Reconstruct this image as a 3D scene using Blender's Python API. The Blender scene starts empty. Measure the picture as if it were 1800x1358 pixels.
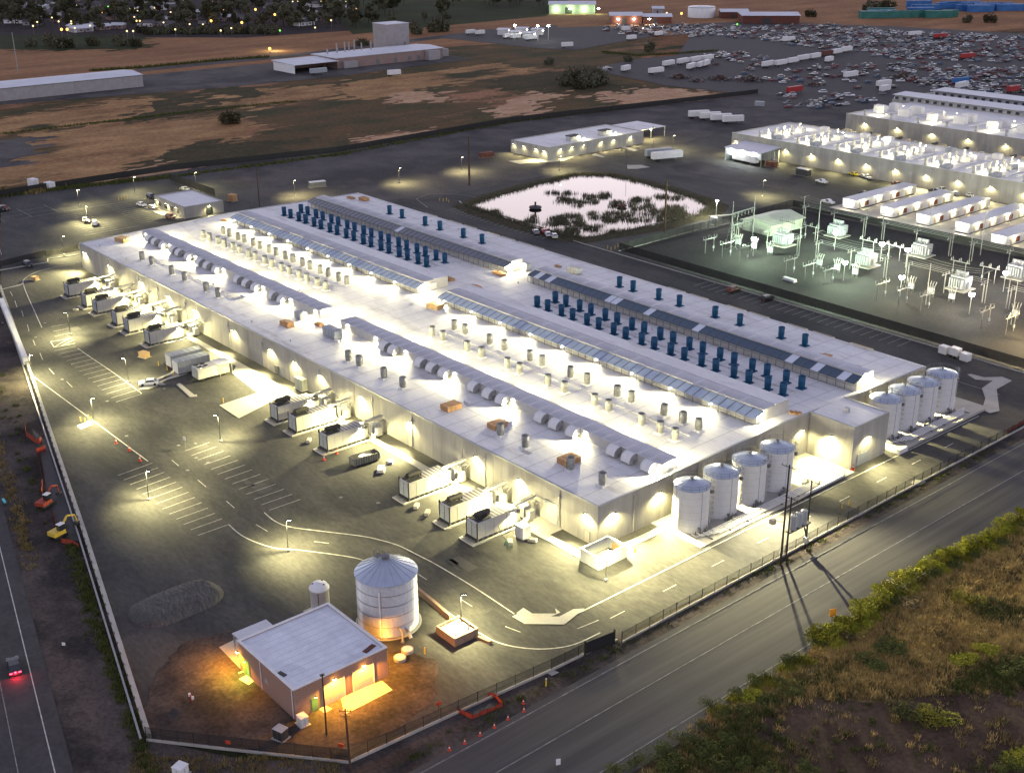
import bpy, bmesh, math, random
from mathutils import Vector, Matrix
rnd = random.Random(7)
S = bpy.context.scene
COL = S.collection
# ------------------------------------------------------------------ camera
CAMC = Vector((131.412903, -130.921442, 106.000000)); CR = Vector((0.647978, 0.761645, -0.004623)); CU = Vector((-0.284361, 0.247545, 0.926208)); CF = Vector((-0.706586, 0.598847, -0.376986)); FPX = 2104.706
cd = bpy.data.cameras.new('camera'); cam = bpy.data.objects.new('camera', cd); COL.objects.link(cam)
cam.matrix_world = Matrix(((CR.x, CU.x, -CF.x, CAMC.x), (CR.y, CU.y, -CF.y, CAMC.y), (CR.z, CU.z, -CF.z, CAMC.z), (0, 0, 0, 1)))
cd.sensor_width = 36.0; cd.lens = FPX / 1800 * 36; cd.clip_start = 1; cd.clip_end = 20000
S.camera = cam
# ------------------------------------------------------------------ dusk sky, sun, exposure
SUN_AZ = math.radians(135); SUN_EL = math.radians(3.0)      # azimuth from +x towards +y: the afterglow lies ahead
wd = bpy.data.worlds.new('World'); S.world = wd; wd.use_nodes = True
wn = wd.node_tree.nodes; wl = wd.node_tree.links; wn.clear()
sky = wn.new('ShaderNodeTexSky'); sky.sky_type = 'NISHITA'; sky.sun_disc = False
sky.sun_elevation = SUN_EL; sky.sun_rotation = math.pi / 2 - SUN_AZ
sky.air_density = 1.0; sky.dust_density = 0.6; sky.ozone_density = 4.0
tc = wn.new('ShaderNodeTexCoord'); sx = wn.new('ShaderNodeSeparateXYZ'); rp = wn.new('ShaderNodeValToRGB')
wl.new(tc.outputs['Generated'], sx.inputs[0]); wl.new(sx.outputs['Z'], rp.inputs[0])
e = rp.color_ramp.elements
e[0].position = 0.0; e[0].color = (0.70, 0.71, 0.75, 1)
e[1].position = 1.0; e[1].color = (0.142, 0.15, 0.226, 1)
for p_, c_ in ((0.16, (0.62, 0.62, 0.71, 1)), (0.34, (0.355, 0.35, 0.44, 1)), (0.62, (0.194, 0.197, 0.285, 1))):
    q_ = e.new(p_); q_.color = c_
gain = wn.new('ShaderNodeVectorMath'); gain.operation = 'SCALE'; gain.inputs['Scale'].default_value = 30.0
wl.new(rp.outputs[0], gain.inputs[0])
mxw = wn.new('ShaderNodeMix'); mxw.data_type = 'RGBA'; mxw.inputs[0].default_value = 0.90
wl.new(sky.outputs[0], mxw.inputs[6]); wl.new(gain.outputs[0], mxw.inputs[7])
bg = wn.new('ShaderNodeBackground'); bg.inputs[1].default_value = 0.079
wo = wn.new('ShaderNodeOutputWorld'); wl.new(mxw.outputs[2], bg.inputs[0]); wl.new(bg.outputs[0], wo.inputs[0])
sd = bpy.data.lights.new('sun', 'SUN'); sd.energy = 0.12; sd.angle = math.radians(20); sd.color = (1.0, 0.72, 0.6)
so = bpy.data.objects.new('sun', sd); COL.objects.link(so)
sdir = Vector((math.cos(SUN_AZ) * math.cos(math.radians(8)), math.sin(SUN_AZ) * math.cos(math.radians(8)), math.sin(math.radians(8))))
so.rotation_euler = sdir.to_track_quat('Z', 'Y').to_euler()
S.view_settings.view_transform = 'Standard'; S.view_settings.look = 'None'
S.view_settings.exposure = 0.0; S.view_settings.gamma = 1.0; S.view_settings.use_curve_mapping = False
S.cycles.use_denoising = True
S.cycles.max_bounces = 5; S.cycles.diffuse_bounces = 2; S.cycles.glossy_bounces = 2; S.cycles.transmission_bounces = 2
S.cycles.transparent_max_bounces = 4; S.cycles.sample_clamp_indirect = 4.0
S.cycles.caustics_reflective = False; S.cycles.caustics_refractive = False
S.cycles.use_light_tree = True
LG = 6.0          # overall lamp gain

# ------------------------------------------------------------------ helpers
def at(px, py, z=0.0):
    """world point at height z that the photograph shows at pixel px, py"""
    d = CF + CR * ((px - 900) / FPX) - CU * ((py - 679) / FPX)
    p = CAMC + d * ((z - CAMC.z) / d.z)
    return Vector((p.x, p.y, z))

def lin(a, b, t): return a + (b - a) * t

class MB:
    def __init__(s): s.v = []; s.f = []; s.m = []
    def poly(s, pts, m=0):
        n = len(s.v); s.v += [tuple(p) for p in pts]; s.f.append(tuple(range(n, n + len(pts)))); s.m.append(m)
    def box(s, x0, y0, z0, x1, y1, z1, m=0, rz=0.0, c=None, bottom=True):
        n = len(s.v)
        P = [(x0, y0, z0), (x1, y0, z0), (x1, y1, z0), (x0, y1, z0), (x0, y0, z1), (x1, y0, z1), (x1, y1, z1), (x0, y1, z1)]
        if rz:
            if c is None: c = ((x0 + x1) / 2, (y0 + y1) / 2)
            k, q = math.cos(rz), math.sin(rz)
            P = [(c[0] + (x - c[0]) * k - (y - c[1]) * q, c[1] + (x - c[0]) * q + (y - c[1]) * k, z) for x, y, z in P]
        s.v += P
        F = [(4, 5, 6, 7), (0, 1, 5, 4), (1, 2, 6, 5), (2, 3, 7, 6), (3, 0, 4, 7)]
        if bottom: F.append((3, 2, 1, 0))
        s.f += [tuple(n + i for i in f) for f in F]; s.m += [m] * len(F)
        return s
    def cbox(s, cx, cy, z0, lx, ly, h, m=0, rz=0.0):
        return s.box(cx - lx / 2, cy - ly / 2, z0, cx + lx / 2, cy + ly / 2, z0 + h, m, rz, (cx, cy))
    def cyl(s, x, y, z0, z1, r0, r1=None, n=12, m=0, top=True, bot=False, mt=None):
        if r1 is None: r1 = r0
        b = len(s.v)
        for z, r in ((z0, r0), (z1, r1)):
            s.v += [(x + r * math.cos(2 * math.pi * i / n), y + r * math.sin(2 * math.pi * i / n), z) for i in range(n)]
        for i in range(n):
            j = (i + 1) % n; s.f.append((b + i, b + j, b + n + j, b + n + i)); s.m.append(m)
        if top: s.f.append(tuple(b + n + i for i in range(n))); s.m.append(m if mt is None else mt)
        if bot: s.f.append(tuple(b + i for i in reversed(range(n)))); s.m.append(m)
        return s
    def lathe(s, x, y, prof, n=16, m=0, ms=None):
        b = len(s.v)
        for r, z in prof:
            s.v += [(x + r * math.cos(2 * math.pi * i / n), y + r * math.sin(2 * math.pi * i / n), z) for i in range(n)]
        for k in range(len(prof) - 1):
            for i in range(n):
                j = (i + 1) % n
                s.f.append((b + k * n + i, b + k * n + j, b + (k + 1) * n + j, b + (k + 1) * n + i)); s.m.append(m if ms is None else ms[k])
        return s
    def tube(s, p, q, r, n=6, m=0, caps=True):
        p = Vector(p); q = Vector(q); d = (q - p)
        if d.length < 1e-6: return s
        d.normalize(); a = d.orthogonal().normalized(); c = d.cross(a); b = len(s.v)
        for o in (p, q):
            s.v += [tuple(o + a * (r * math.cos(2 * math.pi * i / n)) + c * (r * math.sin(2 * math.pi * i / n))) for i in range(n)]
        for i in range(n):
            j = (i + 1) % n; s.f.append((b + i, b + j, b + n + j, b + n + i)); s.m.append(m)
        if caps:
            s.f.append(tuple(b + n + i for i in range(n))); s.m.append(m)
            s.f.append(tuple(b + i for i in reversed(range(n)))); s.m.append(m)
        return s
    def path(s, pts, r, n=6, m=0):
        for i in range(len(pts) - 1): s.tube(pts[i], pts[i + 1], r, n, m)
        return s
    def prismx(s, x0, x1, prof, m=0, caps=True):
        """profile of (y, z) points swept along x (counter-clockwise seen from +x)"""
        n = len(prof); b = len(s.v)
        for x in (x0, x1): s.v += [(x, y, z) for y, z in prof]
        for i in range(n):
            j = (i + 1) % n; s.f.append((b + i, b + j, b + n + j, b + n + i)[::-1]); s.m.append(m)
        if caps:
            s.f.append(tuple(b + n + i for i in range(n))); s.m.append(m)
            s.f.append(tuple(b + i for i in reversed(range(n)))); s.m.append(m)
        return s
    def prismy(s, y0, y1, prof, m=0):
        n = len(prof); b = len(s.v)
        for y in (y0, y1): s.v += [(x, y, z) for x, z in prof]
        for i in range(n):
            j = (i + 1) % n; s.f.append((b + i, b + j, b + n + j, b + n + i)); s.m.append(m)
        s.f.append(tuple(b + n + i for i in range(n))); s.m.append(m)
        s.f.append(tuple(b + i for i in reversed(range(n)))); s.m.append(m)
        return s
    def strip(s, pts, w, z, m=0):
        """flat ribbon of width w along a polyline"""
        P = [Vector((p[0], p[1])) for p in pts]; L = []; Rr = []
        for i, p in enumerate(P):
            a = P[max(0, i - 1)]; b = P[min(len(P) - 1, i + 1)]
            d = (b - a).normalized(); nn = Vector((-d.y, d.x)) * (w / 2)
            L.append((p.x + nn.x, p.y + nn.y, z)); Rr.append((p.x - nn.x, p.y - nn.y, z))
        for i in range(len(P) - 1): s.poly([Rr[i], Rr[i + 1], L[i + 1], L[i]], m)
        return s
    def mesh(s, name, mats, smooth=False):
        me = bpy.data.meshes.new(name); me.from_pydata(s.v, [], s.f)
        mats = mats if isinstance(mats, (list, tuple)) else [mats]
        for m in mats: me.materials.append(m)
        if len(mats) > 1: me.polygons.foreach_set('material_index', s.m)
        if smooth: me.polygons.foreach_set('use_smooth', [True] * len(me.polygons))
        me.update(); return me
    def build(s, name, mats, parent=None, smooth=False, loc=None):
        return place(s.mesh(name, mats, smooth), name, parent, loc)

def place(me, name, parent=None, loc=None, rz=None):
    o = bpy.data.objects.new(name, me); COL.objects.link(o)
    if parent is not None: o.parent = parent
    if loc is not None: o.location = loc
    if rz is not None: o.rotation_euler = (0, 0, rz)
    return o
def tag(o, label, cat, group=None):
    o['label'] = label; o['category'] = cat
    if group: o['group'] = group
    return o
def thing(name, label, cat, loc=(0, 0, 0), rz=0.0, group=None):
    o = bpy.data.objects.new(name, None); COL.objects.link(o); o.empty_display_size = 0.3
    o.location = loc; o.rotation_euler = (0, 0, rz); return tag(o, label, cat, group)
def struct(mb, name, m, parent=None):
    o = mb.build(name, m, parent)
    if parent is None: o['kind'] = 'structure'
    return o
def stuff(o): o['kind'] = 'stuff'; return o
def dup(o, parent=None, loc=None, rz=None, label=None, group=None):
    c = o.copy(); COL.objects.link(c)
    if parent is not None: c.parent = parent
    if loc is not None: c.location = loc
    if rz is not None: c.rotation_euler = (0, 0, rz)
    if label: c['label'] = label
    if group: c['group'] = group
    for ch in list(o.children): dup(ch, c)
    return c
def lamp(loc, power, color, parent=None, spot=None, aim=(0, 0, -1), rad=0.15, blend=0.6, wing=0):
    ld = bpy.data.lights.new('lamp_light', 'SPOT' if spot else 'POINT'); ld.energy = power * LG; ld.color = color; ld.shadow_soft_size = rad
    if spot: ld.spot_size = math.radians(spot); ld.spot_blend = blend
    o = bpy.data.objects.new('lamp_light', ld); COL.objects.link(o); o.location = loc
    if wing:            # luminaire that throws its light wide instead of straight down
        ld.use_nodes = True; N = ld.node_tree.nodes; L = ld.node_tree.links; em = N['Emission']
        tcn = N.new('ShaderNodeTexCoord'); sp = N.new('ShaderNodeSeparateXYZ'); L.new(tcn.outputs['Normal'], sp.inputs[0])
        ab = N.new('ShaderNodeMath'); ab.operation = 'ABSOLUTE'; L.new(sp.outputs['Z'], ab.inputs[0])
        mx_ = N.new('ShaderNodeMath'); L.new(ab.outputs[0], mx_.inputs[0])
        if wing > 0: mx_.operation = 'MAXIMUM'; mx_.inputs[1].default_value = .22
        else: mx_.operation = 'SUBTRACT'; mx_.inputs[0].default_value = 1; L.new(ab.outputs[0], mx_.inputs[1]); ab.inputs[0].default_value = 0; N_ = mx_.inputs[0].links and L.remove(mx_.inputs[0].links[0])
        pw = N.new('ShaderNodeMath'); pw.operation = 'POWER'; pw.inputs[1].default_value = -wing; L.new(mx_.outputs[0], pw.inputs[0]); L.new(pw.outputs[0], em.inputs['Strength'])
    if spot: o.rotation_euler = (-Vector(aim)).to_track_quat('Z', 'Y').to_euler()
    if parent is not None: o.parent = parent
    return o
ORD = ['first', 'second', 'third', 'fourth', 'fifth', 'sixth', 'seventh', 'eighth', 'ninth', 'tenth', 'eleventh', 'twelfth', 'thirteenth', 'fourteenth', 'fifteenth', 'sixteenth',
       'seventeenth', 'eighteenth', 'nineteenth', 'twentieth', 'twenty-first', 'twenty-second', 'twenty-third', 'twenty-fourth', 'twenty-fifth', 'twenty-sixth', 'twenty-seventh', 'twenty-eighth', 'twenty-ninth', 'thirtieth']

# ------------------------------------------------------------------ materials
def mat(name, c, c2=None, scale=1.0, rough=0.7, metal=0.0, coord='obj', detail=4.0, stretch=(1, 1, 1), lo=0.35, hi=0.65, fine=0.0, fscale=12.0,
        bump=0.0, emit=None, estr=0.0, spec=0.4, c3=None, scale3=0.05, lo3=0.45, hi3=0.6):
    m = bpy.data.materials.new(name); m.use_nodes = True; N = m.node_tree.nodes; L = m.node_tree.links
    b = N['Principled BSDF']; b.inputs['Roughness'].default_value = rough; b.inputs['Metallic'].default_value = metal
    b.inputs['Specular IOR Level'].default_value = spec
    b.inputs['Base Color'].default_value = (*c, 1)
    if emit: b.inputs['Emission Color'].default_value = (*emit, 1); b.inputs['Emission Strength'].default_value = estr
    if c2 is None and not fine and not bump: return m
    if coord == 'obj': t = N.new('ShaderNodeTexCoord').outputs['Object']
    else: t = N.new('ShaderNodeNewGeometry').outputs['Position']
    mp = N.new('ShaderNodeMapping'); mp.inputs['Scale'].default_value = stretch; L.new(t, mp.inputs['Vector']); t = mp.outputs[0]
    def noise(sc, det=detail, rg=0.64 if detail >= 8 else 0.55):
        n = N.new('ShaderNodeTexNoise'); n.inputs['Scale'].default_value = sc; n.inputs['Detail'].default_value = det; n.inputs['Roughness'].default_value = rg
        L.new(t, n.inputs['Vector']); return n.outputs['Fac']
    def rng(x, a, bb):
        r = N.new('ShaderNodeMapRange'); r.inputs['From Min'].default_value = a; r.inputs['From Max'].default_value = bb; L.new(x, r.inputs['Value']); return r.outputs[0]
    def mix(f, A, B, mode='MIX'):
        x = N.new('ShaderNodeMix'); x.data_type = 'RGBA'; x.blend_type = mode
        if isinstance(f, float): x.inputs[0].default_value = f
        else: L.new(f, x.inputs[0])
        for sck, v in ((6, A), (7, B)):
            if isinstance(v, tuple): x.inputs[sck].default_value = (*v, 1)
            else: L.new(v, x.inputs[sck])
        return x.outputs[2]
    col = c
    if c2 is not None: col = mix(rng(noise(scale), lo, hi), c, c2)
    if c3 is not None: col = mix(rng(noise(scale3, 5.0), lo3, hi3), col, c3)
    if fine:
        f = rng(noise(fscale, 3.0, 0.7), 0.25, 0.75)
        g = N.new('ShaderNodeMapRange'); g.inputs['To Min'].default_value = 1 - fine; g.inputs['To Max'].default_value = 1 + fine; L.new(f, g.inputs['Value'])
        vm = N.new('ShaderNodeVectorMath'); vm.operation = 'SCALE'
        if isinstance(col, tuple): vm.inputs[0].default_value = col
        else: L.new(col, vm.inputs[0])
        L.new(g.outputs[0], vm.inputs['Scale']); col = vm.outputs[0]
    if not isinstance(col, tuple): L.new(col, b.inputs['Base Color'])
    if bump:
        bp = N.new('ShaderNodeBump'); bp.inputs['Strength'].default_value = bump; bp.inputs['Distance'].default_value = 0.1
        L.new(noise(fscale, 3.0, 0.7), bp.inputs['Height']); L.new(bp.outputs[0], b.inputs['Normal'])
    return m
def emi(name, c, s): return mat(name, (0.02, 0.02, 0.02), emit=c, estr=s, rough=0.5)

WARM = (1.0, 0.89, 0.42); WHITE = (1.0, 0.90, 0.52); SODIUM = (1.0, 0.40, 0.025); GREENISH = (0.72, 1.0, 0.66); AMBER = (1.0, 0.72, 0.35)
M = {}
M['field'] = mat('field', (0.22, 0.105, 0.05), (0.13, 0.07, 0.037), 0.05, 0.95, coord='pos', detail=8, stretch=(2.0, 0.7, 1), fine=0.45, fscale=0.6, c3=(0.034, 0.040, 0.018), scale3=0.0075, lo3=0.5, hi3=0.56, spec=0.05)
M['field_far'] = mat('field_far', (0.33, 0.175, 0.085), (0.20, 0.105, 0.055), 0.02, 0.95, coord='pos', detail=8, stretch=(2.2, 0.6, 1), fine=0.35, fscale=0.3, spec=0.05)
M['green_field'] = mat('green_field', (0.055, 0.056, 0.028), (0.14, 0.085, 0.042), 0.03, 0.95, coord='pos', detail=8, stretch=(1.8, 0.8, 1), fine=0.45, fscale=0.5, c3=(0.30, 0.155, 0.085), scale3=0.014, lo3=0.55, hi3=0.64, spec=0.05)
M['green_dark'] = mat('green_dark', (0.044, 0.046, 0.024), (0.085, 0.062, 0.033), 0.06, 0.95, coord='pos', detail=8, stretch=(1.8, 0.8, 1), fine=0.5, fscale=0.5, spec=0.05)
M['tan_field'] = mat('tan_field', (0.41, 0.245, 0.11), (0.22, 0.12, 0.058), 0.035, 0.95, coord='pos', detail=8, stretch=(1.8, 0.8, 1), fine=0.45, fscale=0.5, c3=(0.055, 0.05, 0.026), scale3=0.012, lo3=0.56, hi3=0.64, spec=0.05)
M['weeds'] = mat('weeds', (0.13, 0.085, 0.042), (0.065, 0.055, 0.028), 0.11, 0.95, coord='pos', detail=8, fine=0.5, fscale=1.6, c3=(0.24, 0.165, 0.075), scale3=0.05, lo3=0.5, hi3=0.62, spec=0.05)
M['town'] = mat('town', (0.042, 0.036, 0.036), (0.06, 0.048, 0.045), 0.03, 0.95, coord='pos', fine=0.3, fscale=0.3, spec=0.05)
M['lawn'] = mat('lawn', (0.045, 0.056, 0.024), (0.032, 0.038, 0.02), 0.02, 0.95, coord='pos', fine=0.3, fscale=0.4, spec=0.05)
M['asphalt'] = mat('asphalt', (0.042, 0.042, 0.042), (0.074, 0.071, 0.064), 0.09, 0.85, coord='pos', detail=10, stretch=(0.55, 1.3, 1), fine=0.3, fscale=1.1, c3=(0.028, 0.029, 0.031), scale3=0.05, lo3=0.5, hi3=0.66, spec=0.25)
M['road'] = mat('road', (0.050, 0.048, 0.049), (0.080, 0.077, 0.074), 0.5, 0.85, coord='pos', detail=6, stretch=(1, 0.03, 1), fine=0.15, fscale=1.5, spec=0.25)
M['highway'] = mat('highway', (0.046, 0.043, 0.043), (0.064, 0.059, 0.058), 0.3, 0.85, coord='pos', detail=6, fine=0.15, fscale=1.2, spec=0.25)
M['gravel'] = mat('gravel', (0.085, 0.078, 0.074), (0.12, 0.108, 0.098), 0.08, 0.95, coord='pos', detail=8, fine=0.35, fscale=1.2, c3=(0.06, 0.056, 0.055), scale3=0.03, spec=0.1)
M['dirt'] = mat('dirt', (0.062, 0.05, 0.044), (0.10, 0.082, 0.07), 0.12, 0.95, coord='pos', detail=8, fine=0.4, fscale=1.6, c3=(0.036, 0.032, 0.03), scale3=0.09, spec=0.1)
M['subgravel'] = mat('subgravel', (0.036, 0.035, 0.036), (0.055, 0.051, 0.048), 0.05, 0.95, coord='pos', detail=8, fine=0.25, fscale=1.2, spec=0.1)
M['concrete'] = mat('concrete', (0.42, 0.40, 0.36), (0.34, 0.325, 0.29), 0.25, 0.8, coord='pos', detail=7, fine=0.12, fscale=3.0, spec=0.25)
M['panelcon'] = mat('panelcon', (0.40, 0.385, 0.35), (0.325, 0.31, 0.28), 0.5, 0.85, coord='pos', detail=7, stretch=(1, 1, 0.12), fine=0.10, fscale=2.5, c3=(0.24, 0.23, 0.205), scale3=0.14, lo3=0.55, hi3=0.75, spec=0.2)
M['roof'] = mat('roof', (0.76, 0.75, 0.725), (0.66, 0.65, 0.63), 0.10, 0.65, coord='pos', detail=10, stretch=(0.45, 1.5, 1), fine=0.09, fscale=1.0, c3=(0.46, 0.43, 0.40), scale3=0.16, lo3=0.54, hi3=0.76, spec=0.25)
M['seam'] = mat('seam', (0.38, 0.37, 0.365), rough=0.7)
M['wornpaint'] = mat('wornpaint', (0.30, 0.29, 0.26), (0.12, 0.118, 0.11), 0.8, 0.8, coord='pos', detail=8, fine=0.3, fscale=3.0)
M['crackseal'] = mat('crackseal', (0.018, 0.018, 0.018), rough=0.6)
M['metalroof'] = mat('metalroof', (0.60, 0.60, 0.62), (0.53, 0.53, 0.55), 0.3, 0.45, metal=0.25, coord='pos', fine=0.06, fscale=2.0)
M['coping'] = mat('coping', (0.34, 0.345, 0.35), rough=0.5, metal=0.3)
M['galv'] = mat('galv', (0.50, 0.50, 0.49), (0.38, 0.38, 0.37), 1.2, 0.5, metal=0.4, fine=0.1, fscale=5.0)
M['galvd'] = mat('galvd', (0.20, 0.20, 0.19), (0.14, 0.14, 0.135), 1.5, 0.6, metal=0.3)
M['stack'] = mat('stack', (0.36, 0.36, 0.32), (0.26, 0.26, 0.23), 1.6, 0.55, metal=0.25, fine=0.15, fscale=6.0)
M['bluestack'] = mat('bluestack', (0.007, 0.085, 0.175), (0.005, 0.06, 0.13), 1.3, 0.5, fine=0.12, fscale=5.0, spec=0.35)
M['inside'] = mat('inside', (0.03, 0.03, 0.03), rough=0.9)
M['panel'] = mat('panel', (0.06, 0.075, 0.10), (0.05, 0.06, 0.08), 0.8, 0.14, metal=0.0, spec=0.9)
M['panelrefl'] = mat('panelrefl', (0.40, 0.47, 0.56), (0.30, 0.37, 0.46), 0.5, 0.3, coord='pos', spec=0.6)  # pale blue-white stands in for sky and lamp light reflected in the panels
M['panel2'] = mat('panel2', (0.035, 0.07, 0.11), rough=0.35, spec=0.5)
M['panellt'] = mat('panellt', (0.62, 0.66, 0.72), rough=0.4)
M['white'] = mat('white', (0.74, 0.73, 0.71), (0.66, 0.65, 0.63), 0.8, 0.5, fine=0.05, fscale=4.0)
M['genwall'] = mat('genwall', (0.56, 0.54, 0.49), (0.50, 0.485, 0.44), 0.7, 0.55, fine=0.05, fscale=4.0)
M['tank'] = mat('tank', (0.74, 0.73, 0.715), (0.66, 0.65, 0.64), 0.5, 0.4, stretch=(1, 1, 0.25), fine=0.05, fscale=3.0)
M['tankroof'] = mat('tankroof', (0.48, 0.53, 0.60), (0.42, 0.47, 0.54), 0.6, 0.3, metal=0.55)
M['silo'] = mat('silo', (0.58, 0.57, 0.55), (0.48, 0.47, 0.45), 0.6, 0.38, metal=0.65, stretch=(1, 1, 0.3), fine=0.08, fscale=4.0)
M['black'] = mat('black', (0.018, 0.018, 0.018), rough=0.6)
M['dark'] = mat('dark', (0.05, 0.05, 0.05), (0.035, 0.035, 0.035), 2.0, rough=0.7)
M['muffler'] = mat('muffler', (0.035, 0.034, 0.03), (0.055, 0.05, 0.042), 1.5, 0.6)
M['steel'] = mat('steel', (0.36, 0.36, 0.35), (0.28, 0.28, 0.27), 1.5, 0.5, metal=0.5)
M['wood'] = mat('wood', (0.085, 0.045, 0.028), (0.055, 0.032, 0.022), 1.0, 0.85, stretch=(1, 1, 0.15))
M['darkwood'] = mat('darkwood', (0.035, 0.026, 0.022), (0.022, 0.018, 0.016), 1.0, 0.85, stretch=(1, 1, 0.15))
M['pallet'] = mat('pallet', (0.52, 0.30, 0.14), (0.42, 0.23, 0.10), 1.2, 0.8, fine=0.2, fscale=5.0)
M['palletlt'] = mat('palletlt', (0.50, 0.34, 0.17), (0.40, 0.26, 0.12), 1.2, 0.8, fine=0.2, fscale=5.0)
M['paint'] = mat('paint', (0.56, 0.55, 0.49), (0.34, 0.335, 0.30), 0.9, 0.7, coord='pos', fine=0.2, fscale=4.0)
M['ypaint'] = mat('ypaint', (0.62, 0.42, 0.06), (0.45, 0.3, 0.05), 0.9, 0.7, coord='pos', fine=0.2, fscale=4.0)
M['yellow'] = mat('yellow', (0.62, 0.42, 0.05), rough=0.5)
M['orange'] = mat('orange', (0.75, 0.16, 0.02), (0.6, 0.12, 0.02), 2.0, rough=0.6)
M['orangenet'] = mat('orangenet', (0.36, 0.05, 0.022), (0.26, 0.035, 0.018), 1.0, rough=0.7)
M['cone'] = mat('cone', (0.55, 0.06, 0.025), rough=0.5)
M['red'] = mat('red', (0.35, 0.02, 0.02), rough=0.5)
M['brick'] = mat('brick', (0.36, 0.225, 0.165), (0.29, 0.175, 0.13), 3.0, 0.85, coord='obj', stretch=(1, 1, 4), fine=0.2, fscale=6.0, spec=0.2)
M['silowall'] = mat('silowall', (0.30, 0.20, 0.14), (0.24, 0.16, 0.11), 1.5, 0.85, coord='pos', fine=0.15, fscale=3.0)
M['door'] = mat('door', (0.55, 0.50, 0.42), (0.5, 0.45, 0.38), 0.6, 0.6)
M['greendoor'] = mat('greendoor', (0.16, 0.30, 0.12), rough=0.6)
M['coppice'] = mat('coppice', (0.065, 0.085, 0.022), (0.10, 0.105, 0.03), 0.6, 0.9, coord='pos', fine=0.4, fscale=2.0, spec=0.1)
M['leafy'] = mat('leafy', (0.20, 0.22, 0.016), (0.30, 0.27, 0.03), 0.5, 0.85, coord='pos', fine=0.4, fscale=2.0, spec=0.15)  # leaf colour raised above its own tone to carry lamp light on the hedge
M['drybush'] = mat('drybush', (0.27, 0.20, 0.08), (0.15, 0.115, 0.05), 0.5, 0.9, coord='pos', fine=0.4, fscale=2.0, spec=0.1)
M['darktree'] = mat('darktree', (0.085, 0.088, 0.055), (0.12, 0.108, 0.066), 0.25, 0.95, coord='pos', fine=0.4, fscale=0.8, spec=0.05)
M['reed'] = mat('reed', (0.085, 0.09, 0.055), (0.13, 0.11, 0.075), 0.5, 0.9, coord='pos', fine=0.4, fscale=1.5, spec=0.1)
M['straw'] = mat('straw', (0.58, 0.42, 0.15), (0.38, 0.26, 0.10), 0.25, 0.95, coord='pos', fine=0.4, fscale=1.5, spec=0.05)  # dry grass colour, brightened to include the warm lamp light on it
M['trunk'] = mat('trunk', (0.05, 0.038, 0.028), rough=0.9)
M['glass'] = mat('glass', (0.02, 0.025, 0.03), rough=0.1, spec=0.8)
M['cyan'] = mat('cyan', (0.08, 0.42, 0.46), rough=0.6)
M['teal'] = mat('teal', (0.03, 0.17, 0.14), (0.02, 0.12, 0.1), 0.2, 0.5)
M['blue'] = mat('blue', (0.03, 0.15, 0.38), (0.02, 0.1, 0.3), 0.2, 0.5)
M['ltgreen'] = mat('ltgreen', (0.45, 0.47, 0.38), (0.4, 0.42, 0.34), 0.6, 0.6)
M['tanwall'] = mat('tanwall', (0.30, 0.21, 0.185), (0.25, 0.175, 0.155), 0.2, 0.85, coord='pos')
M['rust'] = mat('rust', (0.16, 0.055, 0.035), (0.09, 0.035, 0.026), 0.6, 0.85)
M['beige'] = mat('beige', (0.48, 0.42, 0.31), (0.42, 0.36, 0.27), 0.8, 0.75)
M['tyre'] = mat('tyre', (0.016, 0.016, 0.016), rough=0.85)
M['greybox'] = mat('greybox', (0.34, 0.36, 0.38), (0.29, 0.31, 0.33), 0.7, 0.5)
M['shelter'] = mat('shelter', (0.52, 0.54, 0.55), (0.45, 0.47, 0.48), 0.6, 0.5)
M['rubble'] = mat('rubble', (0.062, 0.060, 0.057), (0.088, 0.085, 0.078), 0.5, 0.95, fine=0.4, fscale=3.0, bump=0.6)
M['patch'] = mat('patch', (0.030, 0.030, 0.031), (0.038, 0.038, 0.038), 1.0, .85, coord='pos', fine=.2, fscale=2.0); M['patchlt'] = mat('patchlt', (0.075, 0.073, 0.068), (0.062, 0.06, 0.057), 1.0, .85, coord='pos', fine=.2, fscale=2.0); M['rooflt0'] = mat('rooflt0', (0.74, 0.73, 0.73), rough=.6)
M['e_warm'] = emi('lamp_warm', (1.0, 0.92, 0.62), 60); M['e_white'] = emi('lamp_white', (1.0, 0.97, 0.88), 60)
M['e_sod'] = emi('lamp_sodium', (1.0, 0.55, 0.10), 60); M['e_green'] = emi('lamp_green', (0.35, 1.0, 0.18), 22); M['e_cool'] = emi('lamp_cool', (0.9, 1.0, 0.88), 90)
M['e_street'] = emi('lamp_street', (1.0, 0.50, 0.10), 4.0); M['e_town'] = emi('lamp_town', (1.0, 0.78, 0.38), 2.2); M['e_tgreen'] = emi('lamp_tgreen', (0.25, 1.0, 0.15), 1.6)
M['palegrass'] = mat('palegrass', (0.52, 0.34, 0.20), (0.36, 0.21, 0.12), .08, .95, coord='pos', detail=8, stretch=(1.8, .8, 1), fine=.4, fscale=.5, spec=.05)
M['baredirt'] = mat('baredirt', (0.072, 0.047, 0.032), (0.046, 0.031, 0.022), .15, .95, coord='pos', detail=8, fine=.35, fscale=1.5, c3=(.10, .068, .045), scale3=.06, spec=.08)
M['darkgravel'] = mat('darkgravel', (0.038, 0.036, 0.036), (0.062, 0.057, 0.054), .12, .95, coord='pos', detail=8, fine=.3, fscale=1.5, c3=(.085, .075, .068), scale3=.07, lo3=.58, hi3=.7, spec=.1)
M['substeel'] = mat('substeel', (0.20, 0.20, 0.20), (0.15, 0.15, 0.15), 1.5, .5, metal=.3)
M['sign'] = mat('sign', (0.75, 0.30, 0.03), rough=.5)
M['e_red'] = emi('lamp_red', (1.0, 0.03, 0.06), 14)
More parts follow.
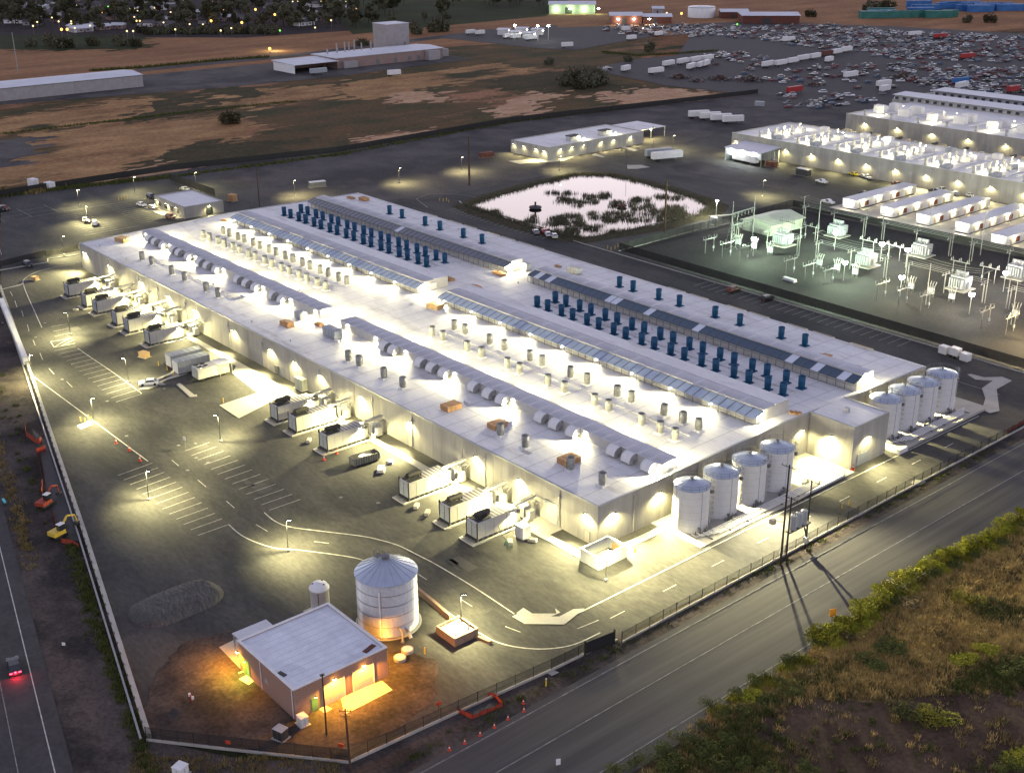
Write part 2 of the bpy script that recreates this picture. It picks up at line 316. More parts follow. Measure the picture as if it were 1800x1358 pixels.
# ================================================================== GROUND
g = MB(); g.poly([(-6000, -6000, -0.4), (6000, -6000, -0.4), (6000, 6000, -0.4), (-6000, 6000, -0.4)]); struct(g, 'ground', M['field'])
def sheet(name, pts, z, m, kind='structure', parent=None):
    b = MB(); b.poly([(p[0], p[1], z) for p in pts]); o = b.build(name, m, parent)
    if parent is None: o['kind'] = kind
    return o
# wide field bands
def blob(pts, rough=.16, it=4):
    P = [Vector((p[0], p[1])) for p in pts]
    for _ in range(it):
        Q = []
        for i in range(len(P)):
            a = P[i]; c = P[(i + 1) % len(P)]; d = c - a; Q += [a, (a + c) / 2 + Vector((-d.y, d.x)) * rnd.gauss(0, rough)]
        P = Q
    return P
sheet('dry_field', [(-1500, -900), (-345, -900), (-345, 14), (-340, 270), (-322, 440), (-420, 470), (-600, 640), (-1500, 300)], -0.30, M['green_field'])
def patch(name, px, z, m, rough=.16):
    P = [at(*p).xy for p in px]; B_ = blob(P, min(rough, .11), 5); b = MB(); b.poly([(p.x, p.y, z) for p in B_])
    L0 = max((P[i] - P[i - 1]).length for i in range(len(P)))
    for k in range(110):        # ragged edge: islets of the same growth round the patch
        i = rnd.randrange(len(B_)); p = B_[i] + Vector((rnd.gauss(0, 6.0), rnd.gauss(0, 6.0))); r = abs(rnd.gauss(0, 2.2)) + .5; a0 = rnd.uniform(0, 6)
        b.poly([(p.x + r * rnd.uniform(.5, 1.2) * math.cos(q * .9 + a0) * .8, p.y + r * rnd.uniform(.6, 1.3) * math.sin(q * .9 + a0) * 1.7, z + .004 + k * .00002) for q in range(7)])
    return struct(b, name, M[m])
patch('lawn', ((-40, 62), (120, 62), (250, 64), (262, 78), (240, 86), (100, 89), (-40, 86)), -.18, 'lawn', .1)
patch('tan_patch', ((-40, 215), (90, 196), (200, 176), (300, 172), (330, 188), (250, 205), (120, 222), (-40, 240)), -.29, 'tan_field')
patch('tan_patch', ((-40, 300), (60, 240), (190, 215), (330, 203), (400, 205), (440, 228), (400, 262), (300, 275), (240, 300), (120, 318), (-40, 330)), -.285, 'tan_field')
patch('tan_patch', ((330, 180), (440, 158), (560, 150), (600, 165), (480, 182), (380, 196)), -.28, 'tan_field')
patch('tan_patch', ((600, 160), (700, 130), (850, 112), (930, 120), (900, 135), (760, 150), (640, 175)), -.28, 'tan_field')
patch('pale_patch', ((870, 195), (890, 175), (950, 162), (985, 170), (930, 188), (905, 202)), -.27, 'palegrass', .12); patch('pale_patch', ((1060, 165), (1200, 155), (1260, 165), (1180, 175), (1110, 182)), -.27, 'palegrass', .12)
patch('pale_patch', ((650, 240), (740, 232), (830, 232), (760, 244), (690, 248)), -.27, 'palegrass', .12); patch('pale_patch', ((240, 305), (290, 292), (330, 300), (280, 312)), -.27, 'palegrass', .12); patch('pale_patch', ((700, 168), (750, 163), (775, 175), (720, 178)), -.27, 'palegrass', .12)
patch('dark_patch', ((230, 205), (300, 170), (440, 152), (470, 165), (360, 196), (260, 212)), -.275, 'green_dark'); patch('dark_patch', ((250, 290), (300, 262), (420, 250), (520, 245), (480, 272), (340, 296)), -.275, 'green_dark'); patch('dark_patch', ((850, 140), (960, 125), (1110, 150), (1100, 165), (960, 160), (880, 158)), -.275, 'green_dark')
patch('dark_patch', ((-40, 255), (30, 245), (60, 262), (10, 285), (-40, 290)), -.275, 'gravel', .12)
sheet('far_field', [(-2500, -400), (-640, 100), (-640, 420), (-590, 640), (-430, 700), (-330, 1500), (-1400, 2500)], -0.26, M['field_far'])
sheet('gravel_yard', [(-640, 90), (-578, 90), (-552, 230), (-548, 300), (-560, 420), (-640, 420)], -0.20, M['gravel'])
LAWNP = 1
sheet('orchard_grass', [at(560, 0).xy, at(1000, 0).xy, at(960, 28).xy, at(620, 60).xy], -0.18, M['lawn'])
sheet('town_ground', [at(-300, 64).xy, at(430, 66).xy, at(640, 52).xy, at(700, -60).xy, at(-300, -60).xy], -0.19, M['town'])
# campus
YARD = [(-2.6, -82), (19, -64), (21.3, -24.5), (22.4, 0), (22.4, 44), (22.0, 137), (22, 470), (-318, 440), (-340, 270), (-345, 14), (-226, -26.5), (-149, -45.5), (-64, -66.8)]
yard = sheet('yard_asphalt', YARD, -0.10, M['asphalt'])
sheet('gravel_lot', [(-345, 92), (-250, 92), (-232, 132), (-236, 236), (-250, 330), (-232, 430), (-318, 440), (-340, 270)], -0.06, M['gravel'])
sheet('silo_yard', blob([at(*p).xy for p in ((275, 1296), (262, 1230), (300, 1150), (400, 1105), (560, 1110), (690, 1145), (770, 1160), (760, 1230), (700, 1280), (610, 1308), (480, 1304))], .07), -0.05, M['dirt'])
sheet('substation_gravel', [(-133, 141), (-132, 229), (-46, 229), (12, 300), (21, 300), (21, 141)], -0.05, M['subgravel'])
sheet('gravel_strip', [at(1178, 292).xy, at(1230, 284).xy, at(1405, 322).xy, at(1370, 332).xy, at(1190, 300).xy], -0.04, M['gravel'])
# roads
road = sheet('road', [(26.2, -420), (45.5, -420), (44.5, 900), (25.4, 900)], -0.08, M['road'])
sheet('road_verge', [(19.5, -420), (26.2, -420), (25.4, 900), (21.9, 900), (22.3, 0), (21, -25), (19, -64), (0, -86)], -0.12, M['dirt'])
U2 = Vector((0.9745, -0.2242)); V2 = Vector((-0.2242, -0.9745)); H0 = Vector((-4.2, -95.0))
def hw(s_, t_): p = H0 + U2 * s_ + V2 * t_; return (p.x, p.y)
highway = sheet('highway', [hw(-700, -2.2), hw(400, -2.2), hw(400, 9.5), hw(-700, 9.5)], -0.08, M['highway'])
sheet('dirt_track', [hw(-330, -2.2), hw(60, -2.2), (20, -68), (-2.6, -82.6), (-63.7, -66.8), (-148.7, -45.6), (-226.3, -26.6), (-330, -5)], -0.14, M['dirt'])
sheet('weed_field', [(45.5, -420), (600, -420), (600, 900), (44.5, 900)], -0.16, M['weeds'])
dpts = [(1320, 1285), (1335, 1262), (1400, 1238), (1470, 1226), (1600, 1222), (1720, 1216), (1900, 1196), (2000, 1330), (1900, 1500), (1500, 1480), (1370, 1340)]
sheet('bare_dirt', blob([at(*p).xy for p in dpts], .07), -0.12, M['baredirt'])
sheet('far_road', [at(*p).xy for p in ((240, 121), (500, 97), (790, 60), (980, 44), (980, 48), (795, 65), (505, 101), (240, 126))], -0.15, M['gravel'])
sheet('truck_lot', [at(*p).xy for p in ((770, 66), (850, 52), (1060, 46), (1170, 60), (1010, 88), (960, 86))], -0.14, M['highway'])
sheet('junk_yard_ground', [at(*p).xy for p in ((1035, 122), (1110, 105), (1190, 97), (1215, 62), (1120, 45), (1330, 38), (1560, 46), (2000, 70), (2000, 190), (1520, 196), (1330, 168), (1170, 150))], -0.14, M['highway'])
# painted markings: each line a piece of the surface it lies on
def line(pts, w=0.16, parent=yard, z=-0.02, m='paint', name='lane_line'):
    b = MB(); b.strip(pts, w, z); return b.build(name, M[m], parent)
def smooth(pts, k=5):
    P = [Vector((p[0], p[1])) for p in pts]; out = []
    for i in range(len(P) - 1):
        p0 = P[max(i - 1, 0)]; p1 = P[i]; p2 = P[i + 1]; p3 = P[min(i + 2, len(P) - 1)]
        for j in range(k):
            t = j / k
            out.append(0.5 * ((2 * p1) + (p2 - p0) * t + (2 * p0 - 5 * p1 + 4 * p2 - p3) * t * t + (3 * p1 - p0 - 3 * p2 + p3) * t ** 3))
    return out + [P[-1]]
def pl(*px): return smooth([at(*p).xy for p in px])
for L_ in (((464.4, 900), (484, 915.6), (511, 925.5), (566.7, 933), (633, 941), (667, 948), (700, 957.8), (733, 974), (766, 991), (833, 1031), (904, 1078)),
           ((402, 921), (424.4, 940), (455.6, 954.4), (489, 963.3), (522, 965.6), (600, 975.5), (640, 984.4), (700, 1010), (780, 1070), (842, 1111), (878, 1129), (922, 1138), (967, 1139), (1011, 1131), (1055, 1111)),
           ((22, 505), (37, 500), (43, 490), (59, 480), (88, 471), (132, 463.5)), ((40.5, 495), (44, 509), (59, 543), (73.6, 575.5))):
    line(pl(*L_), 0.22)
line([(13.0, -19), (13.0, 40), (13.4, 104)], 0.22)
line([at(60, 662).xy, at(260, 810).xy], 0.25); line([at(0, 509).xy, at(40, 499).xy], 0.5)
for a in range(9):
    y0 = -14 + a * 12.2; line([(17.4, y0), (17.4, y0 + 3.2)], 0.14)
for p, q in (((18, 512), (22, 520)), ((26, 528), (30, 540)), ((38, 545), (41, 556)), ((48, 570), (51, 582)), ((58, 597), (62, 607)), ((70, 620), (75, 632)), ((86, 647), (95, 657)), ((117, 670), (127, 680)),
             ((302, 808), (314, 818)), ((348, 843), (362, 855)), ((398, 880), (412, 892)), ((450, 921), (470, 933)), ((552, 951), (578, 954)), ((732, 1006), (750, 1018)), ((810, 1052), (830, 1065)), ((888, 1100), (915, 1110)), ((1015, 1104), (1052, 1089))):
    line([at(*p).xy, at(*q).xy], 0.14)
def stalls(a0, b0, a1, b1, n, w=0.12):
    A0, B0, A1, B1 = (at(*p).xy for p in (a0, b0, a1, b1))
    for i in range(n):
        t = i / (n - 1); line([A0.lerp(A1, t), B0.lerp(B1, t)], w, name='stall_line')
stalls((90, 574), (118, 569), (100, 599), (128, 592), 4)
stalls((96, 616), (134, 608), (204, 706), (249, 692), 15)
stalls((207, 835), (268, 813), (348, 940), (402, 921), 13)
stalls((325, 792), (368, 777), (473, 896), (528, 877), 13)
for p, q in (((89, 600), (127, 594)), ((95, 610), (132, 603)), ((89, 600), (95, 610)), ((96, 609), (120, 595.5)), ((108, 607), (130, 597))): line([at(*p).xy, at(*q).xy], 0.25, name='hatch_line')
line(pl((137, 612), (160, 628), (200, 655), (249, 691)), 0.2)
for i in range(26): line([(-92 + i * 2.74, 129), (-92 + i * 2.74, 135.4)], 0.12, name='stall_line')
for i in range(20): line([(-213 + i * 2.74, 130), (-214.5 + i * 2.74, 137)], 0.10, name='stall_line')
line([(-122, 121.5), (-30, 121.5)], 0.12, m='ypaint'); line([(-60, 119), (10, 119)], 0.12); line([(-222, 128), (-236, 133), (-240, 142), (-231, 150), (-215, 154)], 0.15)
for i in range(14):
    x = -300 + i * 2.9
    line([(x, 18.5), (x + 0.4, 29)], 0.1, name='stall_line')
for i in range(13): line([(-268 - i * 2.9, 38), (-268 - i * 2.9, 47)], 0.1, name='stall_line')
line([(-306, 8), (-306, 70)], 0.12); line([(-262, -14), (-300, -4)], 0.16); line([(-268, 36), (-268, 16)], 0.12)
for x in (-318, -312): line([(x, 2), (x, 22)], 0.1)
for y in (2, 12, 22): line([(-322, y), (-306, y)], 0.1)
for x_, nm, m_ in ((27.1, 'edge_line', 'wornpaint'), (42.4, 'edge_line', 'wornpaint'), (33.5, 'centre_line', 'wornpaint')):
    line([(x_, -400), (x_, 300)], 0.16, road, -0.05, m_, nm)
line([hw(-600, 0), hw(300, 0)], 0.16, highway, -0.05, 'paint', 'edge_line'); line([hw(-600, 4.3), hw(300, 4.3)], 0.14, highway, -0.05, 'wornpaint', 'centre_line')
line([hw(-600, 8.6), hw(300, 8.6)], 0.16, highway, -0.05, 'paint', 'edge_line')
# concrete pads and walks
def pad(name, x0, y0, x1, y1, h=0.1, m='concrete'):
    b = MB(); b.box(x0, y0, -0.12, x1, y1, h); return struct(b, name, M[m])
pad('walkway', -216, -5.0, 3.6, -3.2, 0.04)
pad('walkway', 2.0, -2.9, 3.7, 13.6, 0.04)
pad('tank_apron', 3.72, 13.6, 12.0, 59.7, 0.05); pad('tank_apron', 0.02, 13.7, 3.70, 59.7, 0.04)
pad('tank_apron', 0.6, 73.4, 12.4, 110, 0.05)
b = MB(); b.poly([(p[0], p[1], 0.02) for p in [at(385, 712).xy, at(420, 735).xy, at(482, 703).xy, (-98, -3.4), (-124, -3.4), at(408, 656).xy, at(452, 690).xy]]); struct(b, 'loading_apron', M['concrete'])
pad('threshold_slab', -16, -3.1, -9, -0.1, 0.05)
# curb strips
def curb(pts, w=0.22, h=0.14, name='curb', z=-0.1, m='concrete'):
    b = MB(); P = [Vector((p[0], p[1])) for p in pts]
    for i in range(len(P) - 1):
        d = P[i + 1] - P[i]; c = (P[i] + P[i + 1]) / 2; b.cbox(c.x, c.y, z, d.length + 0.1, w, h - z, 0, math.atan2(d.y, d.x))
    return struct(b, name, M[m])
for i in range(46):      # sealed cracks in the asphalt
    x, y = rnd.uniform(-215, 12), rnd.choice([rnd.uniform(-52, -18), rnd.uniform(104, 132)])
    if y < 0 and x > -75: y = rnd.uniform(-36, -18)
    a = rnd.choice([0, 1.57]) + rnd.gauss(0, .2); pts = []
    for k in range(7): pts.append((x, y)); x += math.cos(a) * 2.2 + rnd.gauss(0, .3); y += math.sin(a) * 2.2 + rnd.gauss(0, .3)
    line(pts, rnd.uniform(.05, .09), m='crackseal', name='crack_seal', z=-.03)
for i in range(26):      # repaired patches
    x, y = rnd.uniform(-210, 10), rnd.uniform(-40, -19) if i % 3 else rnd.uniform(105, 128); w, l = rnd.uniform(1.5, 6), rnd.uniform(1, 3)
    b = MB(); b.poly([(x, y, -.04), (x + w, y + rnd.uniform(-.2, .2), -.04), (x + w, y + l, -.04), (x, y + l, -.04)]); b.build('asphalt_patch', M['patch'] if i % 2 else M['patchlt'], yard)
for i in range(16):
    x = rnd.uniform(-205, -5); y = rnd.uniform(-46, -20) if x < -60 else rnd.uniform(-30, -19); b = MB(); b.cyl(x, y, -.1, -.015, .38, n=14); b.build('manhole_cover', M['galvd'], yard)
curb([(-152, 136.6), (15, 135.8)], 0.3, 0.16); curb([(-222, 143), (-219, 141.5), (-160, 139.8), (-153, 142), (-150, 150), (-149.5, 185), (-140, 205)], 0.4, 0.16)
curb([at(0, 475).xy, at(24, 471).xy, at(84, 461).xy, at(84, 455.5).xy, at(138, 448).xy], 0.3, 0.2)
curb([at(1088, 441).xy, at(1255, 396).xy], 0.3, 0.16); curb([(-8, -62), (-8.1, -66)], 0.2, 0.1)
# painted crossing slabs
def pslab(name, pts, z=0.03, m='concrete'):
    b = MB(); b.poly([(p.x, p.y, z) for p in [at(*q) for q in pts]]); return struct(b, name, M[m])
pslab('crossing_ramp', ((900, 1083), (920, 1073), (945, 1083), (983, 1083), (1008, 1070), (1028, 1069), (992, 1097), (922, 1096)))
pslab('crossing_ramp', ((908, 1077), (920, 1068), (936, 1078), (978, 1078), (976, 1069), (985, 1076), (958, 1088), (926, 1087)), 0.05)
pslab('crossing_ramp', ((1700, 658), (1707, 657), (1730, 663), (1762, 662), (1779, 669), (1752, 684), (1757, 722), (1740, 726), (1726, 720), (1732, 700), (1726, 682), (1745, 669), (1715, 667)))
pslab('door_slab', ((420, 1193), (433, 1186), (450, 1194), (437, 1203))); pslab('driveway_slab', ((598, 1222), (672, 1196), (690, 1212), (606, 1255)))
pslab('walk_slab', ((558, 1244), (570, 1238), (584, 1245), (571, 1253))); pslab('equipment_slab', ((385, 1137), (425, 1117), (430, 1150), (428, 1180)), 0.02)
pslab('curb_ramp', ((243, 685), (268, 668), (300, 655), (305, 648), (330, 640), (334, 646), (276, 672), (278, 678), (262, 684)), 0.05); pslab('curb_ramp', ((273, 672), (288, 663), (322, 652), (330, 657), (290, 669), (285, 672), (292, 676), (281, 677)), 0.05)
pslab('curb_strip', ((310, 676), (316, 673), (342, 694), (346, 693), (347, 697), (334, 698)), 0.07)
pslab('utility_slab', ((1600, 848), (1610, 842), (1628, 846), (1616, 853)), 0.0); pslab('utility_slab', ((962, 1182), (974, 1177), (983, 1181), (970, 1187)), 0.0)

# ================================================================== MAIN DATA CENTRE
BX0, BY1, EZ, RZ = -230.0, 102.8, 8.0, 9.1
def roofz(y): return EZ + (RZ - EZ) * (1 - abs(y - BY1 / 2) / (BY1 / 2))
dc = thing('data_centre_building', 'huge low concrete data centre with white roof and three long roof monitors', 'building', (0, 0, 0))
pm = MB(); pm.box(-4.76, 0.0, -0.1, 4.76, 0.28, 7.82); pmesh = pm.mesh('wall_panel', M['panelcon'])
npan = 24; pw = 230 / npan
for i in range(npan):
    o = place(pmesh, 'wall_panel', dc, (BX0 + (i + .5) * pw, 0, 0)); o.scale = ((pw - 0.07) / 9.52, 1, 1)
jm = MB(); jm.box(BX0 + .1, 0.1, -0.1, -0.1, 0.3, 7.8); jm.build('wall_backing', M['dark'], dc)
def wall_x(y0, y1, x, top0, top1, th=0.28):
    b = MB(); b.prismx(x - th, x, [(y0 + .03, -0.1), (y1 - .03, -0.1), (y1 - .03, top1), (y0 + .03, top0)]); b.build('wall_panel', M['panelcon'], dc)
ys = [0, 8.6, 17.1, 25.7, 34.2, 42.8, 51.4, 60.0]
for a, b_ in zip(ys, ys[1:]): wall_x(a, b_, 0, roofz(a) - 0.18, roofz(b_) - 0.18)
ys = [72.0, 79.7, 87.4, 95.1, 102.8]
for a, b_ in zip(ys, ys[1:]): wall_x(a, b_, 0, roofz(a) - 0.18, roofz(b_) - 0.18)
ys = [0.3 + (BY1 - .3) * i / 11 for i in range(12)]
for a, b_ in zip(ys, ys[1:]): wall_x(a, b_, BX0 + 0.28, roofz(a) - 0.18, roofz(b_) - 0.18)
b = MB(); b.box(BX0 + 0.3, BY1 - 0.28, -0.1, -0.3, BY1, 7.82); b.build('wall_panel', M['panelcon'], dc)
b = MB(); b.prismx(-0.5, -0.4, [(0.3, 0), (BY1 - .3, 0), (BY1 - .3, 7.7), (BY1 / 2, 8.8), (.3, 7.7)]); b.build('wall_backing', M['dark'], dc)
# entrance block
for x0, y0, x1, y1 in ((0.0, 60.0, 10.4, 60.28), (10.4, 60.0, 10.68, 72.0), (0.0, 71.72, 10.4, 72.0)):
    b = MB(); b.box(x0 + .02, y0 + .02, -0.1, x1 - .02, y1 - .02, 8.95); b.build('wall_panel', M['panelcon'], dc)
b = MB(); b.box(-0.2, 60.3, 8.3, 10.4, 71.7, 8.9); rb = b.build('annex_roof', M['roof'], dc)
b = MB()
for q in ((-0.2, 60, 10.7, 60.35), (-0.2, 71.65, 10.7, 72.0), (10.35, 60.35, 10.7, 71.65)): b.box(q[0], q[1], 8.951, q[2], q[3], 9.12)
b.build('coping', M['coping'], dc)
b = MB(); b.cbox(4.6, 66, 8.9, 0.9, 0.9, 0.9); b.build('roof_vent', M['galv'], dc)
# roof membrane with welded seams
b = MB(); b.prismx(BX0 + 0.25, -0.25, [(0.25, 7.4), (BY1 - .25, 7.4), (BY1 - .25, EZ - .12), (BY1 / 2, RZ - .12), (.25, EZ - .12)])
roof = b.build('roof_membrane', M['roof'], dc)
b = MB()
for i in range(1, 46):
    x = BX0 + i * 5.0 + rnd.uniform(-.3, .3)
    for y0, y1 in ((.4, BY1 / 2), (BY1 / 2, BY1 - .4)):
        b.poly([(x, y0, roofz(y0) - .112), (x + .14, y0, roofz(y0) - .112), (x + .14, y1, roofz(y1) - .112), (x, y1, roofz(y1) - .112)])
for y in (9.5, 25, 41, 62, 67.5, 88, 96):
    b.poly([(BX0 + .4, y, roofz(y) - .108), (-.4, y, roofz(y) - .108), (-.4, y + .1, roofz(y + .1) - .108), (BX0 + .4, y + .1, roofz(y + .1) - .108)])
o = b.build('seam', M['seam'], roof); o['kind'] = 'stuff'
# coping
for i in range(23):
    b = MB(); b.box(BX0 + i * 10 - (0.05 if i == 0 else 0), -0.05, 7.821, BX0 + i * 10 + 9.97, 0.42, 8.06); b.build('coping', M['coping'], dc)
    b = MB(); b.box(BX0 + i * 10, BY1 - .42, 7.821, BX0 + i * 10 + 9.97, BY1 + .05, 8.06); b.build('coping', M['roof'], dc)
for x0 in (BX0 - .05, -0.40):
    for y0, y1 in ((0.42, 51.4), (51.4, 60.0), (60.0, 72.0), (72.0, BY1 - .42)):
        b = MB(); b.prismx(x0, x0 + .45, [(y0, roofz(y0) - .17), (y1, roofz(y1) - .17), (y1, roofz(y1) + .05), (y0, roofz(y0) + .05)]); b.build('coping', M['coping'], dc)
# downpipes, doors, louvres, cameras on the walls
dpm = MB(); dpm.tube((0, -.14, 0.1), (0, -.14, 5.9), .09, 6); dpm.cbox(0, -.2, 5.9, .34, .34, .5); dpm.tube((0, -.14, 6.4), (0, .0, 7.4), .09, 6); dpm = dpm.mesh('downpipe', M['galv'])
for x in (-208, -187.5, -175, -158, -134, -117, -91, -69.5, -55, -31, -9.8): place(dpm, 'downpipe', dc, (x, 0, 0))
dpm = MB(); dpm.tube((.14, 0, 0.1), (.14, 0, 7.4), .09, 6); dpm = dpm.mesh('downpipe', M['galv'])
for y in (8.9, 25.9, 51.6): place(dpm, 'downpipe', dc, (0, y, 0))
def wdoor(x, w, h, m='greybox'):
    b = MB(); b.box(x, -.06, 0, x + w, -.005, h); d = b.build('door', M[m], dc)
    b = MB(); b.box(x + w * .5 - .03, -.075, .05, x + w * .5 + .03, -.062, h - .05); b.box(x - .08, -.09, 0, x - .002, -.005, h + .08); b.box(x + w + .002, -.09, 0, x + w + .08, -.005, h + .08); b.box(x - .08, -.09, h + .002, x + w + .08, -.005, h + .1); b.build('door_frame', M['coping'], d)
wdoor(-13.6, 3.2, 4.2, 'greybox'); wdoor(-3.2, 1.2, 2.3, 'door'); wdoor(-104.5, 3.4, 4.0, 'door'); wdoor(-117.5, 3.4, 4.0, 'door'); wdoor(-108.5, 1.1, 2.2, 'greybox'); wdoor(-56.5, 1.1, 2.2, 'door'); wdoor(-170, 1.1, 2.2, 'door')
b = MB(); b.box(-111.5, -.25, .3, -109.7, -.01, 2.1); b.build('louvre', M['galvd'], dc)
for y0, y1 in ((96.5, 98.5), (62, 66)):
    b = MB(); b.box(.005 if y0 > 70 else 10.685, y0, 0, .06 if y0 > 70 else 10.74, y1, 2.6); b.build('door', M['greybox'], dc)
# wall lamps: bracket arm + lens
wbm = MB(); wbm.tube((0, 0, 0), (0, -.75, .12), .045, 5); wbm.box(-.2, -1.05, .02, .2, -.55, .16); wbm = wbm.mesh('wall_lamp', M['galvd'])
wlm = MB(); wlm.box(-.15, -1.0, -.03, .15, -.6, .015); wlm = wlm.mesh('lens', M['e_warm'])
def wall_lamp(parent, x, y, z, rz=0.0, power=900, col=WARM, spot=150, aim=(0, -0.15, -1), lm=None, out=1.0):
    o = place(wbm, 'wall_lamp', parent, (x, y, z), rz); l = place(lm or wlm, 'lens', o)
    lamp((0, -.8, -.12), power * .34, col, o, spot, aim, .12, .6)
    if out: lamp((0, -1.0, -.1), power * 2.6 * out, col, o, 104, (0, -1, -.85), .12, .9)
    return o
WLX = (-226, -207, -185.5, -168, -152, -131, -112.5, -101.5, -90, -73.5, -55.5, -33.5, -20.5, -2.6)
for x in WLX: wall_lamp(dc, x, 0, 6.0, 0, 2200, out=1.9)
for y in (3.4, 15.2, 30, 46, 57): wall_lamp(dc, 0, y, 6.1, math.pi / 2, 3300 if y < 40 else 1300, out=1.7)
for y in (76, 83, 90, 97.5): wall_lamp(dc, 0, y, 5.9, math.pi / 2, 2400, out=1.5)
wall_lamp(dc, 10.68, 64.5, 6.2, math.pi / 2, 2000); wall_lamp(dc, 6.0, 60.0, 6.0, 0, 900)
for x in (-216, -170, -120, -70, -22): wall_lamp(dc, x, BY1, 6, math.pi, 300, out=.5)

# ---- exhaust stacks (parts of the roof)
def stack_meshes(m, r, h, taper=1.0):
    a = MB(); a.lathe(0, 0, [(r * .92, .1), (r * .92, h * .28), (r, h * .30), (r, h * .62), (r * 1.03, h * .64), (r * 1.03, h * .66), (r, h * .68), (r * taper, h), (r * taper * .9, h), (r * .86, h * .72), (r * .86, .12)], 14, 0); a.cyl(0, 0, h * .7, h * .72, r * .8, n=14)
    f = MB(); f.cbox(0, 0, 0, r * 2.5, r * 2.5, .14); f.cbox(0, 0, .142, r * 2.1, r * 2.1, .10)
    c = MB(); c.cyl(0, 0, h * .73, h * .74, r * .84, n=12)
    s_ = MB(); s_.box(r * .98, -.06, .3, r * 1.12, .06, h * .95)
    return a.mesh('exhaust_stack', M[m], True), f.mesh('base_plate', M['white'] if m == 'stack' else M[m]), c.mesh('damper', M['inside']), s_.mesh('conduit', M['galvd'] if m == 'stack' else M[m])
SW_ = stack_meshes('stack', .74, 2.6); SB_ = stack_meshes('bluestack', .74, 2.85, 1.1)
def stack(x, y, ms, lab=None):
    o = place(ms[0], 'exhaust_stack', dc, (x, y, roofz(y) - .12), rnd.uniform(0, 6.28))
    if lab: o['label'] = lab
    for mm, nn in zip(ms[1:], ('base_plate', 'damper', 'conduit')):
        c = place(mm, nn, o)
        if nn == 'base_plate': c.rotation_euler = (0, 0, -o.rotation_euler.z)
GL, BL = 'pale grey exhaust stack', 'dark blue exhaust stack'
def pairs(n, x0, step, gap): return [x0 + i * step + k * gap for i in range(n) for k in (0, 1)]
for x in pairs(8, -207.1, 9.5, 4.05): stack(x, 30.6, SW_, GL); stack(x, 37.4, SW_, GL)
for x in (-88.1, -83.9, -74.6, -69.3, -60.1, -55.9, -46.6, -41.3, -32.1, -28, -18.7, -13.6): stack(x, 30.1, SW_, GL); stack(x, 36.8, SW_, GL)
for x in (-9.5,): stack(x, 29.9, SW_, GL); stack(x + .1, 36.6, SW_, GL)
for x in pairs(9, -215.6, 9.4, 4.15): stack(x, 64.2, SB_, BL); stack(x, 70.7, SB_, BL)
for x in pairs(9, -88.0, 9.28, 4.1): stack(x, 63.6, SB_, BL); stack(x, 69.9, SB_, BL)
for x in (-198.7, -192, -179.2, -171.1, -158.4, -151.5, -88.6, -84.2, -74.4, -67.1, -34.2, -26.8, -14.0, -5.6): stack(x, 6.45, SW_, GL)
for x in (-196.2, -189, -176.1, -168.3, -156.1, -146.9, -87.6, -82.5, -73.1, -65.8, -53.7, -45.8, -33.1, -26.2): stack(x, 93.2, SB_, BL)

# ---- roof monitors
rl_m = MB(); rl_m.box(-.16, -.16, -.06, .16, .16, .06); rl_m = rl_m.mesh('roof_lamp', M['e_white'])
def roof_lamp(parent, x, y, z, power, spot=None, aim=(0, -.4, -1), col=WHITE):
    o = place(rl_m, 'roof_lamp', parent, (x, y, z)); sg_ = -1 if aim[1] < 0 else 1
    if spot: lamp((0, sg_ * .25, -.1), power * .25, col, o, 160, aim, .15, .4); lamp((0, sg_ * .3, 0), power * 2.6, col, o, 150, (0, sg_, -.30), .15, .6)
    else: lamp((0, 0, .25), power, col, o, None, aim, .15)
hood = MB()
prof = [(17.2, 8.9)] + [(17.2 - 0.55 - 1.25 * math.sin(t), 9.75 + 0.62 * math.cos(t)) for t in [math.pi * k / 8 for k in range(9)]][::1]
prof = [(0.0, 2.15), (-0.55, 2.15), (-1.05, 2.05), (-1.5, 1.78), (-1.82, 1.38), (-1.95, .92), (-1.95, .45), (-1.6, .25), (-.9, .25), (-.75, .8), (0, .9)]
hood.prismx(-1.15, 1.15, prof); hood = hood.mesh('duct_hood', M['white'])
hoodrib = MB(); hoodrib.prismx(-.03, .03, [(y * 1.02, z + .02) for y, z in prof]); hoodrib = hoodrib.mesh('flange', M['galv'])
def monitor_a(x0, x1, hoods):
    y0, y1 = 17.2, 21.0; zb = roofz(19) - .2
    b = MB(); b.prismx(x0, x1, [(y0, zb), (y1, zb), (y1, 10.45), (y0, 10.35)]); mo = b.build('roof_monitor', M['genwall'], dc)
    n = int((x1 - x0) / 3.05); st = (x1 - x0) / n
    rm = MB(); rm.prismx(.02, st - .02, [(y0 - .35, 10.42), (y1 + .25, 10.5), (y1 + .25, 10.62), (y0 - .35, 10.54)])
    for k in range(1, 6): rm.box(k * st / 6 - .02, y0 - .34, 10.56, k * st / 6 + .02, y1 + .24, 10.65)
    rm = rm.mesh('roof_sheet', M['metalroof'])
    for i in range(n): place(rm, 'roof_sheet', mo, (x0 + i * st, 0, 0))
    for x in hoods:
        h = place(hood, 'duct_hood', mo, (x, y0 - .02, roofz(y0) - .1)); [place(hoodrib, 'flange', h, (xx, 0, 0)) for xx in (-1.185, 1.185)]
    k = 0; x = x0 + 3
    while x < x1:
        while any(abs(x - h_) < 2.6 for h_ in hoods) and x < x1 - 1: x += .5
        roof_lamp(mo, x, y0 - .32, 9.95, 620, 176, (0, -.5, -1)); x += 12.2
    x = x0 + 6
    while x < x1:
        roof_lamp(mo, x, y1 + .32, 10.0, 620, 176, (0, .5, -1)); x += 14
    for xe in (x0 - .2, x1 + .2): roof_lamp(mo, xe, 19.2, 9.9, 500, None)
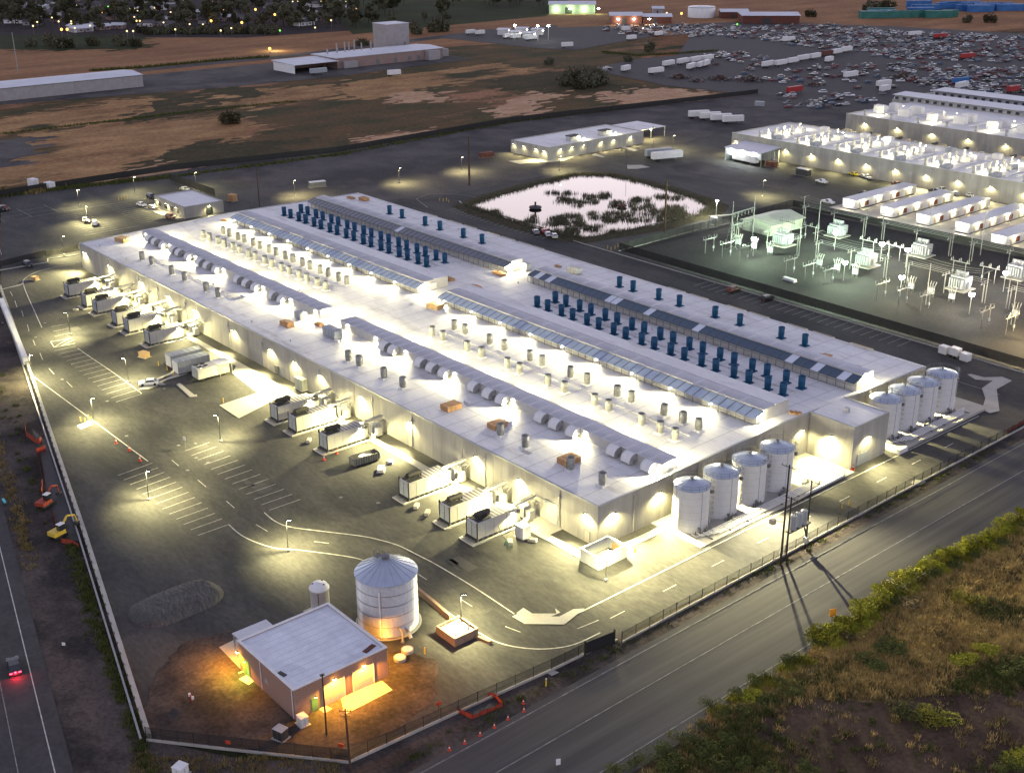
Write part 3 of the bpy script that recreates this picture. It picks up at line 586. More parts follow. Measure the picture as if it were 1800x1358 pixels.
HA = (-214.8, -210.7, -205.2, -198.3, -194.5, -188.4, -181.2, -176.6, -171.2, -158.7, -153.9, -148.9, -140.0, -134.9)
HB = (-88.3, -84.6, -74.2, -69.8, -65.4, -55.0, -49.9, -45.5, -33.3, -28.9, -23.9, -12.6, -8.6, -3.6)
monitor_a(-222, -117.8, HA); monitor_a(-108.2, -0.9, HB)
def monitor_b(x0, x1, y0, y1, zp, mats, lit, pitch=2.28, split=None, panelmix=0.0):
    zb = roofz((y0 + y1) / 2) - .2
    b = MB(); b.prismx(x0, x1, [(y0 + 1.0, zb), (y1, zb), (y1, zp + .62), (y0 + 3.0, zp + .55), (y0 + 3.0, zp + .2), (y0 + 1.0, zp - .5)]); mo = b.build('roof_monitor', M['genwall'], dc)
    n = int((x1 - x0) / pitch); st = (x1 - x0) / n
    pn = MB(); pn.poly([(.06, y0, zp - .55), (st - .06, y0, zp - .55), (st - .06, y0 + 2.85, zp + .32), (.06, y0 + 2.85, zp + .32)])
    pn.poly([(.06, y0 + .02, zp - .65), (.06, y0 + 2.87, zp + .22), (st - .06, y0 + 2.87, zp + .22), (st - .06, y0 + .02, zp - .65)])
    pn.poly([(.06, y0, zp - .55), (.06, y0 + .02, zp - .65), (st - .06, y0 + .02, zp - .65), (st - .06, y0, zp - .55)])
    pms = [pn.mesh('louvre_panel', M[q]) for q in mats]
    fr = MB(); fr.box(-.05, y0 + .05, zb, .05, y0 + .15, zp - .6); fr.tube((0, y0 - .02, zp - .55), (0, y0 + 2.88, zp + .33), .10, 4); fr.tube((0, y0 + .1, zp - 1.15), (st, y0 + .1, zp - 1.15), .05, 4); fr.tube((0, y0 + .1, zp - .7), (st, y0 + .1, zp - .7), .06, 4); fr.tube((0, y0 + .1, zb + .25), (st, y0 + .1, zb + .25), .05, 4)
    fr = fr.mesh('panel_frame', M['galvd'])
    for i in range(n):
        k = 0
        if len(pms) > 1 and rnd.random() < panelmix: k = 1
        place(pms[k], 'louvre_panel', mo, (x0 + i * st, 0, 0)); place(fr, 'panel_frame', mo, (x0 + i * st, 0, 0))
    n2 = int((x1 - x0) / 6); s2 = (x1 - x0) / n2
    for i in range(n2):
        r = MB(); r.prismx(.015, s2 - .015, [(y0 + 2.9, zp + .56), (split, zp + .66), (split, zp + .76), (y0 + 2.9, zp + .66)])
        for k in range(1, 12): r.box(k * s2 / 12 - .015, y0 + 2.9, zp + .66, k * s2 / 12 + .015, split, zp + .79)
        if i == 0: rm = r.mesh('roof_sheet', M['metalroof'])
        place(rm, 'roof_sheet', mo, (x0 + i * s2, 0, 0))
    if y1 > split + .5:
        b = MB(); b.prismx(x0, x1, [(split + .25, zp + .5), (y1 + .1, zp + .55), (y1 + .1, zp + .7), (split + .25, zp + .78)]); b.build('roof_cap', M['roof'], mo)
        b = MB(); b.prismx(x0, x1, [(split, zp + .62), (split + .25, zp + .62), (split + .25, zp + .9), (split, zp + .9)]); b.build('ridge_flashing', M['white'], mo)
    return mo, zb
m2a, zb2 = monitor_b(-218.5, -116.9, 45.9, 57.0, 11.0, ['panelrefl'], True, split=52.5)
m2b, _ = monitor_b(-106.9, -3.2, 45.9, 57.0, 11.0, ['panelrefl'], True, split=52.5)
for mo, x0, x1 in ((m2a, -218.5, -116.9), (m2b, -106.9, -3.2)):
    x = x0 + 3
    while x < x1: roof_lamp(mo, x, 45.7, 10.2, 540, 176, (0, -.5, -1)); x += 11.2
    for xe in (x0 - .25, x1 + .25): roof_lamp(mo, xe, 47.5, 10.2, 500)
m3a, _ = monitor_b(-221, -116.6, 76.6, 83.4, 11.0, ['panel', 'panellt'], False, split=83.3, panelmix=.04)
m3b, _ = monitor_b(-106.6, -1.2, 76.6, 83.4, 11.0, ['panel2', 'panellt'], False, split=83.3, panelmix=.2)
for mo, x, y in ((m3a, -116.3, 80.5), (m3a, -116.3, 77.5), (m3b, -.9, 80.8), (m3b, -.7, 83)): roof_lamp(mo, x, y, 10.0, 500)
# small roof vents
vm_ = MB(); vm_.cyl(0, 0, 0, .35, .12, n=8); vm_.cyl(0, 0, .35, .55, .28, .2, n=8); vm_ = vm_.mesh('roof_vent', M['galv'])
for i in range(26):
    x = rnd.uniform(-224, -6); y = rnd.choice([3.2, 10.5, 12.5, 25, 60.5, 73.5, 88, 98]); place(vm_, 'roof_vent', dc, (x, y, roofz(y) - .12))
hv = MB(); hv.cbox(0, 0, 0, 1.5, .9, .25); hv.prismx(-.8, .8, [(-.5, .25), (.5, .25), (.5, .35), (-.5, .6)]); hv = hv.mesh('roof_hatch', M['white'])
for x in (-203, -183, -162, -140, -79, -59, -10, -96): place(hv, 'roof_hatch', dc, (x, 88.5, roofz(88.5) - .12))
for x in (-147, -101, -51, -38): place(hv, 'roof_hatch', dc, (x, 11.5, roofz(11.5) - .12))
# conduits and pipe runs laid on the roof
for y, x0, x1 in ((67.2, -216, -134), (66.8, -89, -8), (34, -208, -136), (33.5, -89, -8), (9.0, -200, -146), (90.3, -198, -146), (90, -90, -24)):
    x = x0
    while x < x1:
        x2 = min(x1, x + rnd.uniform(9, 16)); yy = y + rnd.uniform(-.5, .5); b = MB(); b.tube((x, yy, roofz(yy) + .05), (x2 - .5, yy, roofz(yy) + .05), .07, 5)
        for q in range(int((x2 - x) / 2.4)): b.box(x + q * 2.4, yy - .18, roofz(yy) - .115, x + q * 2.4 + .14, yy + .18, roofz(yy) - .02)
        b.build('roof_conduit', M['galv'], dc); x = x2
for i in range(34):
    x = rnd.uniform(-220, -8); y = rnd.choice([4, 12, 27, 40, 60, 67, 74, 87, 97]) + rnd.uniform(-1.5, 1.5); w, l = rnd.uniform(.8, 2.6), rnd.uniform(.8, 2.2)
    b = MB(); b.poly([(x, y, roofz(y) - .106), (x + w, y, roofz(y) - .106), (x + w, y + l, roofz(y + l) - .106), (x, y + l, roofz(y + l) - .106)]); b.build('roof_patch', M['rooflt0'] if i % 3 else M['seam'], dc)
# ---- things standing on the roof
cr = MB()
for i in range(4):
    for j in range(3):
        for k in range(3): cr.cbox(-1.8 + i * 1.2, -1.15 + j * 1.15, .02 + k * .5, 1.08, 1.02, .44)
crate_full = cr.mesh('bundle', M['pallet'])
cr = MB(); cr.cbox(0, 0, 0, 4.4, 2.2, .1); cr.cbox(-.2, 0, .12, 4.0, 1.9, .9); cr.cbox(.6, .1, 1.04, 2.6, 1.6, .25); crate_low = cr.mesh('bundle', M['pallet'])
cr = MB()
for i in range(8):
    for j in range(2): cr.cbox(-1.9 + i * .54, -.6 + j * 1.2, .12, .44, 1.1, .75 - .1 * ((i * 7 + j * 3) % 3))
crate_mix = cr.mesh('bundle', M['pallet'])
skid = MB()
for y in (-.9, 0, .9): skid.box(-2.2, y - .08, 0, 2.2, y + .08, .12)
skid = skid.mesh('skid', M['palletlt'])
lt_full = crate_full.copy(); lt_full.materials.clear(); lt_full.materials.append(M['palletlt'])
def crate(px, py, me, lab, rz=0.0, sc=1.0, z=None):
    p = at(px, py, 8.4); p = at(px, py, roofz(p.y) - .12)
    t = thing('pallet_stack', lab, 'pallet stack', p, rz, 'pallet stacks left on the roof'); t.scale = (sc * .8, sc * .8, sc * .8)
    place(me, 'bundle', t); place(skid, 'skid', t); return t
crate(216, 424, lt_full, 'tan wrapped pallet stack near the far left roof corner', .3, 1.1)
crate(505, 572, crate_low, 'low orange pallet stack beside a small grey air handler', 0, 1.2)
crate(561, 572, crate_low, 'half hidden orange pallet stack against a grey roof unit', 0, .8)
crate(793, 718, crate_full, 'large orange pallet stack standing alone on the front roof strip', math.pi / 2, 1.0)
crate(874, 750, crate_full, 'orange pallet stack behind the ninth stack of the front row', math.pi / 2, .9)
crate(1000, 812, crate_full, 'orange pallet stack behind the last but one front stack', math.pi / 2, 1.0)
crate(765, 541, lt_full, 'pale brightly lit pallet stack at the end of the middle monitor', .2, 1.0)
crate(789, 492, crate_mix, 'orange split pallet stack beside the small roof hut', 0, 1.0)
crate(835, 510, crate_low, 'flat pink orange pallet load near the middle gap', -.1, 1.3)
crate(878, 483, crate_mix, 'long orange pallet stack below the end of the back monitor', 0, 1.1)
crate(981, 469, crate_mix, 'bright orange pallet stack in line with a steel box on the back roof', 0, .6)
crate(395, 388, crate_mix, 'yellow orange pallet stack at the left end of the middle monitor', .4, .6)
crate(617, 349, crate_mix, 'dark orange pallet stack nearest the back monitor end', 0, .9)
crate(640, 352, crate_full, 'long tan pallet stack in the far back roof corner', 0, .9)
crate(1398, 727, crate_mix, 'orange pallet stack at the inner roof corner above the wall', .5, .7)
crate(1450, 630, crate_low, 'fan of pinkish boards on the back roof strip', .3, 1.0)
crate(1507, 646, crate_low, 'thin orange board pile beside the back monitor end', 0, .5)
def unit(px, py, lx, ly, h, lab, m='greybox', name='air_handler'):
    p = at(px, py, 8.4); p = at(px, py, roofz(p.y) - .12)
    t = thing(name, lab, 'air handler', p)
    b = MB(); b.cbox(0, 0, .15, lx, ly, h); b.build('housing', M[m], t)
    b = MB()
    n = max(2, int(lx / 1.2))
    for i in range(n + 1): b.box(-lx / 2 + i * lx / n - .03, -ly / 2 - .03, .15, -lx / 2 + i * lx / n + .03, -ly / 2 - .002, h + .12)
    b.build('panel_seam', M['galvd'], t)
    b = MB(); b.cbox(0, 0, 0, lx - .3, ly - .3, .148); b.build('curb_frame', M['galvd'], t)
    b = MB(); b.cbox(lx * .2, 0, h + .152, lx * .4, ly * .6, .12); b.build('lid', M['galv'], t); return t
unit(585, 591, 5.6, 2.2, 2.0, 'long grey roof unit in shade near the gap between front monitors')
unit(529, 560, 2.6, 2.0, 1.7, 'small grey roof unit next to low orange pallets')
unit(921, 474, 4.4, 2.2, 2.0, 'steel roof unit lit at the end of the back monitor', 'galv')
unit(1010, 480, 4.2, 2.0, 1.7, 'steel roof unit with a bright lamp on the back roof strip', 'galv')
unit(757, 508, 2.4, 2.4, 1.9, 'white hut on the roof in the middle gap', 'white', 'roof_hut')
# ================================================================== YARD
# ---- standby generators
gp_pad = MB(); gp_pad.box(-4.1, 0, -.1, 0, 12.6, .14)
GLAB = ['farthest generator enclosure by the far building corner', 'second generator enclosure from the far building corner', 'third generator enclosure from the far building corner, with a pale block beside it', 'fourth generator enclosure from the far building corner, partly hidden',
        'fifth generator enclosure from the far building corner, before two pale blocks', 'last generator of the far row, next to the open yard', 'generator enclosure beside the pale concrete apron', 'middle generator of the central row of three', 'generator enclosure next to the open dumpster',
        'left generator of the near row, with two concrete blocks in front', 'middle generator of the near row of three', 'nearest generator enclosure by the front building corner']
gen0 = thing('generator', GLAB[0], 'generator', (0, 0, 0), 0, 'generator enclosures along the long wall')
def gpart(name, mb, m, p=gen0, sm=False): return mb.build(name, M[m] if isinstance(m, str) else m, p, sm)
gpart('base_pad', gp_pad, 'concrete')
b = MB(); b.box(-3.6, 1.0, .15, -.5, 11.6, .62); gpart('fuel_tank', b, 'dark')
b = MB()
for i in range(9): b.box(-.49, 1.3 + i * 1.15, .2, -.40, 1.6 + i * 1.15, .6)
gpart('tank_rib', b, 'galvd')
b = MB(); b.box(-3.55, 1.5, .63, -.55, 10.6, 3.75); body = gpart('enclosure', b, 'genwall')
b = MB(); b.box(-.545, 8.2, .7, -.52, 8.28, 3.7); b.box(-.545, 5.2, .7, -.53, 5.23, 3.7); b.box(-.545, 3.2, .7, -.53, 3.23, 3.7); gpart('door_seam', b, 'galvd', body)
b = MB(); b.box(-3.45, 1.34, .75, -2.15, 1.49, 3.6); gpart('louvre', b, 'greybox', body); b = MB(); b.box(-1.95, 1.34, .75, -.65, 1.49, 3.6); gpart('louvre', b, 'greybox', body)
for x in (-3.62, -.60):
    b = MB(); b.box(x, 1.28, .3, x + .16, 1.46, 4.25 if x < -2 else 3.9); gpart('corner_post', b, 'black', body)
b = MB(); b.box(-3.5, 10.62, .63, -.6, 11.5, 3.3); gpart('control_cabinet', b, 'galvd')
for k in range(6):
    b = MB(); b.box(-3.5, 5.4 + k * .85, 3.755, -.6, 5.7 + k * .85, 3.80); gpart('roof_vent', b, 'galvd', body)
for k in range(2):
    b = MB(); b.box(-3.3 + k * 1.4, 1.8, 3.755, -2.2 + k * 1.4, 4.9, 3.9); gpart('fan_grille', b, 'dark', body)
b = MB(); b.tube((-2.1, 2.3, 4.6), (-2.1, 5.2, 4.6), .52, 12); b.tube((-2.1, 1.9, 4.6), (-2.1, 2.3, 4.6), .28, 10); b.tube((-2.1, 5.2, 4.6), (-2.1, 5.5, 4.6), .3, 10); b.tube((-2.1, 5.4, 4.6), (-2.1, 5.4, 3.8), .2, 8); b.box(-2.5, 2.7, 3.91, -1.7, 2.85, 4.3); b.box(-2.5, 4.6, 3.91, -1.7, 4.75, 4.3)
gpart('silencer', b, 'muffler', gen0, False)
b = MB()
for z in (.3, .5): b.tube((-3.7, .7, z), (-.4, .7, z), .06, 6)
for x in (-3.4, -2.6, -1.5, -.7): b.cyl(x, .75, .14, .62, .12, n=6)
gpart('valve_row', b, 'galvd')
b = MB(); b.box(-.5, 9.2, 3.35, -.28, 9.7, 3.55); gl = gpart('flood_lamp', b, 'galvd'); b = MB(); b.box(-.48, 9.24, 3.3, -.26, 9.66, 3.345); gpart('lens', b, 'e_warm', gl)
lamp((-.1, 9.45, 3.2), 1300, WARM, gl, 172, (.8, .1, -1), .15, .3)
GX = [-202.1, -189.3, -181.9, -168.7, -161.1, -148.3, -84.0, -76.3, -63.9, -35.3, -22.6, -14.6]
rows = ['']
for i, x in enumerate(GX):
    o = gen0 if i == 0 else dup(gen0)
    o.location = (x, -16.35, 0); o['label'] = GLAB[i]
# cable bridges from each generator to the wall, with switch cabinets
SLAB = ['switch cabinets and cable bridge behind the %s generator' % s for s in ('farthest', 'second farthest', 'third farthest', 'fourth farthest', 'fifth farthest', 'sixth farthest')] + ['switch cabinets and cable bridge behind the generator by the apron', 'switch cabinets behind the middle generator of the central row', 'switch cabinets behind the generator by the dumpster', 'switch cabinets behind the left generator of the near row', 'switch cabinets behind the middle near generator', 'switch cabinets behind the nearest generator']
sg = thing('switchgear', SLAB[0], 'switchgear', (0, 0, 0), 0, 'switch cabinets between generators and wall')
b = MB(); b.box(-3.2, -2.9, .05, -1.9, -1.2, 2.4); cb = b.build('cabinet', M['white'], sg)
b = MB(); b.box(-2.57, -2.93, .1, -2.53, -2.905, 2.3); b.build('door_seam', M['galvd'], cb)
b = MB(); b.box(-1.7, -2.7, .05, -.5, -1.3, 1.9); b.build('cabinet', M['genwall'], sg)
b = MB(); b.tube((-1.6, -6.0, 3.6), (-1.6, -.3, 3.95), .22, 6); b.tube((-2.3, -6.0, 3.6), (-2.3, -.3, 3.95), .12, 6); b.build('cable_tray', M['galv'], sg)
for x in (-2.5, -1.4):
    b = MB(); b.tube((x, -2.0, .0), (x, -2.0, 3.8), .08, 6); b.build('post', M['galv'], sg)
b = MB()
for k in range(7): b.path([(-3.3 + k * .45, -1.1, .1), (-3.3 + k * .45, -1.1, 2.6 + .2 * (k % 3)), (-3.2 + k * .4, -.15, 3.0)], .06, 5)
b.build('conduit', M['galv'], sg)
b = MB(); b.cyl(-.4, -3.6, .0, .9, .45, n=10); b.build('drum', M['white'], sg)
b = MB(); b.box(-1.9, -5.9, 3.86, -1.4, -5.5, 3.98); fl = b.build('flood_lamp', M['galvd'], sg); b = MB(); b.box(-1.86, -5.88, 3.80, -1.44, -5.52, 3.855); b.build('lens', M['e_warm'], fl)
lamp((-1.65, -5.7, 3.45), 620, WARM, fl, None, rad=.2)
for i, x in enumerate(GX):
    o = sg if i == 0 else dup(sg)
    o.location = (x, 0, 0); o['label'] = SLAB[i]
# ---- pole lamps
def pole_lamp_proto():
    t = thing('pole_lamp', '', 'street lamp', (0, 0, 0), 0, 'pole lamps around the yard')
    b = MB(); b.tube((0, 0, .35), (0, 0, 6.2), .075, 8); b.build('pole', M['dark'], t)
    b = MB(); b.cyl(0, 0, -.05, .38, .32, n=12); b.build('footing', M['concrete'], t)
    b = MB(); b.box(-.05, -.1, 6.05, .05, .1, 6.2); b.box(.1, -.22, 6.12, .95, .22, 6.26); b.tube((0, 0, 6.15), (.15, 0, 6.18), .05, 6); h = b.build('lamp_head', M['black'], t)
    b = MB(); b.box(.2, -.18, 6.085, .9, .18, 6.115); b.build('lens', M['e_warm'], h)
    lamp((.5, 0, 5.95), 3100, WARM, h, 156, (.30, 0, -1), .2, 1.0, 2.1)
    return t
pl0 = pole_lamp_proto()
PL = [((57.5, 665), 'pole lamp at the end of the white boundary wall', .86), ((124, 588), 'pole lamp at the head of the small stall row with hatching', 4.0), ((226, 671.7), 'pole lamp beside the long stall row near the white car', 4.0), ((165.7, 744), 'pole lamp on the slab with bollards by the left curb', .86),
      ((388, 776), 'pole lamp at the head of the right stall row', 4.0), ((262, 878), 'pole lamp standing in the left stall row', .9), ((507, 968), 'pole lamp on the curve of the drive above the silo', 1.1), ((811, 1103), 'pole lamp standing in the concrete bollard box', .86),
      ((1065, 1020), 'pole lamp in front of the nearest building corner', .4), ((113, 448), 'lit pole lamp behind the far left building corner', 1.6), ((155, 392), 'pole lamp beside the parked white and dark cars', 0)]
for i, (q, lab, rz) in enumerate(PL):
    o = pl0 if i == 0 else dup(pl0)
    o.location = at(*q); o.rotation_euler = (0, 0, rz); o['label'] = lab
PLB = [((237, 338), 'pole lamp beside the parking lot fence corner'), ((139, 362), 'far left pole lamp at the back of the parking lot'), ((345, 330), 'pole lamp at the dark fence corner behind the guard house'), ((518, 345), 'pole lamp on the far lot behind the building'), ((702, 322), 'left pole lamp by the bend of the back drive'), ((811, 302), 'pole lamp by the back lot near the brown container'),
       ((1182, 262), 'pole lamp behind the flat office at the far lot'), ((983, 300), 'pole lamp on the verge in front of the flat office'), ((1340, 345), 'small pole lamp on the drive beyond the pond')]
plb_light = [c.data.copy() for c in pl0.children_recursive if c.type == 'LIGHT'][0]; plb_light.energy *= .45
for q, lab in PLB:
    o = dup(pl0); o.location = at(*q); o['label'] = lab
    for h_ in o.children_recursive:
        if h_.type == 'LIGHT': h_.data = plb_light
# ---- concrete blocks, dumpster and other yard items
cbk = MB(); cbk.box(-.8, -.4, 0, .8, .4, .62); cbk.box(-.3, -.12, .621, .3, .12, .7); cbkm = cbk.mesh('concrete_block', M['concrete'])
BLK = [((133, 545.5), .6, 'rounded pale block between the first two generators', .8), ((228, 575), .2, 'left of two pale blocks by the last far generator', 1), ((242, 582), .4, 'right of two pale blocks by the last far generator', 1), ((543, 776), -.8, 'lone concrete block before the generator by the dumpster', 1),
       ((732, 891), -.9, 'left of two concrete blocks before the left near generator', 1), ((751, 903), -.9, 'right of two concrete blocks before the left near generator', 1), ((897, 955), -.6, 'concrete block by the hose stand at the nearest generator', 1), ((936, 951), .5, 'concrete block right of the white cabinet by the nearest generator', 1)]
for q, rz, lab, sc in BLK:
    o = place(cbkm, 'concrete_block', None, at(*q), rz); o.scale = (sc, sc, sc); tag(o, lab, 'concrete block', 'concrete blocks in the yard')
def boxthing(name, lab, cat, loc, lx, ly, h, m, rz=0, lid=None, parts=()):
    t = thing(name, lab, cat, loc, rz); b = MB(); b.cbox(0, 0, .06, lx, ly, h); b.build('body', M[m], t)
    b = MB(); b.cbox(0, 0, 0, lx + .5, ly + .5, .058); b.build('base_slab', M['concrete'], t)
    b = MB(); b.cbox(0, 0, h + .062, lx + .12, ly + .12, .08); b.build('lid', M[lid or m], t)
    b = MB(); b.box(-.02, -ly / 2 - .03, .15, .02, -ly / 2 - .003, h - .1); b.box(lx / 2 + .003, -.02, .15, lx / 2 + .03, .02, h - .1); b.build('door_seam', M['galvd'], t); return t
boxthing('cabinet', 'white electrical cabinet on a slab beside the nearest generator', 'cabinet', at(919, 942), 2.2, 1.8, 2.2, 'white')
boxthing('cabinet', 'pale green cabinet pair against the wall by the apron', 'cabinet', at(530, 683), 3.4, 1.5, 2.6, 'ltgreen', 0)
boxthing('cabinet', 'white transformer box beside the left near generator', 'cabinet', (-29.5, -6, 0), 2.0, 1.6, 1.9, 'white')
boxthing('crate', 'tan wrapped crate lying on the yard by the far generators', 'crate', at(254, 627), 2.4, 1.6, 1.2, 'palletlt', .3)
boxthing('crate', 'pale crate near the far left road bend', 'crate', at(62, 492), 2.2, 1.4, 1.0, 'palletlt', .3)
boxthing('pallet_load', 'flat pale pallet load right of the open dumpster', 'pallet', at(670, 826), 2.2, 1.2, .5, 'white', -.7)
boxthing('pallet_load', 'small pale pallet behind the open dumpster', 'pallet', at(686, 812), 1.3, .9, .3, 'white', -.6)
t = thing('dumpster', 'open dark ribbed dumpster standing in the yard', 'dumpster', at(641, 811), math.pi / 2 - .05)
b = MB()
for x0, y0, x1, y1 in ((-3, -1.15, 3, -1.07), (-3, 1.07, 3, 1.15), (-3, -1.07, -2.92, 1.07), (2.92, -1.07, 3, 1.07)): b.box(x0, y0, .25, x1, y1, 1.75)
b.box(-3, -1.15, .2, 3, 1.15, .25); b.build('container', M['galvd'], t)
b = MB()
for i in range(11): b.box(-2.9 + i * .57, -1.24, .3, -2.75 + i * .57, -1.152, 1.65); b.box(-2.9 + i * .57, 1.152, .3, -2.75 + i * .57, 1.24, 1.65)
b.build('rib', M['steel'], t)
for x in (-2.6, 2.6):
    b = MB(); b.tube((x, -.9, .12), (x, .9, .12), .12, 8); b.build('roller', M['white'], t)
b = MB(); b.cbox(-.4, .2, .6, 1.8, .8, .9, 0, .4); b.cbox(1.2, -.2, .5, 1.1, 1.2, .7, 0, .9); b.build('rubbish', M['white'], t)
# loading area: two grey chiller containers, air cooler and long pipes
CH = ['left grey ribbed container in the loading yard', 'right grey ribbed container in the loading yard']
for k, (x, y) in enumerate(((-131.8, -14.2), (-126.8, -14.8))):
    t = thing('container', CH[k], 'container', (x, y, 0), 0, 'grey containers in the loading yard')
    b = MB(); b.box(-1.5, -3.8, .35, 1.5, 4.6, 3.3); bd = b.build('body', M['greybox'], t)
    b = MB()
    for i in range(7): b.box(-1.52, -3.7 + i * 1.35, 3.305, 1.52, -3.55 + i * 1.35, 3.4)
    b.build('roof_rib', M['galv'], bd)
    b = MB()
    for i in range(6): b.box(1.502, -3.5 + i * 1.4, .4, 1.55, -3.38 + i * 1.4, 3.2)
    b.build('wall_rib', M['galv'], bd)
    b = MB(); b.box(-1.4, -3.7, 0, -1.1, 4.5, .348); b.box(1.1, -3.7, 0, 1.4, 4.5, .348); b.build('skid', M['dark'], t)
    b = MB(); b.box(-1.45, -3.86, .4, -.05, -3.81, 3.2); b.box(.05, -3.86, .4, 1.45, -3.81, 3.2); b.build('door', M['white'], t)
t = thing('generator_trailer', 'pale generator trailer with dark cooler fans on top in the loading yard', 'generator trailer', (-119.6, -13.4, 0), 0)
b = MB(); b.box(-1.7, -3.6, .7, 1.7, 1.6, 3.2); bd = b.build('body', M['genwall'], t)
b = MB()
for i in range(3): b.box(-1.74, -3.66, .8 + 0, -1.7 + .1, -3.605, 3.1)
b.box(-1.6, -3.66, .8, -.1, -3.605, 3.1); b.box(.1, -3.66, .8, 1.6, -3.605, 3.1); b.build('louvre', M['greybox'], bd)
for i in range(4):
    b = MB(); b.cyl(-.8 + (i % 2) * 1.6, -2.8 + (i // 2) * 1.6, 3.205, 3.5, .7, n=12, mt=1); b.build('fan', [M['white'], M['inside']], bd)
b = MB(); b.box(-1.5, 1.8, .6, 1.5, 4.6, 2.6); b.build('cabinet', M['beige'], t)
for x in (-1.4, 1.15):
    for y in (-2.2, 3.0):
        b = MB(); b.tube((x, y, .45), (x + .25, y, .45), .45, 12); b.build('wheel', M['tyre'], t)
b = MB(); b.box(-2.3, 1.7, 3.0, 1.9, 5.4, 3.12); b.build('canopy', M['white'], t)
b = MB()
for x, y in ((-2.1, 2), (1.7, 2), (-2.1, 5.2), (1.7, 5.2)): b.tube((x, y, 0), (x, y, 3.0), .06, 5)
b.build('post', M['galv'], t)
# bollards
bo = MB(); bo.cyl(0, 0, -.05, 1.05, .11, n=8); bo.lathe(0, 0, [(.11, 1.05), (.07, 1.12), (0, 1.14)], 8); bom = bo.mesh('bollard', M['yellow'])
def bollards(ptl, lab, z=0):
    nm = {1: [''], 2: ['left ', 'right '], 4: ['leftmost ', 'second ', 'third ', 'rightmost ']}[len(ptl)]
    for p, w in zip(ptl, nm):
        o = place(bom, 'bollard', None, (p[0], p[1], z)); tag(o, w + lab, 'bollard', lab)
bollards([at(279, 642), at(294, 650), at(305, 660), at(393, 707)], 'yellow bollard by the curved ramps in the loading yard')
bollards([at(142, 741), at(150, 743), at(156, 738), at(161, 741)], 'yellow bollard on the small slab by the left pole lamp', .1)
pslab('bollard_slab', ((135, 748), (160, 738), (169, 744), (142, 755)), .1)
bollards([at(773, 353), at(779, 354), at(785, 353), at(789, 356)], 'yellow bollard at the pond end of the back stalls')
bollards([at(1068, 437), at(1074, 440), at(1081, 437), at(1086, 434)], 'yellow bollard at the substation fence corner')
bollards([at(209, 352), at(214, 351), at(219, 350), at(224, 349)], 'pale yellow bollard in the back parking lot')
bollards([at(1480, 893), at(1492, 888)], 'yellow bollard behind the roadside fence')
# cones and small signs inside the yard
cn = MB(); cn.cbox(0, 0, 0, .5, .5, .06); cn.cyl(0, 0, .06, .95, .19, .04, n=10); cnm = cn.mesh('cone', M['cone'])
cw = MB(); cw.cyl(0, 0, .45, .66, .125, .09, n=10); cwm = cw.mesh('cone_band', M['white'])
def cone(p, lab, grp, sc=1.0, m=None):
    o = place(cnm, 'traffic_cone', None, p); o.scale = (sc, sc, sc); tag(o, lab, 'traffic cone', grp); place(cwm, 'cone_band', o)
for q, s_ in (((204, 779), 'first'), ((227, 792), 'second'), ((246, 810), 'third')): cone(at(*q), '%s orange barrel cone along the left curb' % s_, 'orange cones along the left curb', 1.3)
cone(at(570, 808), 'orange cone at the pad corner by the dumpster', 'orange cones by generators', 1.2); cone(at(592, 797), 'orange cone beside the pad of the generator by the dumpster', 'orange cones by generators', 1.2); cone(at(1499, 825), 'orange cone at the entrance block corner', 'orange cones by generators', 1.3)
t = thing('road_sign', 'small bright square sign standing alone in the yard', 'sign', at(326, 786), 0.2); b = MB(); b.tube((0, 0, 0), (0, 0, 2.3), .04, 5); b.build('post', M['steel'], t); b = MB(); b.box(-.4, -.09, 1.7, .4, -.045, 2.4); b.build('plate', M['white'], t)
# hose stand by nearest generator
t = thing('hose_stand', 'teal tripod hose stand with dark hose by the nearest generator', 'hose stand', at(890, 960))
for k in range(4):
    a = k * 1.57; b = MB(); b.tube((.7 * math.cos(a), .7 * math.sin(a), 0), (0, 0, 1.4), .06, 5); b.build('leg', M['teal'], t)
b = MB(); b.path([(0, 0, 1.35), (-2.0, .5, 1.6), (-3.6, 1.2, 2.2)], .08, 6); b.build('hose', M['black'], t)
# ---- corner enclosure of white walls by the nearest corner
t = thing('bin_enclosure', 'white open walled enclosure at the foot of the nearest building corner', 'enclosure', (0, 0, 0))
ex = [(1.2, -5.0), (5.4, -5.0), (5.4, 1.4), (1.2, 1.4)]
for q in ((1.0, -5.2, 5.6, -4.9), (5.3, -4.9, 5.6, 1.6), (1.0, 1.3, 5.3, 1.6), (1.0, -4.9, 1.3, 1.3)):
    b = MB(); b.box(q[0], q[1], -.1, q[2], q[3], 2.3); b.build('wall', M['shelter'], t)
b = MB(); b.box(1.3, -4.9, .0, 5.3, 1.3, .12); b.build('floor', M['concrete'], t)
b = MB(); b.box(2.6, .95, .13, 4.6, 1.29, 1.7); b.build('gate', M['pallet'], t)
tag(place(bom, 'bollard', None, at(1116, 969)), 'short pale post on the drive right of the white enclosure', 'bollard').scale = (1.6, 1.6, .7)

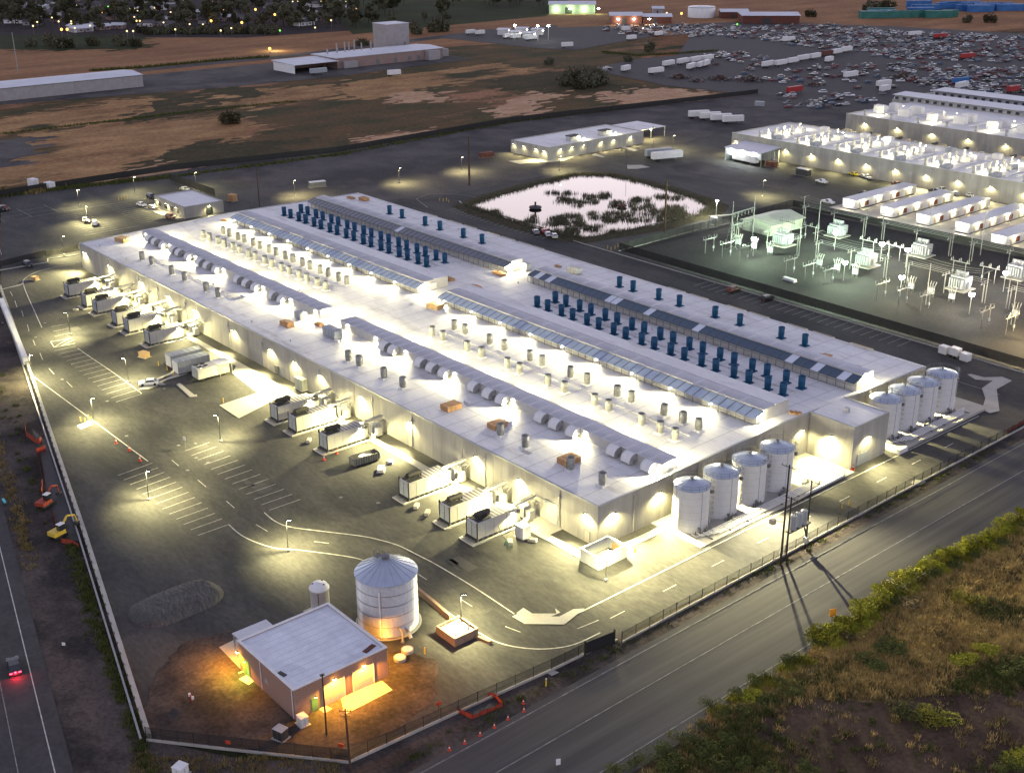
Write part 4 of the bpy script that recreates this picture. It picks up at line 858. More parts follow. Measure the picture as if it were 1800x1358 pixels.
# ================================================================== CARS
def car_proto(name, col, lab, kind='car', length=4.5):
    t = thing(name, lab, 'car')
    L2 = length / 2; w = .9
    if kind == 'car': prof = [(-L2, .35), (L2, .35), (L2, .72), (L2 - .15, .85), (L2 - 1.25, .95), (L2 - 1.9, 1.42), (-L2 + 1.1, 1.45), (-L2 + .45, .98), (-L2 + .03, .92)]
    elif kind == 'suv': prof = [(-L2, .42), (L2, .42), (L2, .9), (L2 - .12, 1.02), (L2 - 1.1, 1.12), (L2 - 1.65, 1.72), (-L2 + .55, 1.76), (-L2 + .12, 1.1)]
    else: prof = [(-L2, .5), (L2, .5), (L2, .98), (L2 - .1, 1.1), (L2 - 1.3, 1.18), (L2 - 1.8, 1.8), (L2 - 3.0, 1.82), (L2 - 3.2, 1.1), (-L2 + .1, 1.1)]
    b = MB(); n = len(prof)
    bm_ = []
    for x, z in prof:
        k = w if z < 1.2 else w - .22
        bm_.append((x, -k, z)); 
    b.v += [(x, y, z) for x, y, z in bm_] + [(x, -y, z) for x, y, z in bm_]
    for i in range(n):
        j = (i + 1) % n; b.f.append((i, j, n + j, n + i)[::-1]); b.m.append(0)
    b.f.append(tuple(range(n))); b.m.append(0); b.f.append(tuple(n + i for i in reversed(range(n)))); b.m.append(0)
    body_ = b.build('body', col, t)
    zt = max(z for x, z in prof); zb = 1.0 if kind == 'car' else 1.15
    fr = L2 - (1.25 if kind == 'car' else 1.15 if kind == 'suv' else 1.35); rr = -L2 + .5 if kind != 'pickup' else L2 - 3.15
    rt = fr - .62; rb = rr + .55 if kind == 'car' else rr + .08
    g_ = MB()
    for sgn in (-1, 1):
        y0, y1 = sgn * (w - .0), sgn * (w - .20)
        q = [(rr + .15, y0 * .985 + sgn * .03, zb), (fr - .1, y0 * .985 + sgn * .03, zb), (rt - .05, y1 + sgn * .02, zt - .1), (rb + .05, y1 + sgn * .02, zt - .1)]
        g_.poly(q if sgn < 0 else q[::-1])
    g_.poly([(fr + .05, -.75, zb - .0), (fr + .05, .75, zb - .0), (rt + .07, .62, zt - .08), (rt + .07, -.62, zt - .08)])
    g_.poly([(rr - .06, .75, zb), (rr - .06, -.75, zb), (rb - .1, -.62, zt - .08), (rb - .1, .62, zt - .08)])
    g_.build('window', M['glass'], t)
    for x in (-L2 + .85, L2 - .85):
        for y in (-w - .02, w - .2):
            k = MB(); k.tube((x, y, .33), (x, y + .22, .33), .33, 10); k.build('wheel', M['tyre'], t)
    for y in (-.62, .62):
        k = MB(); k.box(L2 - .02, y - .2, .62, L2 + .02, y + .2, .78); k.build('headlight', M['white'], t)
        k = MB(); k.box(-L2 - .02, y - .2, .68, -L2 + .03, y + .2, .84); k.build('tail_light', M['red'], t)
    return t
CP = {'white': mat('car_white', (0.72, 0.72, 0.72), rough=0.3, spec=0.6), 'dark': mat('car_dark', (0.02, 0.022, 0.026), rough=0.25, spec=0.6), 'red': mat('car_red', (0.42, 0.02, 0.03), rough=0.3, spec=0.6), 'silver': mat('car_silver', (0.42, 0.43, 0.44), rough=0.3, metal=0.5), 'yellow': mat('car_yellow', (0.6, 0.5, 0.06), rough=0.35), 'brown': mat('car_brown', (0.16, 0.06, 0.04), rough=0.4)}
CARS = [((262, 676), -2.05, 'white', 'car', 'white car standing in the yard by the curved ramps'), ((150, 388), 2.75, 'silver', 'car', 'silver car leftmost of three in the back parking lot'), ((154, 391), 2.75, 'dark', 'car', 'dark car between two pale cars in the back parking lot'), ((167, 395), 2.75, 'white', 'suv', 'white car rightmost of three in the back parking lot'),
        ((266, 348), .15, 'dark', 'suv', 'dark van parked behind the guard house'), ((249, 362), .1, 'white', 'car', 'white car parked left of the guard house'), ((269, 367), .1, 'beige', 'car', 'pale car parked next to the guard house walk'), ((300, 384), .1, 'brown', 'suv', 'dark brown car before the guard house near the roof edge'), ((325, 335), .2, 'silver', 'car', 'silver car half hidden behind the guard house roof'),
        ((942, 410), 2.6, 'silver', 'car', 'silver car leftmost in the row beside the pond'), ((957, 409), 2.6, 'red', 'car', 'red car parked beside the pond'), ((963, 414), 2.6, 'white', 'car', 'white car parked next to the red one by the pond'), ((974, 417), 2.6, 'white', 'car', 'white car rightmost in the row beside the pond'),
        ((1289, 512), 1.6, 'brown', 'suv', 'dark red car at the start of the stalls along the substation fence'), ((1348, 528), 1.6, 'dark', 'suv', 'black car in the stalls along the substation fence'),
        ((1444, 322), -.15, 'white', 'pickup', 'white pickup on the drive before the long white warehouse'), ((1455, 358), -.1, 'white', 'pickup', 'white pickup on the road beside the substation'), ((1517, 312), 2.7, 'silver', 'car', 'silver car parked at the warehouse wall left of the containers'), ((1524, 314), 2.7, 'white', 'pickup', 'white truck parked at the warehouse wall'),
        ((1500, 308), 2.8, 'yellow', 'car', 'yellow machine parked at the warehouse wall'), ((1575, 325), 2.8, 'brown', 'car', 'brown car by the warehouse near the container rows'), ((1640, 338), 2.7, 'dark', 'car', 'dark car between container rows and warehouse'), ((1656, 337), 2.7, 'white', 'pickup', 'white truck between container rows and warehouse'), ((1678, 343), 2.7, 'silver', 'suv', 'grey car between container rows and warehouse'), ((1704, 345), 2.8, 'white', 'car', 'white car right of the lit warehouse wall spot'), ((1520, 342), .4, 'dark', 'car', 'dark car left of the first container row'),
        ((50, 468), .1, 'dark', 'suv', 'dark vehicle on the road at the far left of the yard'), ((8, 369), .3, 'brown', 'suv', 'dark red vehicle at the far left of the parking lot'), ((2, 370), .3, 'dark', 'suv', 'black vehicle cut by the left picture edge')]
CP['beige'] = M['beige']; protos = {}
for q, rz, col, kind, lab in CARS:
    key = (col, kind)
    if key not in protos: o = protos[key] = car_proto('parked_' + ('pickup' if kind == 'pickup' else 'car'), CP[col], lab, kind, 5.4 if kind == 'pickup' else 4.5)
    else: o = dup(protos[key], label=lab)
    o['label'] = lab; o['group'] = 'cars parked around the site'
    o.location = at(*q); o.rotation_euler = (0, 0, rz)
hc = car_proto('car', CP['dark'], 'dark car with lit red tail lights driving on the left highway'); p = hw(-27, 2.0); hc.location = (p[0], p[1], -.05); hc.rotation_euler = (0, 0, math.atan2(-U2.y, -U2.x))
for ch in hc.children:
    if ch.name.startswith('tail_light'):
        ch.data.materials.clear(); ch.data.materials.append(M['e_red'])
lamp((-2.5, 0, .7), 60, (1, .03, .06), hc)
# ================================================================== STORAGE TANKS
POSN = ['leftmost', 'second from left', 'third from left', 'rightmost']
def tank_proto(h=8.3, r=3.28):
    t = thing('storage_tank', '', 'storage tank', (0, 0, 0), 0, '')
    b = MB(); b.lathe(0, 0, [(r, .05), (r, h)], 32); sh = b.build('shell', M['tank'], t, True)
    for k in range(1, 6):
        b = MB(); b.lathe(0, 0, [(r + .004, k * h / 6 - .03), (r + .02, k * h / 6), (r + .004, k * h / 6 + .03)], 32); b.build('shell_band', M['genwall'], sh, True)
    for a in (0.2, 1.77, 3.34, 4.91):
        b = MB(); p = (r + .01) * math.cos(a - 2.0), (r + .01) * math.sin(a - 2.0); b.tube((p[0], p[1], .1), (p[0], p[1], h), .035, 5); b.build('shell_seam', M['galvd'], sh)
    b = MB(); b.lathe(0, 0, [(r + .12, h - .04), (r + .12, h + .05), (r * .66, h + .52), (r * .33, h + .82), (.32, h + .98)], 32); b.cyl(0, 0, h + .9, h + 1.0, .33, n=12)
    rf = b.build('dome', M['tankroof'], t, False)
    b = MB()
    for i in range(16):
        a = i * math.pi / 8; c, s = math.cos(a), math.sin(a)
        b.path([((r + .1) * c, (r + .1) * s, h + .07), (r * .66 * c, r * .66 * s, h + .54), (.35 * c, .35 * s, h + .99)], .035, 4)
    stuff(b.build('roof_rib', M['tankroof'], rf))
    b = MB(); b.cyl(0, 0, h + .95, h + 1.35, .22, n=8); b.cyl(0, 0, h + 1.35, h + 1.5, .42, .3, n=8); b.build('vent', M['galvd'], rf)
    b = MB()
    for z in (h + .55, h + 1.05):
        b.path([((r + .13) * math.cos(i * math.pi / 16), (r + .13) * math.sin(i * math.pi / 16), z) for i in range(33)], .03, 4)
    for i in range(14):
        a = i * math.pi / 7; b.tube(((r + .13) * math.cos(a), (r + .13) * math.sin(a), h), ((r + .13) * math.cos(a), (r + .13) * math.sin(a), h + 1.06), .03, 4)
    stuff(b.build('guard_rail', M['galvd'], t))
    # caged ladder on the right hand side
    a = math.radians(52); c, s = math.cos(a), math.sin(a); b = MB(); R1, T = r + .35, .28
    for sg_ in (-1, 1): b.tube((R1 * c - sg_ * T * s, R1 * s + sg_ * T * c, .3), (R1 * c - sg_ * T * s, R1 * s + sg_ * T * c, h + 1.2), .035, 4)
    for k in range(16): b.tube((R1 * c - T * s, R1 * s + T * c, .5 + k * .52), (R1 * c + T * s, R1 * s - T * c, .5 + k * .52), .025, 4)
    b.build('ladder', M['white'], t)
    b = MB()
    for k in range(7):
        z = 2.4 + k * 1.05; b.path([((r + .35) * c + .42 * math.cos(a + u) + .1 * c, (r + .35) * s + .42 * math.sin(a + u) + .1 * s, z) for u in [math.radians(d) for d in range(-110, 111, 44)]], .03, 4)
    b.box(R1 * c - .25, R1 * s - .25, h * .78, R1 * c + .35, R1 * s + .35, h * .78 + .55); b.build('ladder_cage', M['galvd'], t)
    a = math.radians(-20); c, s = math.cos(a), math.sin(a)
    b = MB(); b.tube((r * c, r * s, 1.0), ((r + .6) * c, (r + .6) * s, 1.0), .25, 8); b.tube(((r + .6) * c, (r + .6) * s, 1.0), ((r + .6) * c, (r + .6) * s, .1), .18, 8)
    for k in range(4): b.tube(((r + .3) * c - k * .5 * s, (r + .3) * s + k * .5 * c - 1, .15), ((r + .3) * c - k * .5 * s, (r + .3) * s + k * .5 * c - 1, .8), .1, 6)
    b.build('outlet_valve', M['galvd'], t)
    b = MB(); b.cyl(0, 0, -.05, .1, r + .35, n=32); b.build('base_ring', M['concrete'], t)
    return t
tk = tank_proto(); n_ = 0
for grp, YS, desc in (('near tanks', (18.5, 26.6, 34.7, 42.9), 'white storage tank, %s of the four beside the nearest front corner'), ('far tanks', (79.6, 86.6, 93.7, 101.3), 'white storage tank, %s of the four right of the entrance block')):
    for i, y in enumerate(YS):
        o = tk if n_ == 0 else dup(tk); n_ += 1
        o.location = (5.1 if grp == 'near tanks' else 4.9, y, .0); o['label'] = desc % POSN[i]; o['group'] = grp
    if grp == 'near tanks':
        tt = [c for c in bpy.data.objects if c.get('label') == desc % POSN[2]][0]
        b = MB(); b.box(2.9, .3, 8.7, 3.3, .7, 9.0); fl_ = b.build('flood_lamp', M['galvd'], tt); lamp((3.6, .5, 8.9), 30000, WHITE, fl_, 128, (1, -.55, -.16), .12, .7)  # added flood, not a visible fixture: casts the pole shadows, lights road and verge
# pipe runs in front of the tanks
for lab, y0, y1, n in (('white pipe run in front of the near tanks', 15.5, 52, 5), ('white pipe run in front of the far tanks', 76.5, 105, 5)):
    t = thing('pipe_run', lab, 'pipes', (0, 0, 0))
    for k in range(n):
        b = MB(); yy0 = y0 + k * 1.1; b.path([(8.2, yy0, .5), (9.3 + k * .42, yy0, .35), (9.3 + k * .42, y1 - k * .8, .35)], .11, 6); b.build('pipe', M['white'], t)
    y = y0 + 2
    while y < y1:
        b = MB(); b.box(9.0, y, .0, 11.4, y + .2, .22); b.build('sleeper', M['galvd'], t); y += 5
    for k in range(5):
        b = MB(); yy = y0 + 3 + k * (y1 - y0 - 8) / 4.0; b.box(8.6, yy, .05, 9.2, yy + 1.6, .7); b.tube((8.7, yy + .4, .7), (8.7, yy + .4, 1.3), .06, 5); b.tube((9.0, yy + 1.1, .7), (9.0, yy + 1.1, 1.2), .1, 6); b.build('pump', M['galvd'], t)
t = thing('containment_wall', 'low white concrete wall at the end of the near tank apron', 'wall', (0, 0, 0))
b = MB(); b.box(11.7, 44, -.1, 12.0, 56.5, .55); b.build('wall', M['white'], t)
for y in (53.5, 54.6, 55.7, 56.3):
    b = MB(); b.tube((11.85, y, .55), (11.85, y, 1.2), .05, 5); b.build('post', M['galvd'], t)
t = thing('containment_wall', 'low white concrete block at the foot of the far tank apron', 'wall', (0, 0, 0))
b = MB(); b.box(12.45, 73.4, -.1, 13.2, 76.5, .9); b.build('wall', M['white'], t); b = MB(); b.box(12.4, 76.5, -.1, 12.7, 108, .45); b.build('curb', M['concrete'], t)

# ================================================================== FENCES
def picket_panel(L, h, m, gap=.13, w=.02):
    b = MB(); n = int(L / gap)
    for i in range(n):
        x = (i + .5) * L / n; b.poly([(x - w, 0, .12), (x + w, 0, .12), (x + w, 0, h), (x - w, 0, h)])
    for z in (.15, h * .5, h - .06): b.box(0, -.025, z - .025, L, .025, z + .025)
    return b.mesh('fence_panel', M[m])
def fence(pts, lab, h=2.0, step=3.05, m='black', base=.0, plinth=0.0, gap=.13, w=.02, skip=(), z0=-.1):
    t = thing('fence', lab, 'fence', (0, 0, 0)); k = 0
    pm_ = MB(); pm_.box(-.05, -.05, z0, .05, .05, h + .1); pm_ = pm_.mesh('post', M[m])
    cache = {}
    for a, c in zip(pts, pts[1:]):
        a = Vector((a[0], a[1])); c = Vector((c[0], c[1])); d = c - a; n = max(1, round(d.length / step)); L = d.length / n; rz = math.atan2(d.y, d.x); key = round(L, 2)
        if key not in cache: cache[key] = picket_panel(L, h, m, gap, w)
        if plinth:
            for i in range(n):
                p = a + d * (i / n); b = MB(); b.box(.01, -.12, z0, L - .01, .12, plinth); o = b.build('plinth_block', M['concrete'], t, loc=(p.x, p.y, 0)); o.rotation_euler = (0, 0, rz)
        for i in range(n):
            p = a + d * (i / n)
            if k not in skip: place(cache[key], 'fence_panel', t, (p.x, p.y, 0), rz)
            place(pm_, 'post', t, (p.x, p.y, 0), rz); k += 1
    place(pm_, 'post', t, (pts[-1][0], pts[-1][1], 0)); return t
fence([(23.4, -17.5), (23.0, 60), (22.9, 125), (22.6, 215)], 'long black picket fence with concrete plinth along the road', 2.0, 3.05, 'black', plinth=.28)
fence([(-2.6, -83.0), (8, -74.2), (19.3, -64.6)], 'dark fence along the bottom edge behind the silo yard', 2.2, 2.4, 'black', plinth=.3, gap=.1, w=.03)
fence([(19.3, -64.6), (20.4, -47), (21.6, -30.5)], 'black fence with pink lit plinth between silo yard and road', 2.0, 3.05, 'black', plinth=.3)
fence([(21.6, -30.5), (21.9, -22.5)], 'short dark fence left of the sliding gate', 2.0, 2.7, 'black', plinth=.3, gap=.09, w=.03)
t = thing('sliding_gate', 'black solid sliding gate beside the road', 'gate', (22.0, -24.0, 0), math.pi / 2 - .12)
b = MB(); b.box(0, -.05, .1, 5.6, .05, 2.15); b.build('leaf', M['black'], t)
for x in (0, 5.6):
    b = MB(); b.box(x - .12, -.1, -.1, x + .12, .1, 2.5); b.build('post', M['black'], t)
for i in range(8):
    b = MB(); b.box(.2 + i * .7, .052, .2, .26 + i * .7, .09, 2.1); b.build('stile', M['dark'], t)
b = MB(); b.box(-.5, .2, -.1, 6.5, .5, .2); b.build('track', M['concrete'], t)
fence([(-346, 14), (-347, 86), (-333, 160), (-341, 270), (-325, 383), (-318, 439)], 'long dark fence between back lots and the dry field', 2.6, 5.0, 'black', gap=.07, w=.035)
fence([(-318, 439), (-231, 418), (-170, 404)], 'pale topped fence in front of the scrap yard', 2.2, 5.0, 'galvd', gap=.3, w=.03)
fence([at(300, 318), at(378, 345)], 'dark solid fence behind the guard house', 3.0, 4.0, 'black', gap=.07, w=.034)
fence([(-346, 14), (-322, -4)], 'dark fence at the far left corner of the parking lot', 2.4, 4.0, 'black', gap=.07, w=.034)
fence([at(0, 470), at(80, 450), at(82, 452), at(138, 440)], 'dark fence behind the far left road bend', 2.0, 4.0, 'black', gap=.09, w=.035)
fence([(-133.5, 139.7), (-83, 139.2), (-20, 138.6), (21, 138)], 'dark fence between substation and the back stalls', 2.6, 3.05, 'black', gap=.075, w=.032)
fence([(-133.5, 139.7), (-133.2, 230)], 'dark fence along the left side of the substation', 2.6, 4.0, 'black', gap=.09, w=.03)
fence([(-133.2, 230), (-46, 230.5), (20, 231)], 'dark fence between substation and container rows', 2.6, 4.0, 'black', gap=.07, w=.034)
# ---- south west boundary wall made of capped blocks
SWP = [(-226.3, -26.6), (-148.7, -45.6), (-63.7, -66.8), (-2.6, -82.6)]
t = thing('boundary_wall', 'long pale concrete boundary wall along the left highway', 'wall', (0, 0, 0))
wb = MB(); wb.box(0.03, -.35, -.2, 3.02, .35, .75); wbme = wb.mesh('wall_block', M['concrete'])
wp = MB(); wp.box(-.06, -.42, .75, .06, -.3, 1.15); wp = wp.mesh('post', M['dark'])
for a, c in zip(SWP, SWP[1:]):
    a = Vector(a); c = Vector(c); d = c - a; n = round(d.length / 3.05); rz = math.atan2(d.y, d.x)
    for i in range(n):
        p = a + d * (i / n); place(wbme, 'wall_block', t, (p.x, p.y, rnd.uniform(-.04, .04)), rz); place(wp, 'post', t, (p.x, p.y, 0), rz)
b = MB()
V_ = Vector((-.2442, -.9697))
for (s0, s1) in ((0, 3),):
    pts = [Vector(p) + V_ * 1.1 for p in SWP]; b.strip(pts, .28, .45); b.strip([p + V_ * .1 for p in pts], .1, .3)
b.build('guard_rail', M['steel'], t)
t = thing('site_wall', 'tall bright white wall at the left edge of the yard', 'wall', (0, 0, 0))
a = Vector(at(4, 535).xy); c = Vector(at(46, 640).xy); d = c - a; n = 9; rz = math.atan2(d.y, d.x)
for i in range(n):
    b = MB(); b.box(.02, -.6, -.1, d.length / n - .02, .6, 1.9); o = b.build('wall_block', M['white'], t, loc=((a + d * (i / n)).x, (a + d * (i / n)).y, 0)); o.rotation_euler = (0, 0, rz)
# ---- curved retaining curb by the silo
t = thing('retaining_wall', 'low concrete retaining wall between silo and drive', 'wall', (0, 0, 0))
P = [at(728, 1036), at(760, 1062), at(792, 1090), at(838, 1120), at(862, 1130)]
for p, q in zip(P, P[1:]):
    d = q - p; b = MB(); b.cbox(0, 0, -.1, d.length + .05, .5, 1.1 if q.x < at(800, 1095).x else .5); o = b.build('wall_block', M['silowall'], t, loc=((p.x + q.x) / 2, (p.y + q.y) / 2, 0)); o.rotation_euler = (0, 0, math.atan2(d.y, d.x))
t = thing('bollard_box', 'square concrete box of bollards around a pole lamp by the silo', 'enclosure', (0, 0, 0))
c0 = at(805, 1112); 
for q in ((-2.2, -2.6, 2.6, -2.3), (2.3, -2.3, 2.6, 2.0), (-2.2, 1.7, 2.3, 2.0), (-2.2, -2.3, -1.9, 1.7)):
    b = MB(); b.box(c0.x + q[0], c0.y + q[1], -.1, c0.x + q[2], c0.y + q[3], 1.35); b.build('wall', M['silowall'], t)
b = MB(); b.box(c0.x - 1.9, c0.y - 2.3, 0, c0.x + 2.3, c0.y + 1.7, .9); b.build('fill', M['concrete'], t)
for x, y in ((-1.2, -1.5), (-1.2, 1), (1.5, -1.5), (1.5, 1), (.2, -1.6)):
    b = MB(); b.cyl(c0.x + x, c0.y + y, .9, 2.1, .1, n=8); b.build('bollard', M['white'], t)

# ================================================================== SILO COMPOUND
SX, SY, SR, SH = -4.9, -41.3, 4.75, 9.3
t = thing('grain_silo', 'large corrugated steel silo with conical roof lit orange', 'silo', (SX, SY, 0))
b = MB(); prof = []
for k in range(81): prof.append((SR + (.05 if k % 2 else -.03), .1 + k * (SH - .15) / 80))
b.lathe(0, 0, prof, 40); sh = b.build('shell', M['silo'], t)
for k in range(1, 5):
    b = MB(); b.lathe(0, 0, [(SR + .06, k * SH / 5 - .04), (SR + .1, k * SH / 5), (SR + .06, k * SH / 5 + .04)], 40); b.build('shell_band', M['galvd'], sh)
b = MB(); b.lathe(0, 0, [(SR + .22, SH - .08), (SR + .22, SH), (.55, SH + 2.2), (.55, SH + 2.35)], 40); rf = b.build('cone_roof', M['tankroof'], t)
for i in range(20):
    a = i * math.pi / 10; b = MB(); b.tube(((SR + .15) * math.cos(a), (SR + .15) * math.sin(a), SH + .06), (.6 * math.cos(a), .6 * math.sin(a), SH + 2.24), .045, 4); b.build('roof_rib', M['tankroof'], rf)
b = MB(); b.cyl(0, 0, SH + 2.2, SH + 2.7, .6, n=12); b.cyl(0, 0, SH + 2.7, SH + 2.85, .75, .5, n=12); b.build('cap', M['galvd'], rf)
b = MB(); b.box(-2.4, -.5, SH + 1.7, -.5, .5, SH + 1.78); b.path([(-2.4, -.5, SH + 2.7), (-.5, -.5, SH + 2.7), (-.5, .5, SH + 2.7), (-2.4, .5, SH + 2.7), (-2.4, -.5, SH + 2.7)], .04, 4)
for x in (-2.4, -1.5, -.5):
    for y in (-.5, .5): b.tube((x, y, SH + 1), (x, y, SH + 2.7), .04, 4)
b.build('platform', M['galvd'], t)
a = math.atan2(CAMC.y - SY, CAMC.x - SX) - .25; c, s = math.cos(a), math.sin(a)
b = MB(); b.path([((SR + .1) * c, (SR + .1) * s, SH - 1.0), ((SR + .3) * c, (SR + .3) * s, SH - 1.0), ((SR + .3) * c, (SR + .3) * s, .3)], .16, 8); b.build('downpipe', M['white'], t)
b = MB(); b.cyl(0, 0, -.1, .12, SR + .5, n=32); b.build('base_ring', M['concrete'], t)
b = MB(); a += .8; c, s = math.cos(a), math.sin(a); b.path([(SR * c, SR * s, 1), ((SR + 1) * c, (SR + 1) * s, 1), ((SR + 1.6) * c, (SR + 1.6) * s, .2)], .3, 8); b.build('outlet', M['galv'], t)
t = thing('poly_tank', 'small white ribbed cylindrical tank behind the brick pump house', 'tank', (-14.2, -48.0, 0))
b = MB(); b.lathe(0, 0, [(1.5, 0.1), (1.5, 4.4), (1.62, 4.45), (1.62, 4.7), (1.5, 4.75), (1.3, 5.2), (.5, 5.5), (.4, 5.52)], 24); b.cyl(0, 0, 5.4, 5.55, .45, n=12); b.build('shell', M['white'], t, True)
for x, y in ((.8, .4), (-.6, -.8), (-.5, .9)):
    b = MB(); b.cyl(x, y, 5.0, 5.4, .16, n=8); b.build('vent', M['black'], t)
b = MB(); b.tube((1.2, -1.0, .2), (1.2, -1.0, 4.4), .06, 5); b.build('pipe', M['galvd'], t); b = MB(); b.cbox(0, 0, -.05, 4.2, 4.2, .16); b.build('base_slab', M['concrete'], t)
# brick pump house: corner nearest the camera at pixel (520, 1265)
BHX0, BHX1, BHY0, BHY1, BHH = -8.9, 6.9, -65.3, -49.6, 4.9
t = thing('pump_house', 'square brick pump house with pale flat roof and orange lamps', 'building', (0, 0, 0))
bw = MB(); bw.box(BHX0, BHY0, -.1, BHX1, BHY0 + .3, BHH); bw.build('wall', M['brick'], t); bw = MB(); bw.box(BHX1 - .3, BHY0 + .3, -.1, BHX1, BHY1 - .3, BHH); wallr = bw.build('wall', M['brick'], t)
bw = MB(); bw.box(BHX0, BHY1 - .3, -.1, BHX1, BHY1, BHH); bw.build('wall', M['brick'], t); bw = MB(); bw.box(BHX0, BHY0 + .3, -.1, BHX0 + .3, BHY1 - .3, BHH); bw.build('wall', M['brick'], t)
M['rseam'] = mat('rseam', (.46, .47, .5), rough=.6); M['pumproof'] = mat('pumproof', (0.70, 0.72, 0.76), (0.60, 0.62, 0.66), 0.4, 0.5, fine=0.08, fscale=2.5, c3=(0.52, 0.54, 0.58), scale3=.25, lo3=.55, hi3=.7)
b = MB(); b.box(BHX0 + .31, BHY0 + .31, BHH - .4, BHX1 - .31, BHY1 - .31, BHH - .12); rf = b.build('flat_roof', M['pumproof'], t)
for k in range(1, 11):
    x = BHX0 + .3 + k * (BHX1 - BHX0 - .6) / 11; b = MB(); b.box(x - .03, BHY0 + 1.4 + rnd.uniform(0, 1), BHH - .119, x + .03, BHY1 - 1.2, BHH - .11); b.build('roof_seam', M['rseam'], rf)
b = MB(); b.cbox(5.3, -51.6, BHH - .119, .8, 2.2, .1, 0, .3); b.build('roof_patch', M['rust'], rf); b = MB(); b.cbox(2.4, -64.4, BHH - .119, 1.4, .6, .1, 0, .2); b.build('roof_patch', M['dark'], rf)
for q in ((BHX0 - .08, BHY0 - .08, BHX1 + .08, BHY0 + .34), (BHX0 - .08, BHY1 - .34, BHX1 + .08, BHY1 + .08), (BHX1 - .34, BHY0 + .34, BHX1 + .08, BHY1 - .34), (BHX0 - .08, BHY0 + .34, BHX0 + .34, BHY1 - .34)):
    b = MB(); b.box(q[0], q[1], BHH + .001, q[2], q[3], BHH + .14); b.build('coping', M['white'], t)
for y in (-58.9, -53.9):
    b = MB(); b.box(BHX1 + .005, y - 1.7, 0, BHX1 + .06, y + 1.7, 3.4); d = b.build('garage_door', M['door'], t)
    for k in range(1, 6):
        b = MB(); b.box(BHX1 + .062, y - 1.68, k * .57 - .02, BHX1 + .075, y + 1.68, k * .57 + .02); b.build('panel_seam', M['beige'], d)
    for yy in (y - 1.82, y + 1.7):
        b = MB(); b.box(BHX1 + .005, yy, 0, BHX1 + .14, yy + .12, 3.55); b.build('door_frame', M['white'], d)
b = MB(); b.box(BHX1 + .005, -62.6, 0, BHX1 + .05, -61.6, 2.2); b.build('door', M['greendoor'], t)
b = MB(); b.box(-7.9, BHY0 - .06, 0, -5.9, BHY0 - .005, 2.5); gd = b.build('door', M['greendoor'], t); b = MB(); b.box(-6.92, BHY0 - .08, .05, -6.88, BHY0 - .062, 2.45); b.build('door_seam', M['dark'], gd)
for x in (-2.2, 6.6):
    b = MB(); b.tube((x, BHY0 - .12, .1), (x, BHY0 - .12, BHH), .07, 6); b.build('downpipe', M['white'], t)
b = MB(); b.box(-1.2, BHY0 - .05, 1.9, -.4, BHY0 - .005, 2.6); b.build('vent', M['galv'], t)
b = MB(); b.box(-12.9, -64.2, 3.6, BHX0 - .09, -58.4, 3.75); b.build('canopy', M['metalroof'], t)
for x, y in ((-12.7, -64.0), (-12.7, -58.6)):
    b = MB(); b.box(x - .08, y - .08, -.1, x + .08, y + .08, 3.6); b.build('canopy_post', M['galv'], t)
def plamp(x, y, z, rz, me, power, col, spot=160, aim=(0, -.5, -1)):
    o = place(wbm, 'wall_lamp', t, (x, y, z), rz); o.scale = (.8, .5, .8); place(wlm_s if me == 's' else me, 'lens', o); (lamp((0, -.9, -.1), power * .09, col, o, 150, (0, -.3, -1), .1), lamp((0, -1.1, -.1), power * .26, col, o, 166, (0, -.25, -1), .1, .8, 1.7)) if power > 900 else lamp((0, -.9, -.1), power, col, o, spot, aim, .1)
wlm_s = MB(); wlm_s.box(-.3, -1.1, -.1, .3, -.6, .02); wlm_s = wlm_s.mesh('lens', M['e_sod']); wlg = MB(); wlg.box(-.2, -1.0, -.1, .2, -.6, .02); wlg = wlg.mesh('lens', M['e_green'])
plamp(BHX1, -58.9, 4.0, math.pi / 2, 's', 4200, SODIUM); plamp(BHX1, -53.9, 4.0, math.pi / 2, 's', 4600, SODIUM); plamp(BHX1, -62.1, 2.5, math.pi / 2, wlg, 60, (.8, 1, .1))
plamp(3.5, BHY1, 4.0, math.pi, 's', 3600, SODIUM); plamp(-8.6, BHY0, 3.3, 0, 's', 4800, SODIUM, 175, (-.3, -.8, -1)); plamp(-6.6, BHY0, 2.7, 0, wlg, 500, (.3, 1, .12), 120)
boxthing('air_conditioner', 'white air conditioner box at the pump house corner', 'air conditioner', (8.3, -65.0, 0), 1.3, 1.1, 1.3, 'white')
boxthing('transformer', 'dark transformer box on a slab by the bottom fence', 'transformer', at(494, 1296), 1.6, 1.3, 1.5, 'dark', .3, 'greybox')
for q, lab in (((716, 1144), 'left round pale well cover beside the silo'), ((703, 1158), 'right round pale well cover beside the silo')):
    p = at(*q); tt = thing('well_cover', lab, 'well cover', p, 0, 'well covers'); b = MB(); b.cyl(0, 0, -.05, .45, .95, n=16); b.build('ring', M['concrete'], tt); b = MB(); b.cyl(0, 0, .451, .55, .8, .3, n=16); b.build('cover', M['white'], tt)
tt = thing('standpipe', 'pale goose neck pipe beside the silo', 'pipe', at(708, 1128)); b = MB(); b.path([(0, 0, 0), (0, 0, 1.6), (-.8, .2, 1.9), (-1.8, .4, 1.5)], .16, 8); b.build('pipe', M['beige'], tt); b = MB(); b.cyl(0, 0, 0, .2, .3, n=8); b.build('flange', M['steel'], tt)
tt = thing('hydrant', 'twin headed pale hydrant standing in the dirt left of the pump house', 'hydrant', at(337, 1232)); b = MB(); b.cyl(0, 0, 0, 1.0, .14, n=8); b.tube((-.5, 0, .8), (.5, 0, .8), .1, 6); b.build('body', M['red'], tt)
